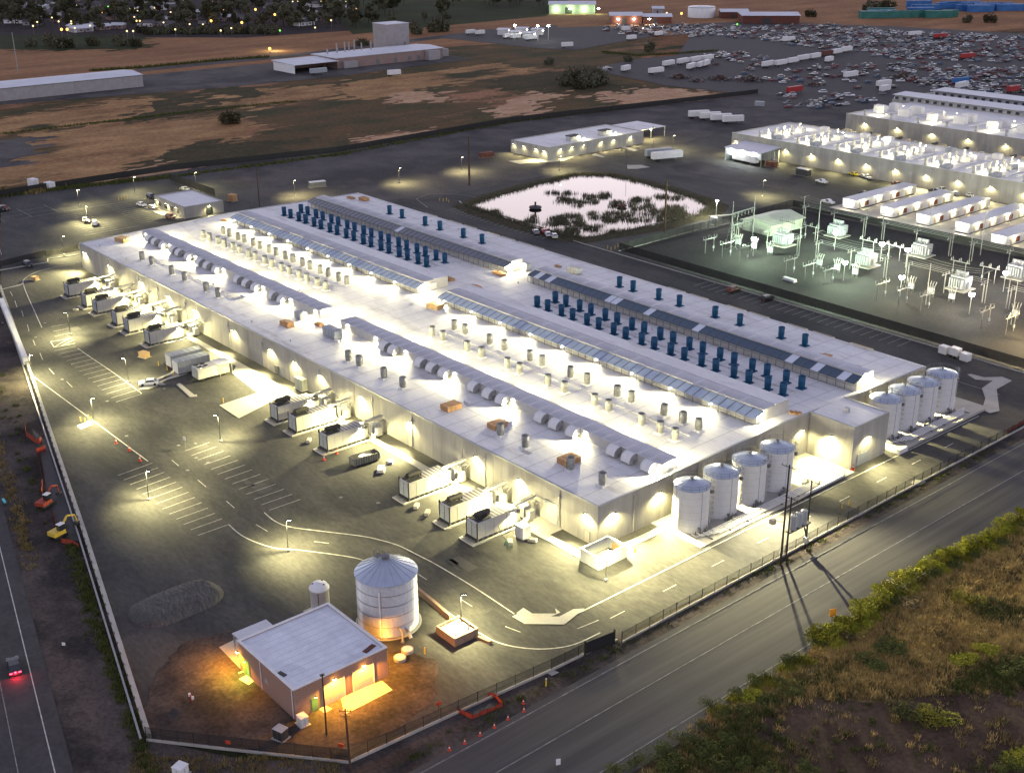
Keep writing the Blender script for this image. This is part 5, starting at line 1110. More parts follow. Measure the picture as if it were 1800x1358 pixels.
for x in (-.5, .5):
    b = MB(); b.cyl(x, 0, .7, 1.1, .2, n=8); b.build('cap', M['white'], tt)
bollards([at(747, 1148)], 'orange lit post between well covers and bollard box')
# rubble heap
t = MB(); p0 = at(232, 1092); p1 = at(385, 1028); ax = (p1 - p0); L = ax.length; ax.normalize(); sd_ = Vector((-ax.y, ax.x, 0)); nu, nv = 46, 18
for i in range(nu + 1):
    for j in range(nv + 1):
        u = i / nu; v = j / nv * 2 - 1; wdt = 4.9 * math.sqrt(max(0, 1 - (2 * u - 1) ** 4)) + .05
        h = max(0, 1 - abs(v) ** 3) * min(1, min(u, 1 - u) * 9) * 1.15 + rnd.uniform(-.05, .05) * (abs(v) < .9); c = p0 + ax * (L * u) + sd_ * (v * wdt) + Vector((2, 2, 0)) * 0
        t.v.append((c.x + rnd.uniform(-.1, .1), c.y + rnd.uniform(-.1, .1), max(-.08, h - .08)))
for i in range(nu):
    for j in range(nv): a_ = i * (nv + 1) + j; t.f.append((a_, a_ + nv + 1, a_ + nv + 2, a_ + 1)); t.m.append(0)
o = t.build('rubble_heap', M['rubble']); tag(o, 'long flat topped heap of grey gravel on the dark yard', 'gravel heap')
# ---- power poles
def pole(name, lab, p, h, r=.16, arms=(), m='wood', lean=(0, 0), cat='utility pole'):
    t = thing(name, lab, cat, p); b = MB(); b.cyl(0, 0, -.2, h, r, r * .65, n=8)
    b.v = [(x + lean[0] * z / h, y + lean[1] * z / h, z) for x, y, z in b.v]; b.build('pole', M[m], t)
    for z, L, ang in arms:
        c, s = math.cos(ang), math.sin(ang); lx, ly = lean[0] * z / h, lean[1] * z / h
        b = MB(); b.tube((lx - L * c, ly - L * s, z), (lx + L * c, ly + L * s, z), .06, 5); ar = b.build('crossarm', M[m], t)
        for k in (-.9, -.4, .4, .9):
            b = MB(); b.cyl(lx + k * L * c, ly + k * L * s, z + .05, z + .35, .06, n=6); b.build('insulator', M['galvd'], ar)
    return t
A_ = .1
pole('utility_pole', 'tallest wooden pole beside the roadside fence near the tanks', (24.3, 20.3, 0), 18.6, .2, ((18.2, 1.5, A_),), 'darkwood')
pole('utility_pole', 'left pole of the transformer frame beside the road', (24.4, 21.6, 0), 12.2, .18, ((11.9, 1.3, A_),), 'darkwood')
pole('utility_pole', 'right pole of the transformer frame beside the road', (24.0, 27.6, 0), 13.4, .18, ((13.0, 1.6, A_),), 'darkwood')
t = thing('pole_transformer_bank', 'bank of three grey transformers hung between two poles by the road', 'transformer', (24.2, 24.6, 0))
b = MB(); b.box(-.5, -2.9, 5.2, .5, 2.9, 5.45); b.build('platform', M['darkwood'], t); b = MB(); b.tube((0, -2.9, 10.6), (0, 2.9, 10.6), .06, 5); b.build('crossarm', M['darkwood'], t)
for k in (-1.5, 0, 1.5):
    b = MB(); b.cyl(0, k, 5.46, 8.0, .55, n=14); b.cyl(0, k, 8.0, 8.15, .6, .45, n=14); tr = b.build('transformer_can', M['greybox'], t)
    for z in (-.2, .2):
        b = MB(); b.cyl(z, k, 8.1, 8.7, .07, n=6); b.build('bushing', M['galvd'], tr)
    b = MB(); b.cyl(0, k + .5, 10.2, 10.6, .1, n=6); b.build('cutout', M['black'], t)
b = MB(); b.box(-.3, 2.2, 1.3, .4, 2.9, 2.4); b.build('meter_box', M['galv'], t); b = MB(); b.path([(0, 1.6, 5.2), (0, 2.4, 3.2), (0, 2.7, 2.4)], .14, 6); b.build('conduit', M['dark'], t)
t = thing('pole_box', 'pale angular switch box hung on the tallest roadside pole', 'switch box', (23.6, 19.5, 0)); b = MB(); b.box(-1.0, -1.2, 7.6, -.1, -.3, 8.5); b.build('housing', M['beige'], t); b = MB(); b.tube((-.5, -.3, 8.0), (.7, .6, 8.0), .06, 5); b.build('bracket', M['dark'], t)
pole('utility_pole', 'wooden pole at the bottom edge in front of the black fence', at(616, 1350), 9.4, .17, ((9.0, .8, .9), (8.2, .6, .9)), 'wood', (-.3, 0))
pole('utility_pole', 'thin dark pole inside the fence before the pump house', (12.4, -63.7, 0), 9.9, .13, ((9.6, .3, 1.2),), 'darkwood')
pole('utility_pole', 'tall brown pole left of the pond', (-241.4, 163.2, 0), 19.3, .42, (), 'wood'); pole('utility_pole', 'tall brown pole at the right corner of the pond', (-138.7, 166.6, 0), 18.6, .42, ((16.5, 1.0, .6),), 'wood')
pole('utility_pole', 'brown pole behind the left end of the middle monitor', (-265.7, 82.2, 0), 16, .2, (), 'wood')
pole('mast', 'thin dark mast in front of the flat office', at(1147, 275), 14, .09, (), 'dark', cat='mast'); pole('mast', 'thin mast on the roadway corner left of the substation', at(1101, 300), 11, .08, (), 'dark', cat='mast')
# ---- roadside: ditch netting, cones, signs
def netbox(name, lab, pts, h=.9, z=-.1):
    t = thing(name, lab, 'safety netting', (0, 0, 0), 0, 'orange safety netting')
    for p, q in zip(pts, pts[1:]):
        n = max(1, round((q - p).length / 1.4))
        for i in range(n):
            a = p.lerp(q, i / n); c = p.lerp(q, (i + 1) / n); sag = rnd.uniform(.0, .3); d = (c - a).normalized(); nn = Vector((-d.y, d.x, 0)) * .03
            b = MB(); b.poly([a + Vector((0, 0, z)), c + Vector((0, 0, z)), c + Vector((0, 0, h - sag)), a + Vector((0, 0, h - sag * .4))]); b.poly([a + nn + Vector((0, 0, z)), a + nn + Vector((0, 0, h - sag * .4)), c + nn + Vector((0, 0, h - sag)), c + nn + Vector((0, 0, z))]); b.build('net_panel', M['orangenet'], t)
            b = MB(); b.tube((a.x, a.y, z), (a.x, a.y, h + .1), .04, 5); b.build('stake', M['wood'], t)
    return t
netbox('netting', 'orange netting round a pit beside the black roadside fence', [at(804, 1250), at(830, 1262), at(884, 1240), at(872, 1226), at(858, 1222)], .7)
netbox('netting', 'topmost orange netting by the boundary wall', [at(44, 745), at(46, 765), at(60, 776), at(70, 780), at(74, 776)], 1.2); netbox('netting', 'long red netting along the ditch by the boundary wall', [at(80, 790), at(64, 796), at(70, 822), at(75, 848), at(74, 870)], 1.2)
netbox('netting', 'lower red netting by the boundary wall between two machines', [at(93, 902), at(100, 925), at(98, 940)], 1.0); netbox('netting', 'orange netting beside the yellow excavator', [at(108, 953), at(128, 956), at(139, 962)], 1.0); netbox('netting', 'red netting by the road at the right picture edge', [at(1768, 762), at(1785, 752), at(1803, 742), at(1815, 745)], .8)
b = MB(); b.poly([(p.x, p.y, -.04) for p in (at(815, 1250), at(838, 1256), at(876, 1237), at(856, 1226))]); struct(b, 'pit', M['dark'])
b = MB(); b.poly([(p.x, p.y, -.1) for p in (at(56, 752), at(80, 775), at(140, 950), at(108, 945), at(85, 880), at(72, 800))]); struct(b, 'ditch', M['dark'])
for i, q in enumerate(((790, 1318), (817, 1306), (844, 1292), (869, 1278), (893, 1264), (921, 1250), (920, 1236))): cone(at(*q, -.08), 'red traffic cone, %s from the left along the road edge' % ORD[i], 'red cones along the road', .9)
t = thing('marker_post', 'yellow marker post on the verge near the gate', 'marker post', at(960, 1205)); b = MB(); b.tube((0, 0, 0), (0, 0, 1.2), .1, 6); b.build('post', M['yellow'], t); b = MB(); b.cyl(0, 0, 1.2, 1.3, .13, n=6); b.build('cap', M['white'], t)
def sign(lab, p, w, h, z, m, rz=0.0, cat='sign'):
    t = thing('road_sign', lab, cat, p, rz); b = MB(); b.tube((0, 0, -.1), (0, 0, z + h * .5), .05, 5); b.build('post', M['dark'], t); b = MB(); b.box(-.06, -w / 2, z, -.03 + .08, w / 2, z + h); b.v = [(x + .09, y, zz) for x, y, zz in b.v]; b.build('plate', M[m], t); return t
sign('orange warning sign at the road edge before the green hedge', at(1462, 1090), 1.1, 1.3, .9, 'sign', -.5); sign('small white sign on the road verge at the bottom edge', at(981, 1352), .6, .9, .9, 'white', -.5)
sign('small red sign on the bottom fence left of the pump house', at(402, 1316), .8, .5, 1.0, 'cone', -1.0); sign('small pale sign on the bottom fence behind the wooden pole', at(601, 1322), .8, .5, 1.0, 'cone', -1.0); sign('pale sign on the black fence below the driveway slab', at(771, 1248), .8, .5, 1.0, 'cone', -.2)
sign('small white survey target on the dirt track', at(113, 1136), .5, .5, .3, 'white', -.8)
boxthing('shed', 'small white box at the bottom edge left of the fence corner', 'box', at(318, 1360), 1.5, 1.5, 1.3, 'white', .4); 
tt = thing('road_bar', 'bright cyan barrier board beside the left highway', 'barrier', at(8, 885), -.1); b = MB(); b.box(-.9, -.22, .5, .9, .22, .8); b.build('board', M['cyan'], tt)
for x in (-.7, .7):
    b = MB(); b.box(x - .05, -.2, -.2, x + .05, .2, .5); b.build('leg', M['dark'], tt)
# excavators in the ditch
def excavator(lab, p, rz, mcol, cabc='white'):
    t = thing('excavator', lab, 'excavator', p, rz)
    for y in (-.95, .65):
        b = MB(); b.prismy(y, y + .45, [(-1.3, .15), (-1.1, -.05), (1.1, -.05), (1.3, .15), (1.3, .5), (1.1, .7), (-1.1, .7), (-1.3, .5)]); b.build('track', M['black'], t)
    b = MB(); b.box(-1.6, -1.0, .75, .9, 1.0, 1.5); b.build('body', M[mcol], t); b = MB(); b.box(-.3, -.95, 1.5, .85, 0, 2.6); cb_ = b.build('cab', M['glass'], t); b = MB(); b.box(-.35, -1.0, 2.602, .9, .05, 2.7); b.build('cab_roof', M[cabc], cb_)
    b = MB(); b.path([(.8, .4, 1.3), (2.6, .4, 3.0), (4.2, .4, 2.4)], .2, 6); b.build('boom', M[mcol], t); b = MB(); b.path([(4.2, .4, 2.4), (4.5, .4, .9)], .16, 6); b.build('stick', M[mcol], t); b = MB(); b.cbox(4.4, .4, .3, .8, .9, .7); b.build('bucket', M['dark'], t); return t
excavator('yellow excavator beside the boundary wall ditch', at(104, 943), 1.9, 'yellow'); excavator('dark machine with white cab roof beside the boundary wall ditch', at(80, 890), 2.1, 'orangenet')
# ================================================================== FOREGROUND VEGETATION
def clump(r, h, n, leaf, flat=.5):
    b = MB()
    lob = [(rnd.uniform(-.55, .55) * r, rnd.uniform(-.55, .55) * r, rnd.uniform(.3, .75) * h, rnd.uniform(.35, .6)) for _ in range(6)]
    for i in range(n):
        lx, ly, lz, lr = rnd.choice(lob); a = rnd.uniform(0, 6.283); el = math.acos(rnd.uniform(-.5, 1)); k = rnd.uniform(.65, 1.05)
        p = Vector((lx + lr * r * k * math.sin(el) * math.cos(a), ly + lr * r * k * math.sin(el) * math.sin(a), max(.02, lz + lr * h * .7 * k * math.cos(el))))
        u = Vector((rnd.gauss(0, 1), rnd.gauss(0, 1), rnd.gauss(.2, .6))).normalized() * leaf * rnd.uniform(.6, 1.3); v = u.orthogonal().normalized() * leaf * rnd.uniform(.3, .55)
        b.poly([p - u * .5, p + v * .5, p + u * .5, p - v * .5])
    return b
bush_m = [clump(1.0, 1.0, 700, .17).mesh('foliage', M['leafy']) for _ in range(3)]; bush_d = [clump(1.0, 1.0, 650, .17).mesh('foliage', M['coppice']) for _ in range(3)]; bush_y = [clump(1.0, .8, 500, .17).mesh('foliage', M['drybush']) for _ in range(2)]
stem_b = MB()
for k in range(4): stem_b.tube((0, 0, -.1), (.35 * math.cos(k * 1.6), .35 * math.sin(k * 1.6), .7), .035, 4)
stemm = stem_b.mesh('stem', M['trunk'])
def bush(p, r, h, kind, lab, grp):
    t = thing('shrub', lab, 'shrub', p, rnd.uniform(0, 6.28), grp); t.scale = (r, r, h)
    place(rnd.choice(kind), 'foliage', t); place(stemm, 'stem', t)
HEDGE = [(1240, 1232), (1285, 1212), (1318, 1190), (1340, 1185), (1372, 1158), (1390, 1150), (1424, 1118), (1440, 1112), (1462, 1098), (1480, 1088), (1498, 1078), (1514, 1062), (1530, 1050), (1546, 1036), (1560, 1022), (1578, 1012), (1596, 1003), (1612, 992), (1630, 984), (1648, 974), (1668, 968), (1690, 955), (1712, 944), (1736, 932), (1760, 914), (1785, 900)]
HEDGE = [h_ for a_, c_ in zip(HEDGE, HEDGE[1:]) for h_ in ((a_, ((a_[0] + c_[0]) / 2, (a_[1] + c_[1]) / 2)) if a_[0] > 1400 else (a_,))] + [HEDGE[-1]]
ORD += ['thirty-%s' % o_ for o_ in ORD[:9]] + ['fortieth'] + ['forty-%s' % o_ for o_ in ORD[:9]] + ['fiftieth'] + ['fifty-%s' % o_ for o_ in ORD[:9]]
def bl(i, n): return 'bright green roadside shrub, %s from the lower end of the hedge' % ORD[i]
for i, q in enumerate(HEDGE):
    p = at(q[0] + 10, q[1] + 12, -.15); big = q[0] > 1430; bush(p, rnd.uniform(1.4, 2.1) * (1.15 if big else .9), rnd.uniform(1.2, 2.0) * (1.2 if big else .8), bush_m if big else bush_d, bl(i, len(HEDGE)), 'roadside hedge shrubs')
    if i % 2: bush(at(q[0] + 36, q[1] + 18, -.15), rnd.uniform(1.4, 2.2), rnd.uniform(.9, 1.5), rnd.choice([bush_m, bush_d]), bl(i, 0).replace('bright green roadside shrub', 'shrub behind the roadside hedge'), 'shrubs behind the roadside hedge')
LOW = [(x, y) for x, y in ((1120, 1340), (1160, 1325), (1200, 1300), (1235, 1280), (1270, 1262), (1300, 1250), (1335, 1235), (1370, 1222), (1400, 1215), (1090, 1356), (1180, 1350), (1240, 1320), (1280, 1300), (1310, 1350), (1350, 1360), (1420, 1355), (1260, 1350))]
for i, q in enumerate(LOW): bush(at(q[0], q[1], -.15), rnd.uniform(1.5, 2.3), rnd.uniform(.8, 1.3), bush_d, 'dark green shrub, %s in the thicket at the bottom right' % ORD[i], 'dark thicket shrubs at the bottom right')
MID = [((1650, 1265), 'leafy', 'lone green shrub on the bare dirt at the lower right'), ((1560, 1142), 'd', 'dark shrub in the dry grass above the bare dirt'), ((1690, 1160), 'm', 'broad green shrub at the right above the dirt'), ((1735, 1150), 'm', 'green shrub nearest the right edge above the dirt'), ((1705, 1060), 'm', 'green shrub in the middle of the right dry field'), ((1740, 1075), 'd', 'dark shrub beside the green one in the right dry field'), ((1790, 1330), 'm', 'green shrub at the right edge of the bottom'), ((1770, 1350), 'd', 'dark shrub in the bottom right corner'), ((1660, 980), 'd', 'dark shrub behind the hedge at the right'), ((1530, 1170), 'd', 'dark clump above the dirt track'), ((1780, 1180), 'd', 'dark clump by the track at the right edge'), ((1585, 1260), 'd', 'tiny dark shrub on the bare dirt'), ((1490, 1130), 'y', 'dry brown shrub behind the lower hedge'), ((1420, 1190), 'y', 'dry brown shrub beside the dark thicket'), ((1600, 1070), 'y', 'dry brown shrub in the upper dry grass'), ((1650, 1120), 'y', 'dry brown shrub in the middle dry grass'), ((1760, 1010), 'y', 'dry brown shrub near the upper right edge')]
for q, k, lab in MID: bush(at(*q, -.15), rnd.uniform(2.2, 3.4), rnd.uniform(1.2, 1.9), {'m': bush_m, 'leafy': bush_m, 'd': bush_d, 'y': bush_y}[k], lab, 'shrubs in the dry field at the right')
# grass: uncountable blades as single objects
def grass(name, region, n, hmin, hmax, m, clumpy=True, wid=.05, per=34, spread=.34):
    b = MB(); cs = [region() for _ in range(max(20, n // per))]
    for c in cs:
        k = rnd.uniform(.5, 1.5); sp_ = spread * rnd.uniform(.6, 1.6)
        for _ in range(int(per * k)):
            p = Vector((c.x + rnd.gauss(0, sp_), c.y + rnd.gauss(0, sp_), -.16)); a = rnd.uniform(0, 6.28); h = rnd.uniform(hmin, hmax) * (.6 + .5 * k); ln = Vector((math.cos(a), math.sin(a), 0)); s = Vector((-ln.y, ln.x, 0)) * wid
            b.poly([p - s, p + s, p + ln * h * rnd.uniform(.2, .9) + Vector((0, 0, h))])
    return stuff(b.build(name, M[m]))
DP = [at(*p) for p in dpts]
def inpoly(x, y, P):
    r = False; j = len(P) - 1
    for i in range(len(P)):
        if (P[i].y > y) != (P[j].y > y) and x < (P[j].x - P[i].x) * (y - P[i].y) / (P[j].y - P[i].y) + P[i].x: r = not r
        j = i
    return r
def right_field():
    while True:
        p = at(rnd.uniform(1080, 1830), rnd.uniform(880, 1380), -.16)
        if p.x > 46.5 and not (inpoly(p.x, p.y, DP) and rnd.random() < .9): return p
GOLD = [(1630, 1070, 60, 45), (1720, 1040, 70, 30), (1680, 1110, 50, 25), (1450, 1150, 60, 18), (1530, 1200, 70, 14), (1590, 980, 40, 30), (1700, 985, 60, 25), (1760, 1130, 50, 20), (1480, 1100, 40, 14), (1600, 1150, 60, 16), (1390, 1165, 30, 12)]  # where the brightened straw gathers, as grass lit golden by lamps
GREEN = [(1700, 1150, 70, 26), (1300, 1270, 90, 30), (1200, 1330, 80, 30), (1620, 1030, 50, 18), (1460, 1185, 40, 14), (1770, 1190, 40, 18), (1540, 1060, 40, 18), (1730, 1080, 40, 14), (1340, 1330, 70, 30)]
def zone(Z, xmin=46.3):
    def f():
        for _ in range(12):
            x, y, a, c = rnd.choice(Z); p = at(rnd.gauss(x, a), rnd.gauss(y, c), -.16)
            if p.x > xmin and not (inpoly(p.x, p.y, DP) and rnd.random() < .88): return p
        return right_field()
    return f
grass('golden_grass', zone([(x_, y_, 22, 8) for x_, y_ in [(h_[0] + 22, h_[1] + 30) for h_ in HEDGE]], 44), 42000, .3, .7, 'straw', wid=.06); grass('green_weeds', zone([(h_[0] + 14, h_[1] + 16, 12, 5) for h_ in HEDGE], 43.5), 26000, .3, .8, 'leafy', wid=.07)
grass('golden_grass', zone(GOLD), 90000, .35, .85, 'straw', wid=.07); grass('dry_grass', right_field, 36000, .25, .65, 'drybush', wid=.06); grass('golden_grass', right_field, 14000, .25, .6, 'straw', wid=.05)
grass('green_weeds', zone(GREEN), 46000, .3, .8, 'coppice', wid=.07); grass('green_weeds', right_field, 16000, .2, .6, 'coppice', wid=.06)
def ditch_side():
    s_ = rnd.uniform(-62, 12) if rnd.random() < .85 else rnd.uniform(-160, -62); t_ = rnd.gauss(-11.2, .6) if s_ > -72 else rnd.gauss(-8.5, 1.2)
    p = hw(s_, t_); return Vector((p[0], p[1], -.16))
grass('ditch_weeds', ditch_side, 13000, .2, .6, 'coppice', wid=.06)
def trackside():
    s_ = rnd.uniform(-140, -55); p = hw(s_, rnd.gauss(-4.2, .6)); return Vector((p[0], p[1], -.16))
grass('track_weeds', trackside, 5000, .2, .6, 'drybush', wid=.06)
def verge(): return Vector((rnd.gauss(24.0, .45), rnd.uniform(-60, 90), -.12))
grass('verge_weeds', verge, 8000, .1, .4, 'coppice')
def corner(): 
    p = at(rnd.uniform(230, 620), rnd.uniform(1325, 1365), -.1); return p
grass('verge_weeds', corner, 5000, .15, .5, 'drybush')
# ================================================================== POND
WATER = mat('water', (0.125, 0.135, 0.145), rough=0.04, spec=1.0, metal=0.9)
PO = [(-213.6, 141), (-219, 160), (-224, 190), (-226, 206), (-216, 218), (-200, 217), (-165, 213), (-154, 208), (-149, 198), (-148.5, 172), (-152, 142), (-160, 138.5), (-180, 138.5), (-200, 139.5)]
POS = []
for i in range(len(PO)):
    a = Vector(PO[i]); c = Vector(PO[(i + 1) % len(PO)])
    for k in range(6): POS.append(a.lerp(c, k / 6) + Vector((rnd.uniform(-.6, .6), rnd.uniform(-.6, .6))))
cen = Vector((-185, 178))
b = MB(); b.poly([(p.x, p.y, .02) for p in POS]); struct(b, 'pond_water', WATER)
b = MB(); n = len(POS)
for k, (e0, z0, e1, z1) in enumerate(((-.4, -.02, 1.2, .22), (1.2, .22, 3.6, .26), (3.6, .26, 7.0, -.09))):
    for i in range(n):
        p, q = POS[i], POS[(i + 1) % n]; dp = (p - cen).normalized(); dq = (q - cen).normalized()
        b.poly([(*(p + dp * e0), z0), (*(p + dp * e1), z1), (*(q + dq * e1), z1), (*(q + dq * e0), z0)][::-1])
M['bank'] = mat('bank', (0.045, 0.045, 0.026), (0.075, 0.062, 0.04), .4, .95, coord='pos', fine=.5, fscale=1.2, spec=.05); struct(b, 'pond_bank', M['bank'])
reg = [(500, 725, 620, 755), (600, 760, 700, 830), (640, 730, 780, 760), (680, 790, 815, 865), (820, 750, 940, 840), (930, 735, 1060, 800), (1060, 810, 1200, 890), (1240, 780, 1440, 905), (1450, 755, 1700, 800), (1430, 880, 1700, 1000), (1550, 850, 1750, 960), (1020, 905, 1420, 1000), (880, 905, 980, 975), (490, 960, 600, 1030), (560, 920, 800, 1030), (680, 1000, 820, 1100), (840, 1020, 990, 1085), (580, 1040, 760, 1120), (1050, 1060, 1160, 1100), (360, 940, 420, 1010), (0, 890, 90, 940), (290, 970, 390, 1030)]
b = MB()
for x0, y0, x1, y1 in reg:
    ar = max(4, int((x1 - x0) * (y1 - y0) / 560))
    for _ in range(ar):
        c = at(860 + rnd.uniform(x0, x1) / 5, 190 + rnd.uniform(y0 + 12, y1) / 5)
        for _ in range(26):
            p = Vector((c.x + rnd.gauss(0, .8), c.y + rnd.gauss(0, .8), 0)); a = rnd.uniform(0, 6.28); s = Vector((math.cos(a), math.sin(a), 0)) * .085; h = rnd.uniform(.5, 1.7)
            b.poly([p - s, p + s, p + Vector((rnd.gauss(0, .15), rnd.gauss(0, .15), h))])
for i in range(9000):
    k = rnd.randrange(n); p = POS[k].lerp(POS[(k + 1) % n], rnd.random()); d = (p - cen).normalized(); p = p + d * rnd.gauss(.6, 1.2); p = Vector((p.x, p.y, .0)); a = rnd.uniform(0, 6.28); s = Vector((math.cos(a), math.sin(a), 0)) * .08
    b.poly([p - s, p + s, p + Vector((rnd.gauss(0, .2), rnd.gauss(0, .2), rnd.uniform(.4, 1.5)))])
stuff(b.build('reeds', M['reed']))
t = thing('aerator', 'round dark floating aerator with a post on the pond', 'aerator', at(941, 367, 0)); b = MB(); b.lathe(0, 0, [(.4, 1.2), (2.2, .9), (2.4, .5), (2.0, .1), (.3, .1)], 18); b.build('float', M['dark'], t); b = MB(); b.cyl(0, 0, 0, 2.6, .35, n=8); b.build('motor', M['black'], t)
t = thing('aerator', 'reddish floating aerator among reeds on the pond', 'aerator', at(1093, 364, 0)); b = MB(); b.lathe(0, 0, [(.4, 1.0), (1.8, .8), (1.9, .4), (.3, .1)], 14); b.build('float', M['rust'], t); b = MB(); b.cyl(0, 0, 0, 1.8, .3, n=8); b.build('motor', M['dark'], t)
# white planters / light wells behind the building
for i, (px, py) in enumerate(((770, 374), (812, 387), (837, 395), (878, 407), (905, 415), (935, 424), (978, 425), (1200, 505), (1236, 518), (1298, 539), (1338, 551), (1405, 571), (1447, 587), (1520, 605))):
    p = at(px, py, 3.4); t = thing('equipment_well', 'white walled equipment well, %s from the left behind the building' % ORD[i], 'equipment well', (p.x, 112.5, 0), 0, 'equipment wells behind the building')
    for q in ((-3.2, -2.5, 3.2, -2.2), (-3.2, 2.2, 3.2, 2.5), (-3.2, -2.2, -2.9, 2.2), (2.9, -2.2, 3.2, 2.2)):
        b = MB(); b.box(q[0], q[1], -.1, q[2], q[3], 3.3); b.build('wall', M['beige'], t)
    b = MB(); b.box(-2.2, -1.6, 0, .6, 1.6, 2.9); b.build('cooler', M['rust'] if i % 3 else M['dark'], t); b = MB(); b.tube((1.5, -1, 0), (1.5, -1, 4.0), .09, 5); b.build('post', M['yellow'], t)
t = thing('tool_trailer', 'white twin box trailer with three tanks parked by the far stalls', 'trailer', at(1678, 628), -.1)
for k, x in enumerate((-3.2, 0, 3.0)):
    b = MB(); b.cbox(x, 0, .7 if k == 1 else .2, 2.4 if k == 1 else 2.2, 1.8, 1.9); b.build('body', M['white'], t)
for x in (-.6, .6):
    for y in (-.95, .75):
        b = MB(); b.tube((x, y, .35), (x, y + .2, .35), .35, 10); b.build('wheel', M['tyre'], t)
# ================================================================== SUBSTATION
def dummy(): pass
SUBL = ['at the left', 'left of the middle', 'right of the middle', 'at the right']
def transformer_proto():
    t = thing('power_transformer', '', 'transformer', (0, 0, 0), 0, 'power transformers in the substation')
    b = MB(); b.box(-2.4, -1.6, .5, 2.4, 1.6, 4.0); b.build('tank', M['greybox'], t)
    for s in (-1, 1):
        for k in range(6):
            b = MB(); b.box(-2.1 + k * .75, s * 1.65 if s > 0 else -2.9, .9, -1.75 + k * .75, 2.9 if s > 0 else -1.65, 3.6); b.build('radiator', M['greybox'], t)
    b = MB(); b.tube((-1.6, 0, 5.0), (1.9, 0, 5.0), .5, 10); b.box(-1.2, -.1, 4.0, -1.0, .1, 4.6); b.box(1.2, -.1, 4.0, 1.4, .1, 4.6); b.build('conservator', M['greybox'], t)
    for k in range(3):
        b = MB(); b.lathe(-1.2 + k * 1.2, -1.0, [(.22, 4.0), (.12, 4.2), (.2, 4.4), (.12, 4.6), (.2, 4.8), (.1, 5.0), (.18, 5.2), (.05, 5.9)], 8); b.build('bushing', M['substeel'], t)
    b = MB(); b.box(-3.2, -3.2, -.05, 3.2, 3.2, .25); b.build('base_slab', M['concrete'], t); b = MB(); b.box(2.45, -.6, .8, 3.0, .6, 2.6); b.build('control_cabinet', M['greybox'], t); return t
def breaker_proto():
    t = thing('circuit_breaker', '', 'circuit breaker', (0, 0, 0), 0, 'circuit breakers in the substation')
    b = MB(); b.box(-.8, -.4, 1.0, .8, .4, 2.5); b.build('cabinet', M['greybox'], t)
    for x in (-.7, .7):
        for y in (-.35, .35):
            b = MB(); b.box(x - .05, y - .05, 0, x + .05, y + .05, 1.0); b.build('leg', M['substeel'], t)
    for k in range(3):
        for s in (-1, 1):
            b = MB(); b.tube((-.7 + k * .7, s * .2, 2.5), (-.8 + k * .8, s * 1.0, 4.3), .13, 6); b.build('bushing', M['substeel'], t)
    return t
def portal_proto():
    t = thing('switch_portal', '', 'disconnect switch', (0, 0, 0), 0, 'disconnect switch portals in the substation')
    for x in (-2.0, 2.0):
        b = MB(); b.tube((0, x, 0), (0, x, 4.4), .12, 6); b.build('leg', M['substeel'], t)
    b = MB(); b.box(-.12, -3.2, 4.4, .12, 3.2, 4.65); b.build('beam', M['substeel'], t)
    for k in (-2.6, 0, 2.6):
        for s in (-.5, .5):
            b = MB(); b.lathe(s, k, [(.1, 4.6), (.2, 4.8), (.1, 5.0), (.2, 5.2), (.08, 5.5)], 6); b.build('insulator', M['substeel'], t)
        b = MB(); b.tube((-.6, k, 5.5), (.7, k, 5.8), .04, 4); b.build('switch_blade', M['substeel'], t)
    b = MB(); b.box(-.2, 1.8, 1.0, .2, 2.2, 1.8); b.build('operator_box', M['greybox'], t); return t
def bus_proto(L=26):
    t = thing('bus_run', '', 'bus bars', (0, 0, 0), 0, 'bus runs in the substation')
    for k in (-1.6, 0, 1.6):
        b = MB(); b.tube((-L / 2, k, 6.4), (L / 2, k, 6.4), .07, 5); b.build('bus_tube', M['substeel'], t)
    for x in (-L / 2 + 1, 0, L / 2 - 1):
        b = MB(); b.tube((x, 0, 0), (x, 0, 5.5), .16, 6); b.box(x - .12, -2.0, 5.5, x + .12, 2.0, 5.7); b.build('support', M['substeel'], t)
        for k in (-1.6, 0, 1.6):
            b = MB(); b.cyl(x, k, 5.7, 6.35, .1, n=6); b.build('insulator', M['substeel'], t)
    for k in (-1.6, 0, 1.6):
        b = MB(); b.path([(-L / 2 + (i / 8) * L, k * 1.5, 9.2 - 1.1 * (1 - (i / 4 - 1) ** 2)) for i in range(9)], .035, 4); b.build('wire', M['substeel'], t)
    for x in (-L / 2 + .2, L / 2 - .2):
        b = MB(); b.tube((x, 0, 0), (x, 0, 9.4), .13, 6); b.tube((x, -2.6, 9.2), (x, 2.6, 9.2), .09, 5); b.build('wire_post', M['substeel'], t)
    return t
tp, bp, pp, bus = transformer_proto(), breaker_proto(), portal_proto(), bus_proto()
BXC = [-106, -74, -42, -10]; first = {}
def put(proto, key, lab, x, y, rz=0.0):
    o = proto if key not in first else dup(proto)
    first[key] = 1; o.location = (x, y, 0); o.rotation_euler = (0, 0, rz); o['label'] = lab
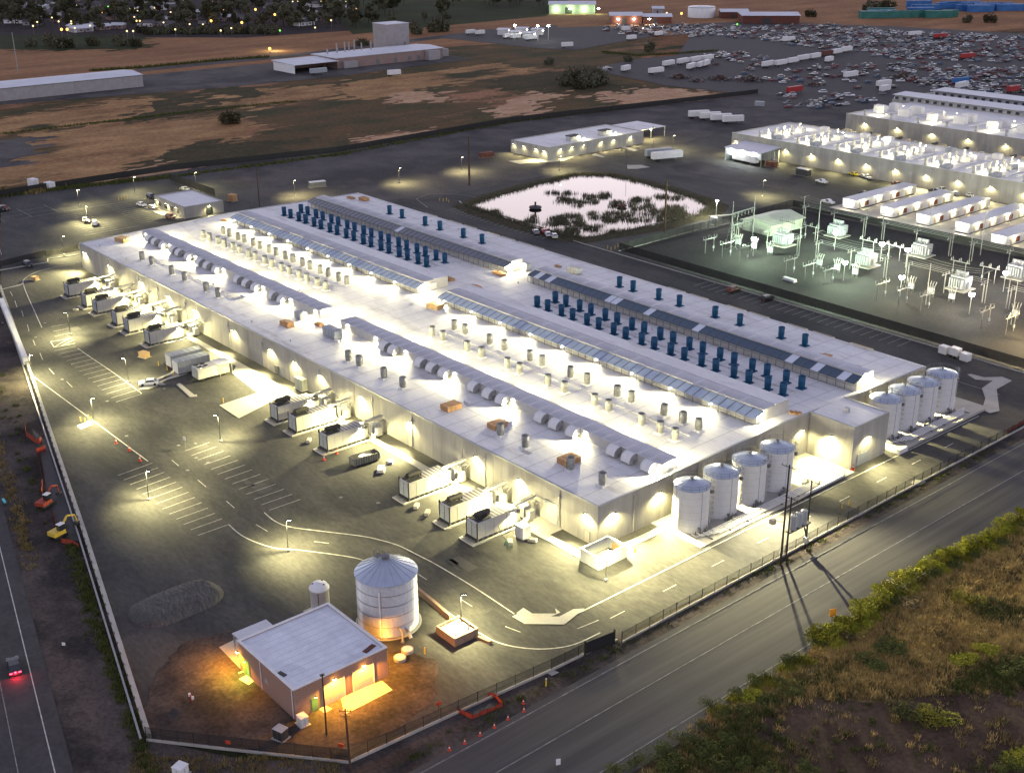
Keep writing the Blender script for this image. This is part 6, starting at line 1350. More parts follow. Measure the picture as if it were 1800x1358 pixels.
for i, x in enumerate(BXC):
    w = SUBL[i]
    put(tp, 't', 'large power transformer with radiators in the substation bay %s' % w, x + 3, 185)
    if i != 3: put(tp, 't', 'smaller rear power transformer in the substation bay %s' % w, x + 8, 208, .0)
    for k, (dx, dy) in enumerate(((-5, 172), (1.5, 172), (8, 172))): put(bp, 'b', 'circuit breaker, %s of three in the substation bay %s' % (('left', 'middle', 'right')[k], w), x + dx, dy)
    for k, (dx, dy) in enumerate(((-7, 160), (0, 160), (7, 160), (-4, 196), (5, 197))): put(pp, 'p', '%s disconnect switch portal in the %s row of the substation bay %s' % (('left', 'middle', 'right', 'left', 'right')[k], 'front' if k < 3 else 'rear', w), x + dx, dy, .0 if k < 3 else math.pi / 2)
    put(bus, 'u', 'bus run on tall supports over the rear of the substation bay %s' % w, x + 2, 214); put(bus, 'u', 'bus run on supports over the middle of the substation bay %s' % w, x + 2, 178)
t = thing('dead_end_frame', 'two pole take off frame with crossbeams at the left of the substation', 'substation frame', (0, 0, 0)); q0 = at(1284, 436); q1 = at(1322, 424)
for q in (q0, q1):
    b = MB(); b.cyl(q.x, q.y, 0, 15.5, .26, .14, n=8); b.build('pole', M['substeel'], t)
for z in (11.5, 7.5):
    b = MB(); b.tube((q0.x, q0.y, z), (q1.x, q1.y, z), .2, 6); b.build('crossbeam', M['substeel'], t)
    for k in range(6):
        p = q0.lerp(q1, (k + .7) / 6.4); b = MB(); b.lathe(p.x, p.y, [(.08, z - 1.6), (.22, z - 1.4), (.08, z - 1.1), (.22, z - .8), (.08, z - .5), (.2, z - .3)], 6); b.build('insulator', M['substeel'], t)
t = thing('lattice_tower', 'dark lattice tower leg beside the take off frame', 'lattice tower', at(1284, 438)); b = MB()
for k in range(8):
    z = k * 1.1; w0 = 1.3 - .12 * k; w1 = w0 - .12
    for sx_, sy_ in ((-1, -1), (1, -1), (1, 1), (-1, 1)): b.tube((sx_ * w0, sy_ * w0, z), (sx_ * w1, sy_ * w1, z + 1.1), .07, 4)
    b.tube((-w0, -w0, z), (w1, -w1, z + 1.1), .05, 4); b.tube((w0, -w0, z), (w1, w1, z + 1.1), .05, 4); b.tube((-w0, w0, z), (w1, w1, z + 1.1), .05, 4)
b.build('lattice', M['substeel'], t)
# control house
t = thing('control_house', 'small pale green gabled control house in the substation', 'building', (0, 0, 0)); hx0, hx1, hy0, hy1 = -124.5, -112.5, 190.5, 208
for q in ((hx0, hy0, hx1, hy0 + .2), (hx0, hy1 - .2, hx1, hy1), (hx0, hy0 + .2, hx0 + .2, hy1 - .2), (hx1 - .2, hy0 + .2, hx1, hy1 - .2)):
    b = MB(); b.box(q[0], q[1], -.1, q[2], q[3], 3.6); b.build('wall', M['ltgreen'], t)
xm = (hx0 + hx1) / 2
for y in (hy0 + .1, hy1 - .1):
    b = MB(); b.prismy(y - .09, y + .09, [(hx0, 3.61), (hx1, 3.61), (xm, 5.0)]); b.build('gable', M['ltgreen'], t)
b = MB(); b.prismy(hy0 - .8, hy1 + .8, [(hx0 - .8, 3.4), (xm, 5.05), (xm, 5.2), (hx0 - .8, 3.55)]); b.build('roof', M['ltgreen'], t); b = MB(); b.prismy(hy0 - .8, hy1 + .8, [(hx1 + .8, 3.4), (hx1 + .8, 3.55), (xm, 5.2), (xm, 5.05)]); b.build('roof', M['ltgreen'], t)
for y in (194, 203):
    b = MB(); b.box(hx1 + .005, y, 0, hx1 + .06, y + 1.2, 2.2); b.build('door', M['greybox'], t)
for i, (px, py, c_, pw_) in enumerate(((1326, 416, GREENISH, 6800), (1470, 405, GREENISH, 5200), (1486, 457, GREENISH, 6800), (1551, 425, (.92, 1, .88), 3000), (1596, 435, WHITE, 2200), (1586, 483, WHITE, 3000), (1709, 513, (1, .9, .7), 3800), (1769, 475, (1, .88, .72), 3400), (1830, 560, (1, .75, .35), 9000))):
    p = at(px, py, 6.4); t = thing('flood_light', 'glaring flood light on a post in the substation, %s from the left' % ORD[i], 'flood light', (p.x, p.y, 0), 0, 'flood lights in the substation')
    b = MB(); b.tube((0, 0, 0), (0, 0, 6.2), .1, 6); b.build('post', M['galv'], t); b = MB(); b.box(-.5, -.5, 6.2, .5, .5, 6.35); h = b.build('lamp_head', M['galvd'], t); b = MB(); b.lathe(0, 0, [(0, 5.0), (.6, 5.2), (.85, 5.65), (.6, 6.19)], 10); b.build('lens', M['e_cool'], h); lamp((0, 0, 4.9), pw_ * 2.6, c_, h, None, rad=.3, wing=-1.6)
t = thing('flood_light', 'bright lamp on a short post with a white plant beside the pond road', 'flood light', at(1258, 388)); b = MB(); b.tube((0, 0, 0), (0, 0, 7), .1, 6); b.build('post', M['galv'], t); b = MB(); b.lathe(0, 0, [(0, 7.5), (.45, 7.4), (.45, 7.1), (0, 7.0)], 10); b.build('lens', M['e_cool'], t); lamp((0, 0, 6.8), 3000, (.95, 1, .8), t, None, rad=.3)
b = MB(); b.cbox(0, -1, 0, 2.2, 1.2, 1.6); b.build('cabinet', M['white'], t)
for i, (q, h) in enumerate(((at(1633, 395), 13), (at(1775, 395), 11), (at(1723, 448), 14), (at(1437, 415), 12), (at(1627, 535), 12), (at(1777, 570), 12))): pole('mast', 'thin lightning mast in the substation, %s listed from the left rear' % ORD[i], q, h, .12, (), 'steel', cat='mast')
boxthing('slab_box', 'long white box on the dark gravel in front of the substation', 'box', at(1388, 493), 4.2, 1.2, .6, 'white', -.05)
# ================================================================== WAREHOUSES AT THE RIGHT
def warehouse(lab, x0, x1, y0, y1, h, npn, lamps_x, lp, z=0):
    t = thing('warehouse', lab, 'building', (0, 0, 0)); w = (x1 - x0) / npn
    pm_ = MB(); pm_.box(.03, 0, -.1, w - .03, .3, h); pm_ = pm_.mesh('wall_panel', M['panelcon'])
    for i in range(npn): place(pm_, 'wall_panel', t, (x0 + i * w, y0, 0))
    b = MB(); b.box(x0 + .05, y0 + .12, -.1, x1 - .05, y0 + .4, h - .05); b.build('wall_backing', M['dark'], t)
    b = MB(); b.box(x0, y0 + .4, -.1, x0 + .3, y1, h); b.build('wall_panel', M['panelcon'], t); b = MB(); b.box(x0 + .3, y1 - .3, -.1, x1, y1, h); b.build('wall_panel', M['panelcon'], t)
    b = MB(); b.box(x0 + .3, y0 + .4, h - .7, x1, y1 - .3, h - .35); b.build('roof_membrane', M['roof'], t)
    b = MB(); b.box(x0 - .05, y0 - .05, h + .001, x1, y0 + .4, h + .14); b.build('coping', M['white'], t)
    b = MB(); b.box(x0, y0 - .03, h - 2.6, x1, y0 - .005, h - 2.48); b.build('wall_band', M['coping'], t)
    for x in lamps_x: wall_lamp(t, x, y0, h - 3.2, 0, lp, WARM, 165, out=.55)
    return t
w2 = warehouse('long white warehouse with a crowded white roof right of the pond', -216, 60, 293.5, 335, 8.6, 30, [-213 + 13.6 * k for k in range(16)], 1000)
st2 = MB(); st2.cyl(0, 0, 0, 1.5, .7, .55, n=10); st2.cyl(0, 0, 1.5, 2.6, .55, .75, n=10, mt=0); st2 = st2.mesh('exhaust_stack', M['galv'])
cb2 = MB(); cb2.cbox(0, 0, 0, 1.2, 20, .5); cb2 = cb2.mesh('roof_curb', M['white']); un2 = MB(); un2.cbox(0, 0, 0, 3.4, 2.6, 2.0); un2.cbox(0, 0, 2.001, 2.6, 1.8, .2); un2 = un2.mesh('roof_unit', M['white']); un3 = MB(); un3.cbox(0, 0, 0, 2.4, 4.5, 1.5); un3 = un3.mesh('roof_unit', M['greybox'])
for k in range(10):
    x = -203 + k * 20.5
    for j in range(6): place(st2, 'exhaust_stack', w2, (x, 297 + j * 5.6, 8.25))
    for j in range(3): place(st2, 'exhaust_stack', w2, (x + 6, 298 + j * 6.6, 8.25))
    place(cb2, 'roof_curb', w2, (x + 11, 308 + rnd.uniform(-2, 2), 8.25)); place(cb2, 'roof_curb', w2, (x + 14, 312, 8.25)); place(un3, 'roof_unit', w2, (x + 9, 297.5, 8.25))
    for j in range(3): place(un2 if rnd.random() < .7 else un3, 'roof_unit', w2, (x + rnd.uniform(2, 16), 316 + j * 6 + rnd.uniform(-1, 1), 8.25))
    for yy in (300, 312, 325): roof_lamp(w2, x + 3, yy, 9.6, 330)
w3 = warehouse('second long warehouse behind the first with tall roof boxes', -211, 60, 372.5, 428, 9.0, 26, [-200 + 18 * k for k in range(11)], 1000)
for k in range(14):
    x = -203 + k * 14.5; place(st2, 'exhaust_stack', w3, (x, 376, 8.65)); 
    for j in range(2):
        o = place(un2, 'roof_unit', w3, (x + rnd.uniform(-2, 3), 388 + j * 9 + rnd.uniform(-2, 2), 8.65)); o.scale = (1.7, 1.3, 1.7)
    place(cb2, 'roof_curb', w3, (x + 6, 395, 8.65))
    if k % 2 == 0: roof_lamp(w3, x + 4, 381, 10.2, 320); roof_lamp(w3, x + 4, 402, 10.8, 340)
for lab, x0, y0, y1 in (('roof', -222, 429, 440), ('roof', -216, 457, 468)):
    b = MB(); b.prismx(x0, 60, [(y0, 8.9), (y1, 8.9), (y1, 11.4), (y0 + 2, 11.0)]); mo = b.build('roof_monitor', M['metalroof'], w3)
    for k in range(60):
        b = MB() if k == 0 else b
        if k == 0: b.box(.1, y0 - .06, 9.0, 2.0, y0 - .005, 10.3); lm_ = b.mesh('louvre', M['dark'])
        place(lm_, 'louvre', mo, (x0 + 1 + k * 4.4, 0, 0))
    b = MB(); b.prismx(x0 - .3, 60, [(y0 - .6, 11.15), (y1 + .3, 11.6), (y1 + .3, 11.75), (y0 - .6, 11.3)]); b.build('roof_sheet', M['metalroof'], mo)
b = MB(); b.box(-222, 428.01, -.1, 60, 470, 8.85); b.build('wall', M['panelcon'], w3)
# generators between the warehouses
for i, x in enumerate((-203, -187, -171, -153, -138, -116, -97, -80)):
    t = thing('generator', 'generator with dark silencer between the two warehouses, %s from the left' % ORD[i], 'generator', (x, 357, 0), 0, 'generators between the warehouses')
    b = MB(); b.box(-1.6, -3, .3, 1.6, 7, 3.6); b.build('enclosure', M['beige'], t); b = MB(); b.tube((0, -2.2, 4.5), (0, 1.6, 4.5), .6, 10); b.build('silencer', M['muffler'], t); b = MB(); b.box(-1.8, -3.4, 0, 1.8, 7.4, .298); b.build('skid', M['dark'], t)
    b = MB(); b.box(2.2, 5, 0, 4.4, 8, 2.6); b.build('cabinet', M['white'], t)
# white shelter
t = thing('loading_shelter', 'white gabled shelter standing before the left end of the warehouse', 'shelter', (0, 0, 0)); x0, x1, y0, y1 = -206, -186.5, 277.5, 290
for q in ((x0, y0, x0 + .2, y1), (x0 + .2, y0, x1, y0 + .2), (x0 + .2, y1 - .2, x1, y1)):
    b = MB(); b.box(q[0], q[1], 2.6 if q[1] == y0 and q[0] > x0 else -.1, q[2], q[3], 5.6); b.build('wall', M['shelter'], t)
b = MB(); b.prismx(x0 - .4, x1 + .4, [(y0 - .5, 5.5), (y1 + .5, 6.6), (y1 + .5, 6.75), (y0 - .5, 5.65)]); b.build('roof', M['metalroof'], t)
for k in range(5):
    b = MB(); b.box(x1 - .2, y0 + .3 + k * 2.9, -.1, x1, y0 + .6 + k * 2.9, 5.6); b.build('post', M['beige'], t)
for k in range(3):
    b = MB(); b.box(x0 + 3 + k * 6, y0 + .3, 5.0, x0 + 4 + k * 6, y0 + .6, 5.15); l_ = b.build('lamp', M['e_cool'], t); lamp((x0 + 3.5 + k * 6, y0 - .4, 4.9), 500, (.92, 1, .95), l_)
for i, (q, l, lab) in enumerate(((at(1313, 283), 15, 'white trailer parked along the shelter'),)):
    pass
def trailer_proto(L=14.5):
    t = thing('semi_trailer', '', 'trailer', (0, 0, 0), 0, 'trailers')
    b = MB(); b.box(-L / 2, -1.3, 1.15, L / 2, 1.3, 4.0); b.build('body', M['white'], t); b = MB(); b.box(-L / 2 + .2, -.7, .75, L / 2 - .2, .7, 1.148); b.build('chassis', M['dark'], t)
    for x in (-L / 2 + 1.4, -L / 2 + 2.6):
        for y in (-1.25, .95):
            b = MB(); b.tube((x, y, .5), (x, y + .3, .5), .5, 8); b.build('wheel', M['tyre'], t)
    b = MB(); b.box(L / 2 - 3.2, -.9, 0, L / 2 - 3.0, -.7, 1.1); b.box(L / 2 - 3.2, .7, 0, L / 2 - 3.0, .9, 1.1); b.build('landing_gear', M['steel'], t); return t
tr0 = trailer_proto(); TR = []
def trailer(p, rz, lab, m=None, sc=1.0):
    o = tr0 if not TR else dup(tr0)
    TR.append(o); o.location = p; o.rotation_euler = (0, 0, rz); o['label'] = lab; o.scale = (sc, 1, 1)
    if m:
        for c in o.children:
            if c.name.startswith('body'): me = c.data.copy(); me.materials.clear(); me.materials.append(M[m] if isinstance(m, str) else m); c.data = me
HA_ = math.pi / 2
trailer(at(1172, 282), 1.25, 'front white trailer parked on the lot behind the pond', None, 1.0); trailer(at(1158, 277), 1.25, 'grey blue trailer behind the white one on the lot beyond the pond', 'greybox', .9)
trailer(at(1310, 287), -.05, 'white trailer parked alongside the white shelter', None, .9)
boxthing('container', 'dark container beside the drive before the warehouse', 'container', at(1412, 308), 6, 2.6, 2.6, 'dark', -.05, 'white'); boxthing('dumpster', 'dark brown bin beside the white shelter', 'bin', at(1356, 293), 4.5, 2.4, 2.0, 'rust')
for i, (px, py) in enumerate(((1228, 208), (1248, 211), (1267, 214), (1288, 217))): trailer(at(px, py), 1.05, 'white lit box trailer, %s of four on the far lot' % ('leftmost', 'second', 'third', 'rightmost')[i], None, .75)
lamp((at(1235, 205).x, at(1235, 205).y, 6), 1800, WHITE, TR[-4])
for i, (q, m_, lab) in enumerate((((1335, 186), 'greybox', 'pale generator truck standing alone on the dark far lot'),)): boxthing('light_plant', lab, 'machine', at(*q), 5, 2.2, 2.2, m_, .4)
# container rows
pad('container_yard', -124, 238, 40, 292, -.03)
for i, x in enumerate((-117.5, -101.5, -87.0, -72.0, -55.5, -38, -20)):
    t = thing('modular_building', 'white modular container row, %s from the left before the warehouse' % ORD[i], 'modular building', (x, 242 - (6 if i > 3 else 0), 0), 0, 'modular container rows')
    for k in range(4):
        b = MB(); b.box(-2.6, k * 10 + .05, .4, 2.6, k * 10 + 9.95, 3.5); bd = b.build('module', M['white'], t); b = MB(); b.box(-2.9, k * 10 + .02, 3.505, 2.9, k * 10 + 9.98, 3.72); b.build('roof', M['metalroof'], bd)
        b = MB(); b.box(2.605, k * 10 + 3, .5, 2.66, k * 10 + 4.2, 2.6); b.build('door', M['beige'], bd); b = MB(); b.box(2.605, k * 10 + 6.5, .9, 2.9, k * 10 + 8.5, 2.6); b.build('cooler', M['genwall'] if k % 2 else M['rust'], bd)
        b = MB(); b.box(2.66, k * 10 + 5, 2.9, 2.95, k * 10 + 5.4, 3.1); l_ = b.build('lamp', M['e_warm'], bd); lamp((3.4, k * 10 + 5.2, 2.85), 90, (1, .82, .55) if k % 3 else WHITE, l_)
    b = MB(); b.box(-2.4, .2, -.1, 2.4, 39.8, .398); b.build('skid', M['dark'], t)
    b = MB(); b.box(-.4, -.3, 2.9, 0, -.02, 3.1); l_ = b.build('lamp', M['e_white'], t); lamp((-.2, -.7, 2.8), 170, (1, .9, .72), l_)
# ================================================================== OFFICE, GUARD HOUSE
t = thing('office_building', 'flat roofed concrete office with wall lamps beyond the pond', 'building', (0, 0, 0)); ox0, ox1, oy0, oy1, oh = -281.5, -256.5, 219, 279, 5.6
for k in range(10):
    w = (oy1 - oy0) / 10; b = MB(); b.box(ox1 - .3, oy0 + k * w + .04, -.1, ox1, oy0 + (k + 1) * w - .04, oh); b.build('wall_panel', M['panelcon'], t)
for k in range(5):
    w = (ox1 - ox0 - .3) / 5; b = MB(); b.box(ox0 + k * w + .04, oy0, -.1, ox0 + (k + 1) * w - .04, oy0 + .3, oh); b.build('wall_panel', M['panelcon'], t)
b = MB(); b.box(ox0, oy1 - .3, -.1, ox1 - .3, oy1, oh); b.build('wall_panel', M['panelcon'], t); b = MB(); b.box(ox0, oy0 + .3, -.1, ox0 + .3, oy1 - .3, oh); b.build('wall_panel', M['panelcon'], t)
b = MB(); b.box(ox0 + .3, oy0 + .3, oh - .6, ox1 - .3, oy1 - .3, oh - .3); b.build('roof_membrane', M['roof'], t)
for y in (240, 260):
    b = MB(); b.cbox(-263, y, oh - .3, 3.5, 5.5, 2.0); un = b.build('roof_unit', M['galv'], t); b = MB(); b.cbox(-263, y, oh + 1.702, 3.9, 6.0, .35); b.build('lid', M['dark'], un); roof_lamp(t, -260, y + 4, oh + .6, 260)
for y in (226, 233, 240, 251, 259, 270): wall_lamp(t, ox1, y, 4.2, math.pi / 2, 420 if y != 240 else 200)
for x in (-279, -272, -264): wall_lamp(t, x, oy0, 4.2, 0, 420)
wall_lamp(t, -258.5, oy0, 4.0, 0, 900)
b = MB(); b.box(-281, 279.1, 4.6, -262, 300, 4.8); b.build('canopy', M['roof'], t)
for y in (284, 290, 299.5):
    b = MB(); b.box(-262.4, y, -.1, -262.1, y + .3, 4.6); b.build('canopy_post', M['galv'], t)
lamp((-262, 290, 4.3), 900, WARM, t); lamp((-258, 284, 4.3), 500, WARM, t)
pslab('office_walk', ((893, 283), (985, 276), (1034, 262), (1030, 268), (990, 283), (913, 288)), -.02); pslab('office_walk', ((1040, 272), (1046, 269), (1064, 276), (1058, 277)), -.02); pslab('office_walk', ((1085, 257), (1090, 255), (1122, 264), (1115, 266)), -.02)
boxthing('dumpster', 'brown open container left of the flat office', 'bin', at(855, 276), 6.5, 2.4, 2.0, 'rust', 1.4)
t = thing('guard_house', 'small flat roofed concrete guard house by the back parking lot', 'building', (0, 0, 0)); gx0, gx1, gy0, gy1 = -291, -266.5, 52.5, 68
for q in ((gx0, gy0, gx1 - .3, gy0 + .3), (gx1 - .3, gy0, gx1, gy1), (gx0, gy1 - .3, gx1 - .3, gy1), (gx0, gy0 + .3, gx0 + .3, gy1 - .3)):
    b = MB(); b.box(q[0], q[1], -.1, q[2], q[3], 4.2); b.build('wall', M['panelcon'], t)
b = MB(); b.box(gx0 + .3, gy0 + .3, 3.5, gx1 - .3, gy1 - .3, 3.9); b.build('roof_membrane', M['metalroof'], t); b = MB(); b.box(gx1 + .005, 61, 0, gx1 + .08, 63.5, 2.6); b.build('door', M['glass'], t)
for k in range(4):
    b = MB(); b.box(gx0 + 3 + k * 5, gy0 - .05, .9, gx0 + 5.5 + k * 5, gy0 - .005, 2.6); w_ = b.build('window', M['glass'], t); b = MB(); b.box(gx0 + 2.9 + k * 5, gy0 - .08, 2.605, gx0 + 5.6 + k * 5, gy0 - .005, 2.7); b.build('frame', M['coping'], w_)
for x in (-288, -280, -272): wall_lamp(t, x, gy0, 3.2, 0, 600)
wall_lamp(t, gx1, 62, 3.4, math.pi / 2, 900)
pad('guard_walk', -292, 48.5, -268, 52.2, .05)
for q, lab in (((59, 326), 'left small white shed in the weeds by the left fence'), ((88, 332), 'right small white shed in the weeds by the left fence')): boxthing('shed', lab, 'shed', at(*q), 3.4, 2.8, 2.6, 'white', .3)
boxthing('light_trailer', 'small trailer with a pale roof on the back lot', 'trailer', at(558, 328), 6.5, 2.6, 2.0, 'galvd', 1.3, 'white')
boxthing('skip', 'tan machine behind the dark fence near the guard house', 'machine', at(409, 353), 3, 2.2, 2.4, 'pallet', .3)
pslab('timber_mat', ((1102, 290), (1128, 290), (1143, 294), (1120, 297), (1103, 297)), 0.02)
# ================================================================== BUILDINGS OF THE FAR PLAIN
def simple_building(name, lab, x0, x1, y0, y1, h, wm, rmname, cat='building', gable=0, z0=-.3):
    t = thing(name, lab, cat, (0, 0, 0)); n = max(1, round(max(x1 - x0, y1 - y0) / 12))
    for q in ((x0, y0, x1, y0 + .3), (x1 - .3, y0 + .3, x1, y1), (x0, y1 - .3, x1 - .3, y1), (x0, y0 + .3, x0 + .3, y1 - .3)):
        b = MB(); b.box(q[0], q[1], z0, q[2], q[3], h); b.build('wall', M[wm], t)
    if gable:
        ym = (y0 + y1) / 2; xm = (x0 + x1) / 2; b = MB()
        if x1 - x0 > y1 - y0: b.prismx(x0 - .5, x1 + .5, [(y0 - .5, h + .01), (y1 + .5, h + .01), (ym, h + gable)])
        else: b.prismy(y0 - .5, y1 + .5, [(x0 - .5, h + .01), (x1 + .5, h + .01), (xm, h + gable)])
        b.build('roof', M[rmname], t)
    else:
        b = MB(); b.box(x0 - .2, y0 - .2, h + .01, x1 + .2, y1 + .2, h + .35); b.build('roof', M[rmname], t)
    return t
M['wallgrey'] = mat('wallgrey', (0.34, 0.31, 0.31), (0.29, 0.265, 0.265), .3, .8, coord='pos'); M['rooflt'] = mat('rooflt', (0.62, 0.63, 0.66), (0.55, 0.56, 0.58), .1, .6, coord='pos')
t = simple_building('storage_shed', 'very long pale metal shed at the left edge', -620, -590, -60, 184, 7, 'wallgrey', 'rooflt', gable=1.4)
b = MB(); b.box(-589.99, 20, 6.6, -589.7, 184, 7.0); b.build('eave', M['galvd'], t); b = MB(); b.box(-612, 184.1, 0, -600, 187, 5.5); b.build('end_stack', M['tanwall'], t)
for k in range(24):
    b = MB() if k == 0 else b
    if k == 0: b.box(-.03, -.06, 0, .03, .06, 6.6); mm_ = b.mesh('wall_rib', M['galv'])
    place(mm_, 'wall_rib', t, (-589.95, -50 + k * 10, 0))
t = thing('packing_shed', 'long low tan shed with a tall square tower behind', 'building', (0, 0, 0)); fx = -580
for k in range(11):
    y0 = 318 + k * 8.2; b = MB(); b.box(fx - .3, y0 + .04, -.3, fx, y0 + 8.16, 6.6); b.build('wall_panel', M['tanwall'], t)
b = MB(); b.box(-612, 318, -.3, fx - .31, 408, 6.55); b.build('hall', M['tanwall'], t); b = MB(); b.prismy(317.5, 408.5, [(-612.5, 6.61), (fx + .5, 6.61), (fx + .5, 6.9), (-596, 7.9), (-612.5, 6.9)]); b.build('roof', M['rooflt'], t)
b = MB(); b.prismy(283, 317.4, [(-606, 5.6), (fx + 4, 5.2), (fx + 4, 5.5), (-606, 6.2)]); b.build('shed_roof', M['rooflt'], t); b = MB(); b.box(-604, 283.2, -.3, fx + 3, 283.6, 5.15); b.build('wall', M['white'], t); b = MB(); b.box(-604, 283.7, -.3, -600, 317, 5.1); b.build('wall', M['tanwall'], t)
for y in (295, 306, 316):
    b = MB(); b.box(fx + 2.5, y, -.3, fx + 3, y + .5, 5.1); b.build('post', M['wood'], t)
b = MB(); b.box(fx + .01, 322, 0, fx + 3, 333, 4.4); b.build('lean_to', M['wallgrey'], t); b = MB(); b.box(fx + .02, 392, -.2, fx + 5, 402, 6.0); b.build('lean_to', M['wallgrey'], t); b = MB(); b.box(-600, 408.6, -.3, -586, 418, 5); b.build('lean_to', M['wallgrey'], t)
for y in (350, 365, 377, 385):
    b = MB(); b.box(fx + .005, y, 0, fx + .06, y + 3, 3.2); b.build('door', M['galvd'], t)
for k in range(9):
    b = MB(); b.cyl(-603 + rnd.uniform(-3, 6), 322 + k * 4.5, 7.0, 7.0 + rnd.uniform(3, 8), .5, n=7); b.build('roof_pipe', M['wallgrey'], t)
tw = simple_building('square_tower', 'tall square windowless tower behind the tan shed', -640, -622, 389, 409, 21, 'wallgrey', 'rooflt')
for k, y in enumerate((396, 404)):
    b = MB(); b.box(-621.99, y, 3 + k * 2, -621.9, y + 1.6, 6 + k * 2); b.build('vent', M['galvd'], tw)
trailer(at(1055 * 0 + 560, 131), 1.5, 'grey tanker trailer before the open shed', 'greybox', .8); trailer(at(693, 134), 1.35, 'white blue trailer standing on the dark field', None, .6)
pole('lattice_mast', 'tall thin mast at the left edge behind the long shed', at(32, 128), 26, .3, (), 'steel', cat='mast')
# flat tank, barns, shops on the horizon
t = thing('water_tank', 'wide pale flat water tank on the horizon', 'tank', (-666, 786, -.3)); b = MB(); b.lathe(0, 0, [(13, 0), (13, 9.5), (12.8, 9.7), (0.3, 10.6)], 32); b.build('shell', M['tank'], t, True); b = MB(); b.lathe(0, 0, [(13.05, 9.2), (13.15, 9.5), (13.05, 9.6)], 32); b.build('rim', M['galvd'], t)
def barn(lab, px0, px1, pyb, h, dep, wm='rust', rm='rooflt', gable=2.0):
    a = at(px0, pyb, -.3); c = at(px1, pyb + .0, -.3); d = (c - a); L = d.length; t = thing('barn', lab, 'barn', a, math.atan2(d.y, d.x))
    for q in ((0, 0, L, .4), (0, dep - .4, L, dep), (0, .4, .4, dep - .4), (L - .4, .4, L, dep - .4)):
        b = MB(); b.box(*q[:2], 0, *q[2:], h); b.build('wall', M[wm], t)
    b = MB(); b.prismx(-1, L + 1, [(-1, h + .01), (dep + 1, h + .01), (dep / 2, h + gable)]); b.build('roof', M[rm], t)
    b = MB(); b.box(L * .35, -.1, 0, L * .5, -.01, h * .7); b.build('door', M['dark'], t); return t
barn('long red barn with pale roof at the scrap yard', 1305, 1405, 42, 7, 34); barn('lower red barn behind the long one', 1268, 1315, 33, 6, 24)
t1 = barn('lit workshop with red walls at the scrap yard', 1073, 1128, 44, 8, 30); t2 = barn('pale roofed workshop right of the lit one', 1130, 1180, 42, 6, 26); t3 = barn('small white block building behind the workshops', 1148, 1166, 27, 6, 14, 'wallgrey')
t4 = barn('green lit store building at the top', 965, 1046, 25, 9, 40, 'ltgreen'); 
for tt, L_ in ((t1, 3), (t4, 4)):
    for k in range(L_):
        b = MB(); b.box(6 + k * 14, -.5, 4.6, 8 + k * 14, -.2, 5.4); l_ = b.build('lamp', M['e_cool'], tt); lamp((7 + k * 14, -3, 4.6), 500, (1, .95, .75) if tt is t1 else (.6, 1, .45), l_)
for i, (px, py) in enumerate(((905, 62), (937, 60), (965, 62), (925, 66), (950, 68))):
    t = thing('fuel_canopy', 'lit white shed, %s of the fuel stop cluster' % ORD[i], 'building', at(px - 12, py, -.2), 2.3); b = MB(); b.box(0, 0, 0, 12, 9, 4.2); b.build('wall', M['white'], t); b = MB(); b.box(-1, -1, 4.21, 13, 10, 4.6); b.build('roof', M['rooflt'], t)
    b = MB(); b.box(3, -.6, 3, 4, -.1, 3.5); l_ = b.build('lamp', M['e_warm'], t); b = MB(); b.box(4, -.1, 0, 7, -.01, 3); b.build('door', M['beige'], t)
for i, (px, py) in enumerate(((905, 45), (945, 46), (964, 46))):
    p = at(px, py, 11); t = thing('area_light', 'tall glaring light at the fuel stop, %s from the left' % ORD[i], 'light', (p.x, p.y, 0)); b = MB(); b.tube((0, 0, 0), (0, 0, 11), .25, 6); b.build('post', M['galv'], t); b = MB(); b.lathe(0, 0, [(0, 11.6), (.9, 11.3), (.9, 10.6), (0, 10.4)], 10); b.build('lens', M['e_cool'], t); lamp((0, 0, 10), 2500, (1, 1, .62), t)
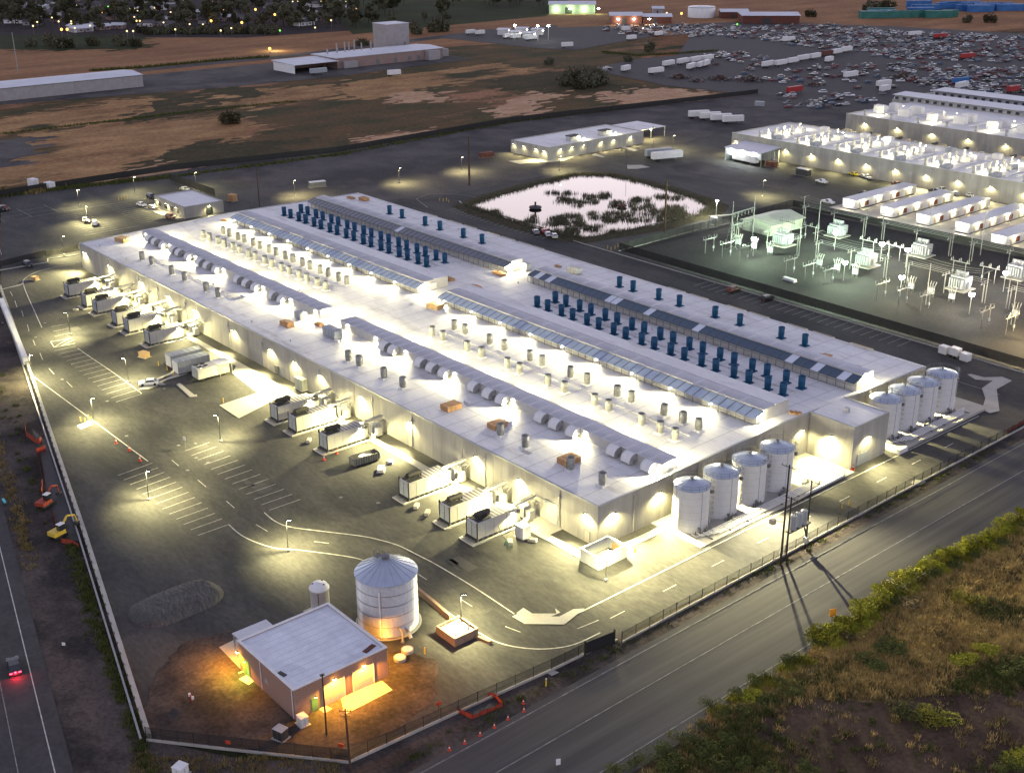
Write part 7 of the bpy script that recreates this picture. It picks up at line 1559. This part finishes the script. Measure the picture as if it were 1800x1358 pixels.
# ---- street lamps seen as points
def street_lamp(px, py, col, em, pw_, lab, z=9, c_s=''):
    p = at(px, py, z); t = thing('street_lamp', lab, 'street lamp', (p.x, p.y, 0), 0, 'street lamps of the town'); b = MB(); b.tube((0, 0, 0), (0, 0, z - .3), .16, 5); b.build('post', M['galvd'], t); b = MB(); r = 1.1 if c_s == 's' else .8; b.lathe(0, 0, [(0, z + r), (r * .7, z + r * .7), (r, z), (r * .7, z - r * .7), (0, z - r)], 8); b.build('lens', M[em], t); lamp((0, 0, z - 1.5), pw_, col, t)
LMP = [(474, 86, 's', 'lone orange street lamp by the road across the field'), (178, 22, 's', 'large orange lamp among the town trees at the left'), (371, 28, 's', 'upper orange lamp of the pair in the town middle'), (371, 37, 's', 'lower orange lamp of the pair in the town middle'), (449, 17, 's', 'orange lamp high in the right part of the town'), (483, 26, 's', 'orange lamp above the dark trees right of town'), (425, 40, 's', 'small orange lamp at the town street corner'),
       (108, 52, 's', 'left orange lamp of the pair over the lawn'), (118, 52, 's', 'right orange lamp of the pair over the lawn'), (223, 55, 'w', 'left pale lamp of the pair at the sports field'), (234, 55, 'w', 'right pale lamp of the pair at the sports field'), (222, 15, 'w', 'leftmost of three pale lamps in a row'), (229, 15, 'w', 'middle of three pale lamps in a row'), (236, 15, 'w', 'rightmost of three pale lamps in a row'), (103, 38, 'w', 'pale lamp on the left town street'), (125, 38, 'w', 'pale lamp right of its neighbour on the town street'), (135, 10, 'w', 'pale white lamp near the top left'), (108, 4, 'g', 'green lamp at the top left'), (190, 12, 'g', 'green lamp beside the large orange lamp'), (323, 1, 'g', 'green lamp at the top edge'), (300, 22, 'w', 'pale lamp before the town middle'), (582, 36, 'w', 'whitish lamp among dark trees'), (308, 52, 'w', 'small pale lamp by the last houses'), (20, 8, 's', 'reddish lamp at the top left corner'),
       (669, 43, 's', 'left of two close lamps by the orchard'), (676, 43, 's', 'right of two close lamps by the orchard'), (1198, 24, 's', 'strong orange lamp beside the wide flat tank'), (1296, 43, 'g', 'vivid green lamp in the scrap yard'), (1172, 23, 'w', 'pale lamp behind the workshops'), (492, 54, 'g', 'yellow green lamp before the dark trees'), (58, 46, 'w', 'dim lamp on the far left street'), (122, 24, 'w', 'small lamp in the left town'), (240, 37, 'w', 'small lamp right of the sports field houses'), (388, 54, 'w', 'small lamp at the row of parked cars')]
for px, py, c_, lab in LMP:
    big = px in (474, 178, 371, 449, 483, 1198)
    if c_ == 's': street_lamp(px, py, SODIUM, 'e_street', 3200 if big else 1200, lab, 9, 's')
    elif c_ == 'w': street_lamp(px, py, (1, .7, .3), 'e_town', 150, lab, 7)
    else: street_lamp(px, py, (.4, 1, .2), 'e_tgreen', 300, lab, 7)
for i in range(34):
    px, py = rnd.uniform(0, 640), rnd.uniform(0, 52); c_ = rnd.choice('swww'); p = at(px, py, 6); t = thing('street_lamp', 'small %s lamp point scattered through the dark town' % ('orange' if c_ == 's' else 'pale'), 'street lamp', (p.x, p.y, 0), 0, 'small lamps scattered through the town'); b = MB(); b.tube((0, 0, 0), (0, 0, 5.8), .12, 5); b.build('post', M['galvd'], t); b = MB(); b.lathe(0, 0, [(0, 6.7), (.6, 6.4), (.8, 6), (.6, 5.6), (0, 5.3)], 8); b.build('lens', M['e_street' if c_ == 's' else 'e_town'], t)
# ---- town houses
M['roofdk'] = mat('roofdk', (0.07, 0.062, 0.066), (0.11, 0.098, 0.10), .08, .8, coord='pos')
hp = []
for k, (L, W_, h, wm) in enumerate(((14, 9, 3.2, 'wallgrey'), (18, 10, 3.4, 'white'), (11, 8, 3.0, 'tanwall'))):
    a = MB(); a.box(-L / 2, -W_ / 2, -.3, L / 2, W_ / 2, h); r_ = MB(); r_.prismx(-L / 2 - .6, L / 2 + .6, [(-W_ / 2 - .7, h + .01), (W_ / 2 + .7, h + .01), (0, h + 2.2)]); w_ = MB(); w_.box(-L * .3, -W_ / 2 - .06, 1, -L * .3 + 1.6, -W_ / 2 - .005, 2.2); w2_ = MB(); w2_.box(L * .15, -W_ / 2 - .06, 1, L * .15 + 1.8, -W_ / 2 - .005, 2.2); d_ = MB(); d_.box(-.5, -W_ / 2 - .06, 0, .5, -W_ / 2 - .005, 2.1)
    hp.append((a.mesh('wall', M[wm]), [r_.mesh('roof', M['roofdk']), r_.mesh('roof', M['rooflt'])], w_.mesh('window', M['glass']), w2_.mesh('window', M['glass']), d_.mesh('door', M['dark'])))
HSP = [(rnd.uniform(-10, 620), rnd.uniform(2, 50)) for _ in range(64)] + [(rnd.uniform(130, 215), rnd.uniform(50, 57)) for _ in range(8)]
hn = 0
for px, py in HSP:
    if px > 430 and py > 46: continue
    p = at(px, py, -.2); k = rnd.randrange(3); t = thing('house', 'small low house among the dark trees of the town', 'house', p, rnd.choice([0.1, 1.67, .8]), 'houses of the town'); hm = hp[k]
    place(hm[0], 'wall', t); place(hm[1][1 if (130 < px < 220 and py > 49) or rnd.random() < .1 else 0], 'roof', t); place(hm[2], 'window', t); place(hm[3], 'window', t); place(hm[4], 'door', t)
# ---- trees
def tree_crown(r, h, n, leaf):
    b = MB(); lobs = [(rnd.gauss(0, .38) * r, rnd.gauss(0, .38) * r, rnd.uniform(.38, .88) * h, rnd.uniform(.28, .5) * r) for _ in range(9)]
    for i in range(n):
        lx, ly, lz, lr = rnd.choice(lobs); d = Vector((rnd.gauss(0, 1), rnd.gauss(0, 1), rnd.gauss(0, .8))).normalized() * lr * rnd.uniform(.5, 1.08); p = Vector((lx, ly, lz)) + d
        u = Vector((rnd.gauss(0, 1), rnd.gauss(0, 1), rnd.gauss(0, .7))).normalized() * leaf * rnd.uniform(.6, 1.3); v = u.orthogonal().normalized() * leaf * .45; b.poly([p - u * .5, p + v, p + u * .5, p - v])
    return b
tvar = []
for r, h in ((4.5, 11), (5.5, 13), (3.6, 9), (4.0, 15)):
    tb = MB(); tb.cyl(0, 0, -.3, h * .45, .4, .22, n=6)
    for k in range(4): tb.tube((0, 0, h * .4), (r * .5 * math.cos(k * 1.6), r * .5 * math.sin(k * 1.6), h * .65), .14, 4)
    tvar.append((tree_crown(r, h, 620, 1.5).mesh('crown', M['darktree']), tb.mesh('trunk', M['trunk'])))
bc = MB()
for _ in range(7):
    a = rnd.uniform(0, 6.28); lx, ly, lz, lr = 2.2 * math.cos(a), 2.2 * math.sin(a), rnd.uniform(1.0, 3.6), rnd.uniform(1.3, 2.4)
    for i in range(70):
        d = Vector((rnd.gauss(0, 1), rnd.gauss(0, 1), rnd.gauss(0, .8))).normalized() * lr * rnd.uniform(.5, 1.05); p = Vector((lx, ly, max(.1, lz + d.z))) + Vector((d.x, d.y, 0)); u = Vector((rnd.gauss(0, 1), rnd.gauss(0, 1), rnd.gauss(0, .7))).normalized() * rnd.uniform(.7, 1.5); v = u.orthogonal().normalized() * .5; bc.poly([p - u * .5, p + v, p + u * .5, p - v])
tvar.append((bc.mesh('crown', M['darktree']), tvar[2][1]))
def tree(p, sc, lab, grp, k=None):
    k = rnd.randrange(4) if k is None else k; t = thing('tree', lab, 'tree', p, rnd.uniform(0, 6.28), grp); t.scale = (sc * rnd.uniform(.9, 1.15), sc * rnd.uniform(.9, 1.15), sc); place(tvar[k][0], 'crown', t); place(tvar[k][1], 'trunk', t)
for i in range(190):
    px = rnd.uniform(-10, 640); py = rnd.uniform(0, 56) * (1 if px < 420 else .95); tree(at(px, py, -.2), rnd.uniform(.85, 1.5), 'dark leafy tree between the houses of the town', 'trees of the town')
for i in range(52):
    px = rnd.uniform(520, 1010); py = rnd.uniform(0, 14) if px > 790 else rnd.uniform(4, 50); tree(at(px, py, -.2), rnd.uniform(.9, 1.3), 'dark round tree of the orchard at the top', 'trees of the orchard', rnd.choice([0, 1, 3]))
for i in range(46): tree(at(250 + i * 5.2 + rnd.uniform(-3, 3), 58 + rnd.uniform(-3, 3), -.2), rnd.uniform(.9, 1.4), 'low dark tree in the edge row before the town', 'edge row trees before the town', 4)
SPT = [((90, 80), 1.1, 'dark tree mass on the lawn at the left'), ((106, 84), 1.0, 'dark tree right of the mass on the lawn'), ((118, 84), .9, 'third dark tree on the lawn'), ((55, 82), .7, 'low tree left on the lawn'), ((164, 80), .8, 'tree beside the bright curb on the lawn'), ((212, 80), 1.0, 'round dark tree at the right end of the lawn'), ((240, 82), .8, 'last tree of the lawn'), ((731, 60), 1.1, 'round tree left of the pair by the road to the tower'), ((765, 56), 1.3, 'round tree in the group by the road to the tower'), ((778, 55), 1.1, 'right tree of the group by the road to the tower'), ((632, 80), .6, 'left small dark tree behind the tan shed'), ((642, 80), .6, 'right small dark tree behind the tan shed'), ((1142, 90), .8, 'lone dark tree in the tan field before the scrap yard'), ((1104, 108), .5, 'small dark bush in the tan field before the scrap yard'), ((1530, 22), 1.4, 'left tree by the green and blue stacks'), ((1556, 20), 1.3, 'right tree by the green and blue stacks'), ((1425, 30), .8, 'bush at the end of the red barn'), ((405, 218), .8, 'grey round bush alone in the dry field'), ((1700, 40), .8, 'tree before the blue stacks'), ((1740, 40), .9, 'dark tree before the right blue stacks'), ((965, 113), .5, 'small dark bush at the edge of the tan field')]
for q, s_, lab in SPT: tree(at(*q, -.2), s_ * 1.7, lab, 'single trees on the plain', 4)
for i, (px, py) in enumerate(((1005, 140), (1020, 146), (1035, 152), (1018, 156), (1045, 148), (992, 150), (1030, 140), (1055, 145))): tree(at(px, py, -.2), rnd.uniform(1.3, 1.9), 'dark scrub tree, %s in the thicket at the edge of the scrap yard' % ORD[i], 'thicket at the scrap yard edge', 4)
# low scrub lines in the fields
def scrub(name, fn, n, hmin, hmax, m, wid):
    b = MB()
    for i in range(n):
        p = fn(); a = rnd.uniform(0, 6.28); s = Vector((math.cos(a), math.sin(a), 0)) * wid; b.poly([p - s, p + s, p + Vector((rnd.gauss(0, .3), rnd.gauss(0, .3), rnd.uniform(hmin, hmax)))])
    return stuff(b.build(name, M[m]))
def seg(*pts):
    P = [at(*p, -.25) for p in pts]
    def f():
        i = rnd.randrange(len(P) - 1); q = P[i].lerp(P[i + 1], rnd.random()); return q + Vector((rnd.gauss(0, 1.2), rnd.gauss(0, 1.2), 0))
    return f
scrub('roadside_scrub', seg((160, 125), (245, 120), (330, 112), (400, 106), (470, 101)), 1500, .5, 2.4, 'coppice', .5)
scrub('field_scrub', seg((0, 236), (180, 215), (330, 197), (520, 178)), 1500, .3, 1.0, 'coppice', .4); scrub('field_scrub', seg((1060, 92), (1120, 98), (1200, 94), (1260, 90)), 900, .4, 1.8, 'coppice', .5)
scrub('fence_scrub', seg((5, 345), (150, 328), (300, 312), (600, 272), (900, 215), (1190, 180)), 4000, .4, 1.6, 'coppice', .4); scrub('fence_scrub', seg((0, 335), (60, 340), (120, 325)), 700, .5, 2.2, 'drybush', .4)
def fieldpt():
    while True:
        p = at(rnd.uniform(-40, 1250), rnd.uniform(150, 330), -.25)
        if -565 < p.x < -349: return p

# ---- scrap yard: cars, trailers, heaps
wc = []
for k, (L, h) in enumerate(((4.4, 1.4), (4.8, 1.7), (5.4, 1.9), (4.2, 1.35))):
    b = MB(); b.box(-L / 2, -.88, .25, L / 2, .88, .9, bottom=False); zb = .901; n0 = len(b.v)
    x0, x1 = (-L * .38, L * .22) if k != 2 else (0, L * .28)
    b.v += [(x0 - .25, -.8, zb), (x1 + .45, -.8, zb), (x1 + .45, .8, zb), (x0 - .25, .8, zb), (x0, -.62, h), (x1, -.62, h), (x1, .62, h), (x0, .62, h)]
    for f in ((4, 5, 6, 7), (0, 1, 5, 4), (1, 2, 6, 5), (2, 3, 7, 6), (3, 0, 4, 7)): b.f.append(tuple(n0 + i for i in f)); b.m.append(0 if f == (4, 5, 6, 7) else 1)
    wc.append(b)
WCOL = {'white': CP['white'], 'pale grey': CP['silver'], 'dark': CP['dark'], 'dull red': mat('wreck_red', (.17, .025, .025), rough=.5), 'dull blue': mat('wreck_blue', (.05, .10, .18), rough=.5), 'rusty brown': M['rust'], 'grey': mat('wreck_grey', (.20, .21, .23), rough=.5)}
WK = list(WCOL); wmesh = {(i, c): wc[i].mesh('scrap_car', [WCOL[c], M['glass']]) for i in range(4) for c in WK}
CWT = (22, 10, 26, 17, 9, 12, 10)
ZON = [([(1250, 172), (1560, 148), (1600, 162), (1400, 196), (1330, 170)], 14), ([(1400, 118), (1640, 108), (1800, 128), (1800, 150), (1520, 148), (1440, 140)], 110), ([(1640, 125), (1800, 112), (1800, 158), (1660, 160)], 50), ([(1050, 50), (1110, 42), (1330, 48), (1480, 42), (1600, 60), (1480, 90), (1300, 68), (1180, 64), (1090, 60)], 330), ([(1480, 52), (1800, 66), (1800, 112), (1560, 104), (1480, 84)], 300), ([(1200, 98), (1300, 92), (1390, 108), (1330, 118), (1230, 115)], 30), ([(1420, 170), (1520, 165), (1540, 178), (1440, 192)], 22), ([(1040, 122), (1070, 120), (1080, 128), (1050, 130)], 6), ([(1600, 140), (1800, 150), (1800, 165), (1640, 165)], 30), ([(1290, 110), (1460, 122), (1440, 150), (1290, 140)], 26)]
cars_ = []
for poly, n in ZON:
    PP = [Vector((x, y, 0)) for x, y in poly]; xs = [p.x for p in PP]; ys = [p.y for p in PP]; c = 0; tries = 0
    while c < n and tries < 9000:
        tries += 1; px, py = rnd.uniform(min(xs), max(xs)), rnd.uniform(min(ys), max(ys))
        if not inpoly(px, py, PP): continue
        p = at(px, py, -.12); row = round((p.x * .35 + p.y) / 7.5); p.y += (row * 7.5 - (p.x * .35 + p.y)) * .85
        if any((p.x - q.x) ** 2 + (p.y - q.y) ** 2 < 7.0 for q, *_ in cars_): continue
        cars_.append((p, rnd.gauss(1.25, .18) + (math.pi if rnd.random() < .5 else 0), rnd.randrange(4), rnd.choices(WK, CWT)[0])); c += 1
cars_.sort(key=lambda q: (q[0] - CAMC).length)
for p, rz, k, c in cars_[:295]:
    o = place(wmesh[(k, c)], 'scrap_car', None, p, rz); tag(o, '%s scrap car standing in the rows of the wrecking yard' % c, 'scrap car', 'scrap cars in the wrecking yard')
b = MB(); mats = [WCOL[c] for c in WK] + [M['glass']]
for p, rz, k, c in cars_[295:]:
    s = wc[k]; n0 = len(b.v); ck, sk = math.cos(rz), math.sin(rz)
    b.v += [(p.x + x * ck - y * sk, p.y + x * sk + y * ck, p.z + z) for x, y, z in s.v]; b.f += [tuple(n0 + i for i in f) for f in s.f]; b.m += [WK.index(c) if m == 0 else len(WK) for m in s.m]
stuff(b.build('scrap_car_mass', mats))
TRL = [((1153, 130), .1, None, 'single white trailer at the front of the wrecking yard'), ((1175, 117), .3, None, 'white trailer, nearest of the left row in the wrecking yard'), ((1200, 113), .3, None, 'white trailer, second of the left row in the wrecking yard'), ((1222, 110), .3, None, 'white trailer, third of the left row in the wrecking yard'), ((1244, 107), .3, None, 'white trailer, fourth of the left row in the wrecking yard'),
       ((1350, 118), .2, None, 'white trailer, nearest of the middle row in the wrecking yard'), ((1372, 116), .2, None, 'white trailer, second of the middle row in the wrecking yard'), ((1393, 112), .2, None, 'white trailer, third of the middle row in the wrecking yard'), ((1412, 107), .2, None, 'white trailer, fourth of the middle row in the wrecking yard'), ((1432, 104), .2, None, 'white trailer, fifth of the middle row in the wrecking yard'), ((1453, 99), .2, 'rust', 'orange brown trailer in the middle row of the wrecking yard'), ((1470, 96), .2, None, 'white trailer behind the orange brown one'), ((1488, 92), .2, None, 'white trailer at the far end of the middle row'), ((1457, 110), .3, None, 'short white trailer apart from the middle row'),
       ((1495, 137), .1, None, 'flat white trailer among wrecks right of the heap'), ((1553, 153), .1, None, 'white long trailer above the warehouse roof'), ((1700, 104), -.1, 'red', 'bright red trailer in the middle of the wrecks'), ((1652, 68), -.1, 'red', 'far red trailer among the wrecks'), ((1608, 64), -.1, None, 'far pale trailer left of the far red one'), ((1386, 74), .0, 'white', 'pale bus at the back of the tan field'), ((1688, 148), -.1, 'blue', 'blue white bus at the front of the right wrecks'), ((1690, 156), .2, None, 'white bus beside the blue one'), ((1780, 163), .0, 'red', 'dark red lorry at the right edge'), ((1555, 162), .2, None, 'box lorry above the back warehouse'), ((1215, 122), .5, None, 'white bus, front of three in the wrecking yard'), ((1232, 119), .5, None, 'white bus, middle of three in the wrecking yard'), ((1240, 117), .5, None, 'white bus, last of three in the wrecking yard'),
       ((997, 84), -.25, None, 'white trailer at the lower corner of the truck lot'), ((1110, 71), .1, None, 'white trailer at the right of the truck lot'), ((1158, 64), .3, None, 'white lorry at the far right of the truck lot'), ((1100, 55), .2, None, 'white lorry before the workshops'), ((844, 62), .2, None, 'white lorry at the left of the truck lot'), ((827, 61), .2, None, 'small white truck at the left end of the truck lot'), ((893, 68), .1, None, 'grey truck before the fuel stop'), ((906, 69), .1, None, 'second grey truck before the fuel stop'), ((934, 71), .1, None, 'pale trailer right before the fuel stop'), ((1100, 126), .4, None, 'white tow truck at the edge of the wrecking yard'), ((1396, 164), .1, 'red', 'red open trailer at the front of the wrecks')]
for q, rz, m_, lab in TRL: trailer(at(*q, -.12), 1.45 + rz, lab, m_, .62 if 'truck' in lab or 'lorry' in lab or 'short' in lab else .85)
for i, (px, py, r_) in enumerate(((1265, 140, 9), (1318, 142, 11), (1195, 137, 8), (1225, 143, 5), (1430, 150, 6), (1590, 136, 10), (1500, 128, 6))):
    b = MB(); c = at(px, py, -.15)
    for k in range(260):
        a = rnd.uniform(0, 6.28); d = abs(rnd.gauss(0, .45)) * r_; z = max(0, (1 - d / r_)) * r_ * .33 * rnd.random(); p = c + Vector((d * math.cos(a), d * math.sin(a), z)); b.cbox(p.x, p.y, p.z, rnd.uniform(.4, 1.8), rnd.uniform(.3, 1.0), rnd.uniform(.1, .6), k % 3, rnd.uniform(0, 3))
    o = b.build('scrap_heap', [M['rust'], M['dark'], M['galvd']]); stuff(o)
# green and blue stacks on the horizon
for i in range(30):
    px = 1535 + (i % 10) * 14 + rnd.uniform(-4, 4) if i < 12 else rnd.uniform(1610, 1790); py = 28 + rnd.uniform(-4, 5) if i < 12 else rnd.uniform(12, 30)
    c_ = 'teal' if i < 11 else 'blue'; p = at(px, py, -.2); t = thing('bin_stack', '%s stack of bins in the far storage yard' % ('green' if c_ == 'teal' else 'blue'), 'bin stack', p, .9, 'bin stacks in the far storage yard')
    for k in range(4):
        b = MB(); b.box(-13, -2, .05 + k * 1.6, 13, 2, 1.6 + k * 1.6); b.build('bin', M[c_], t)
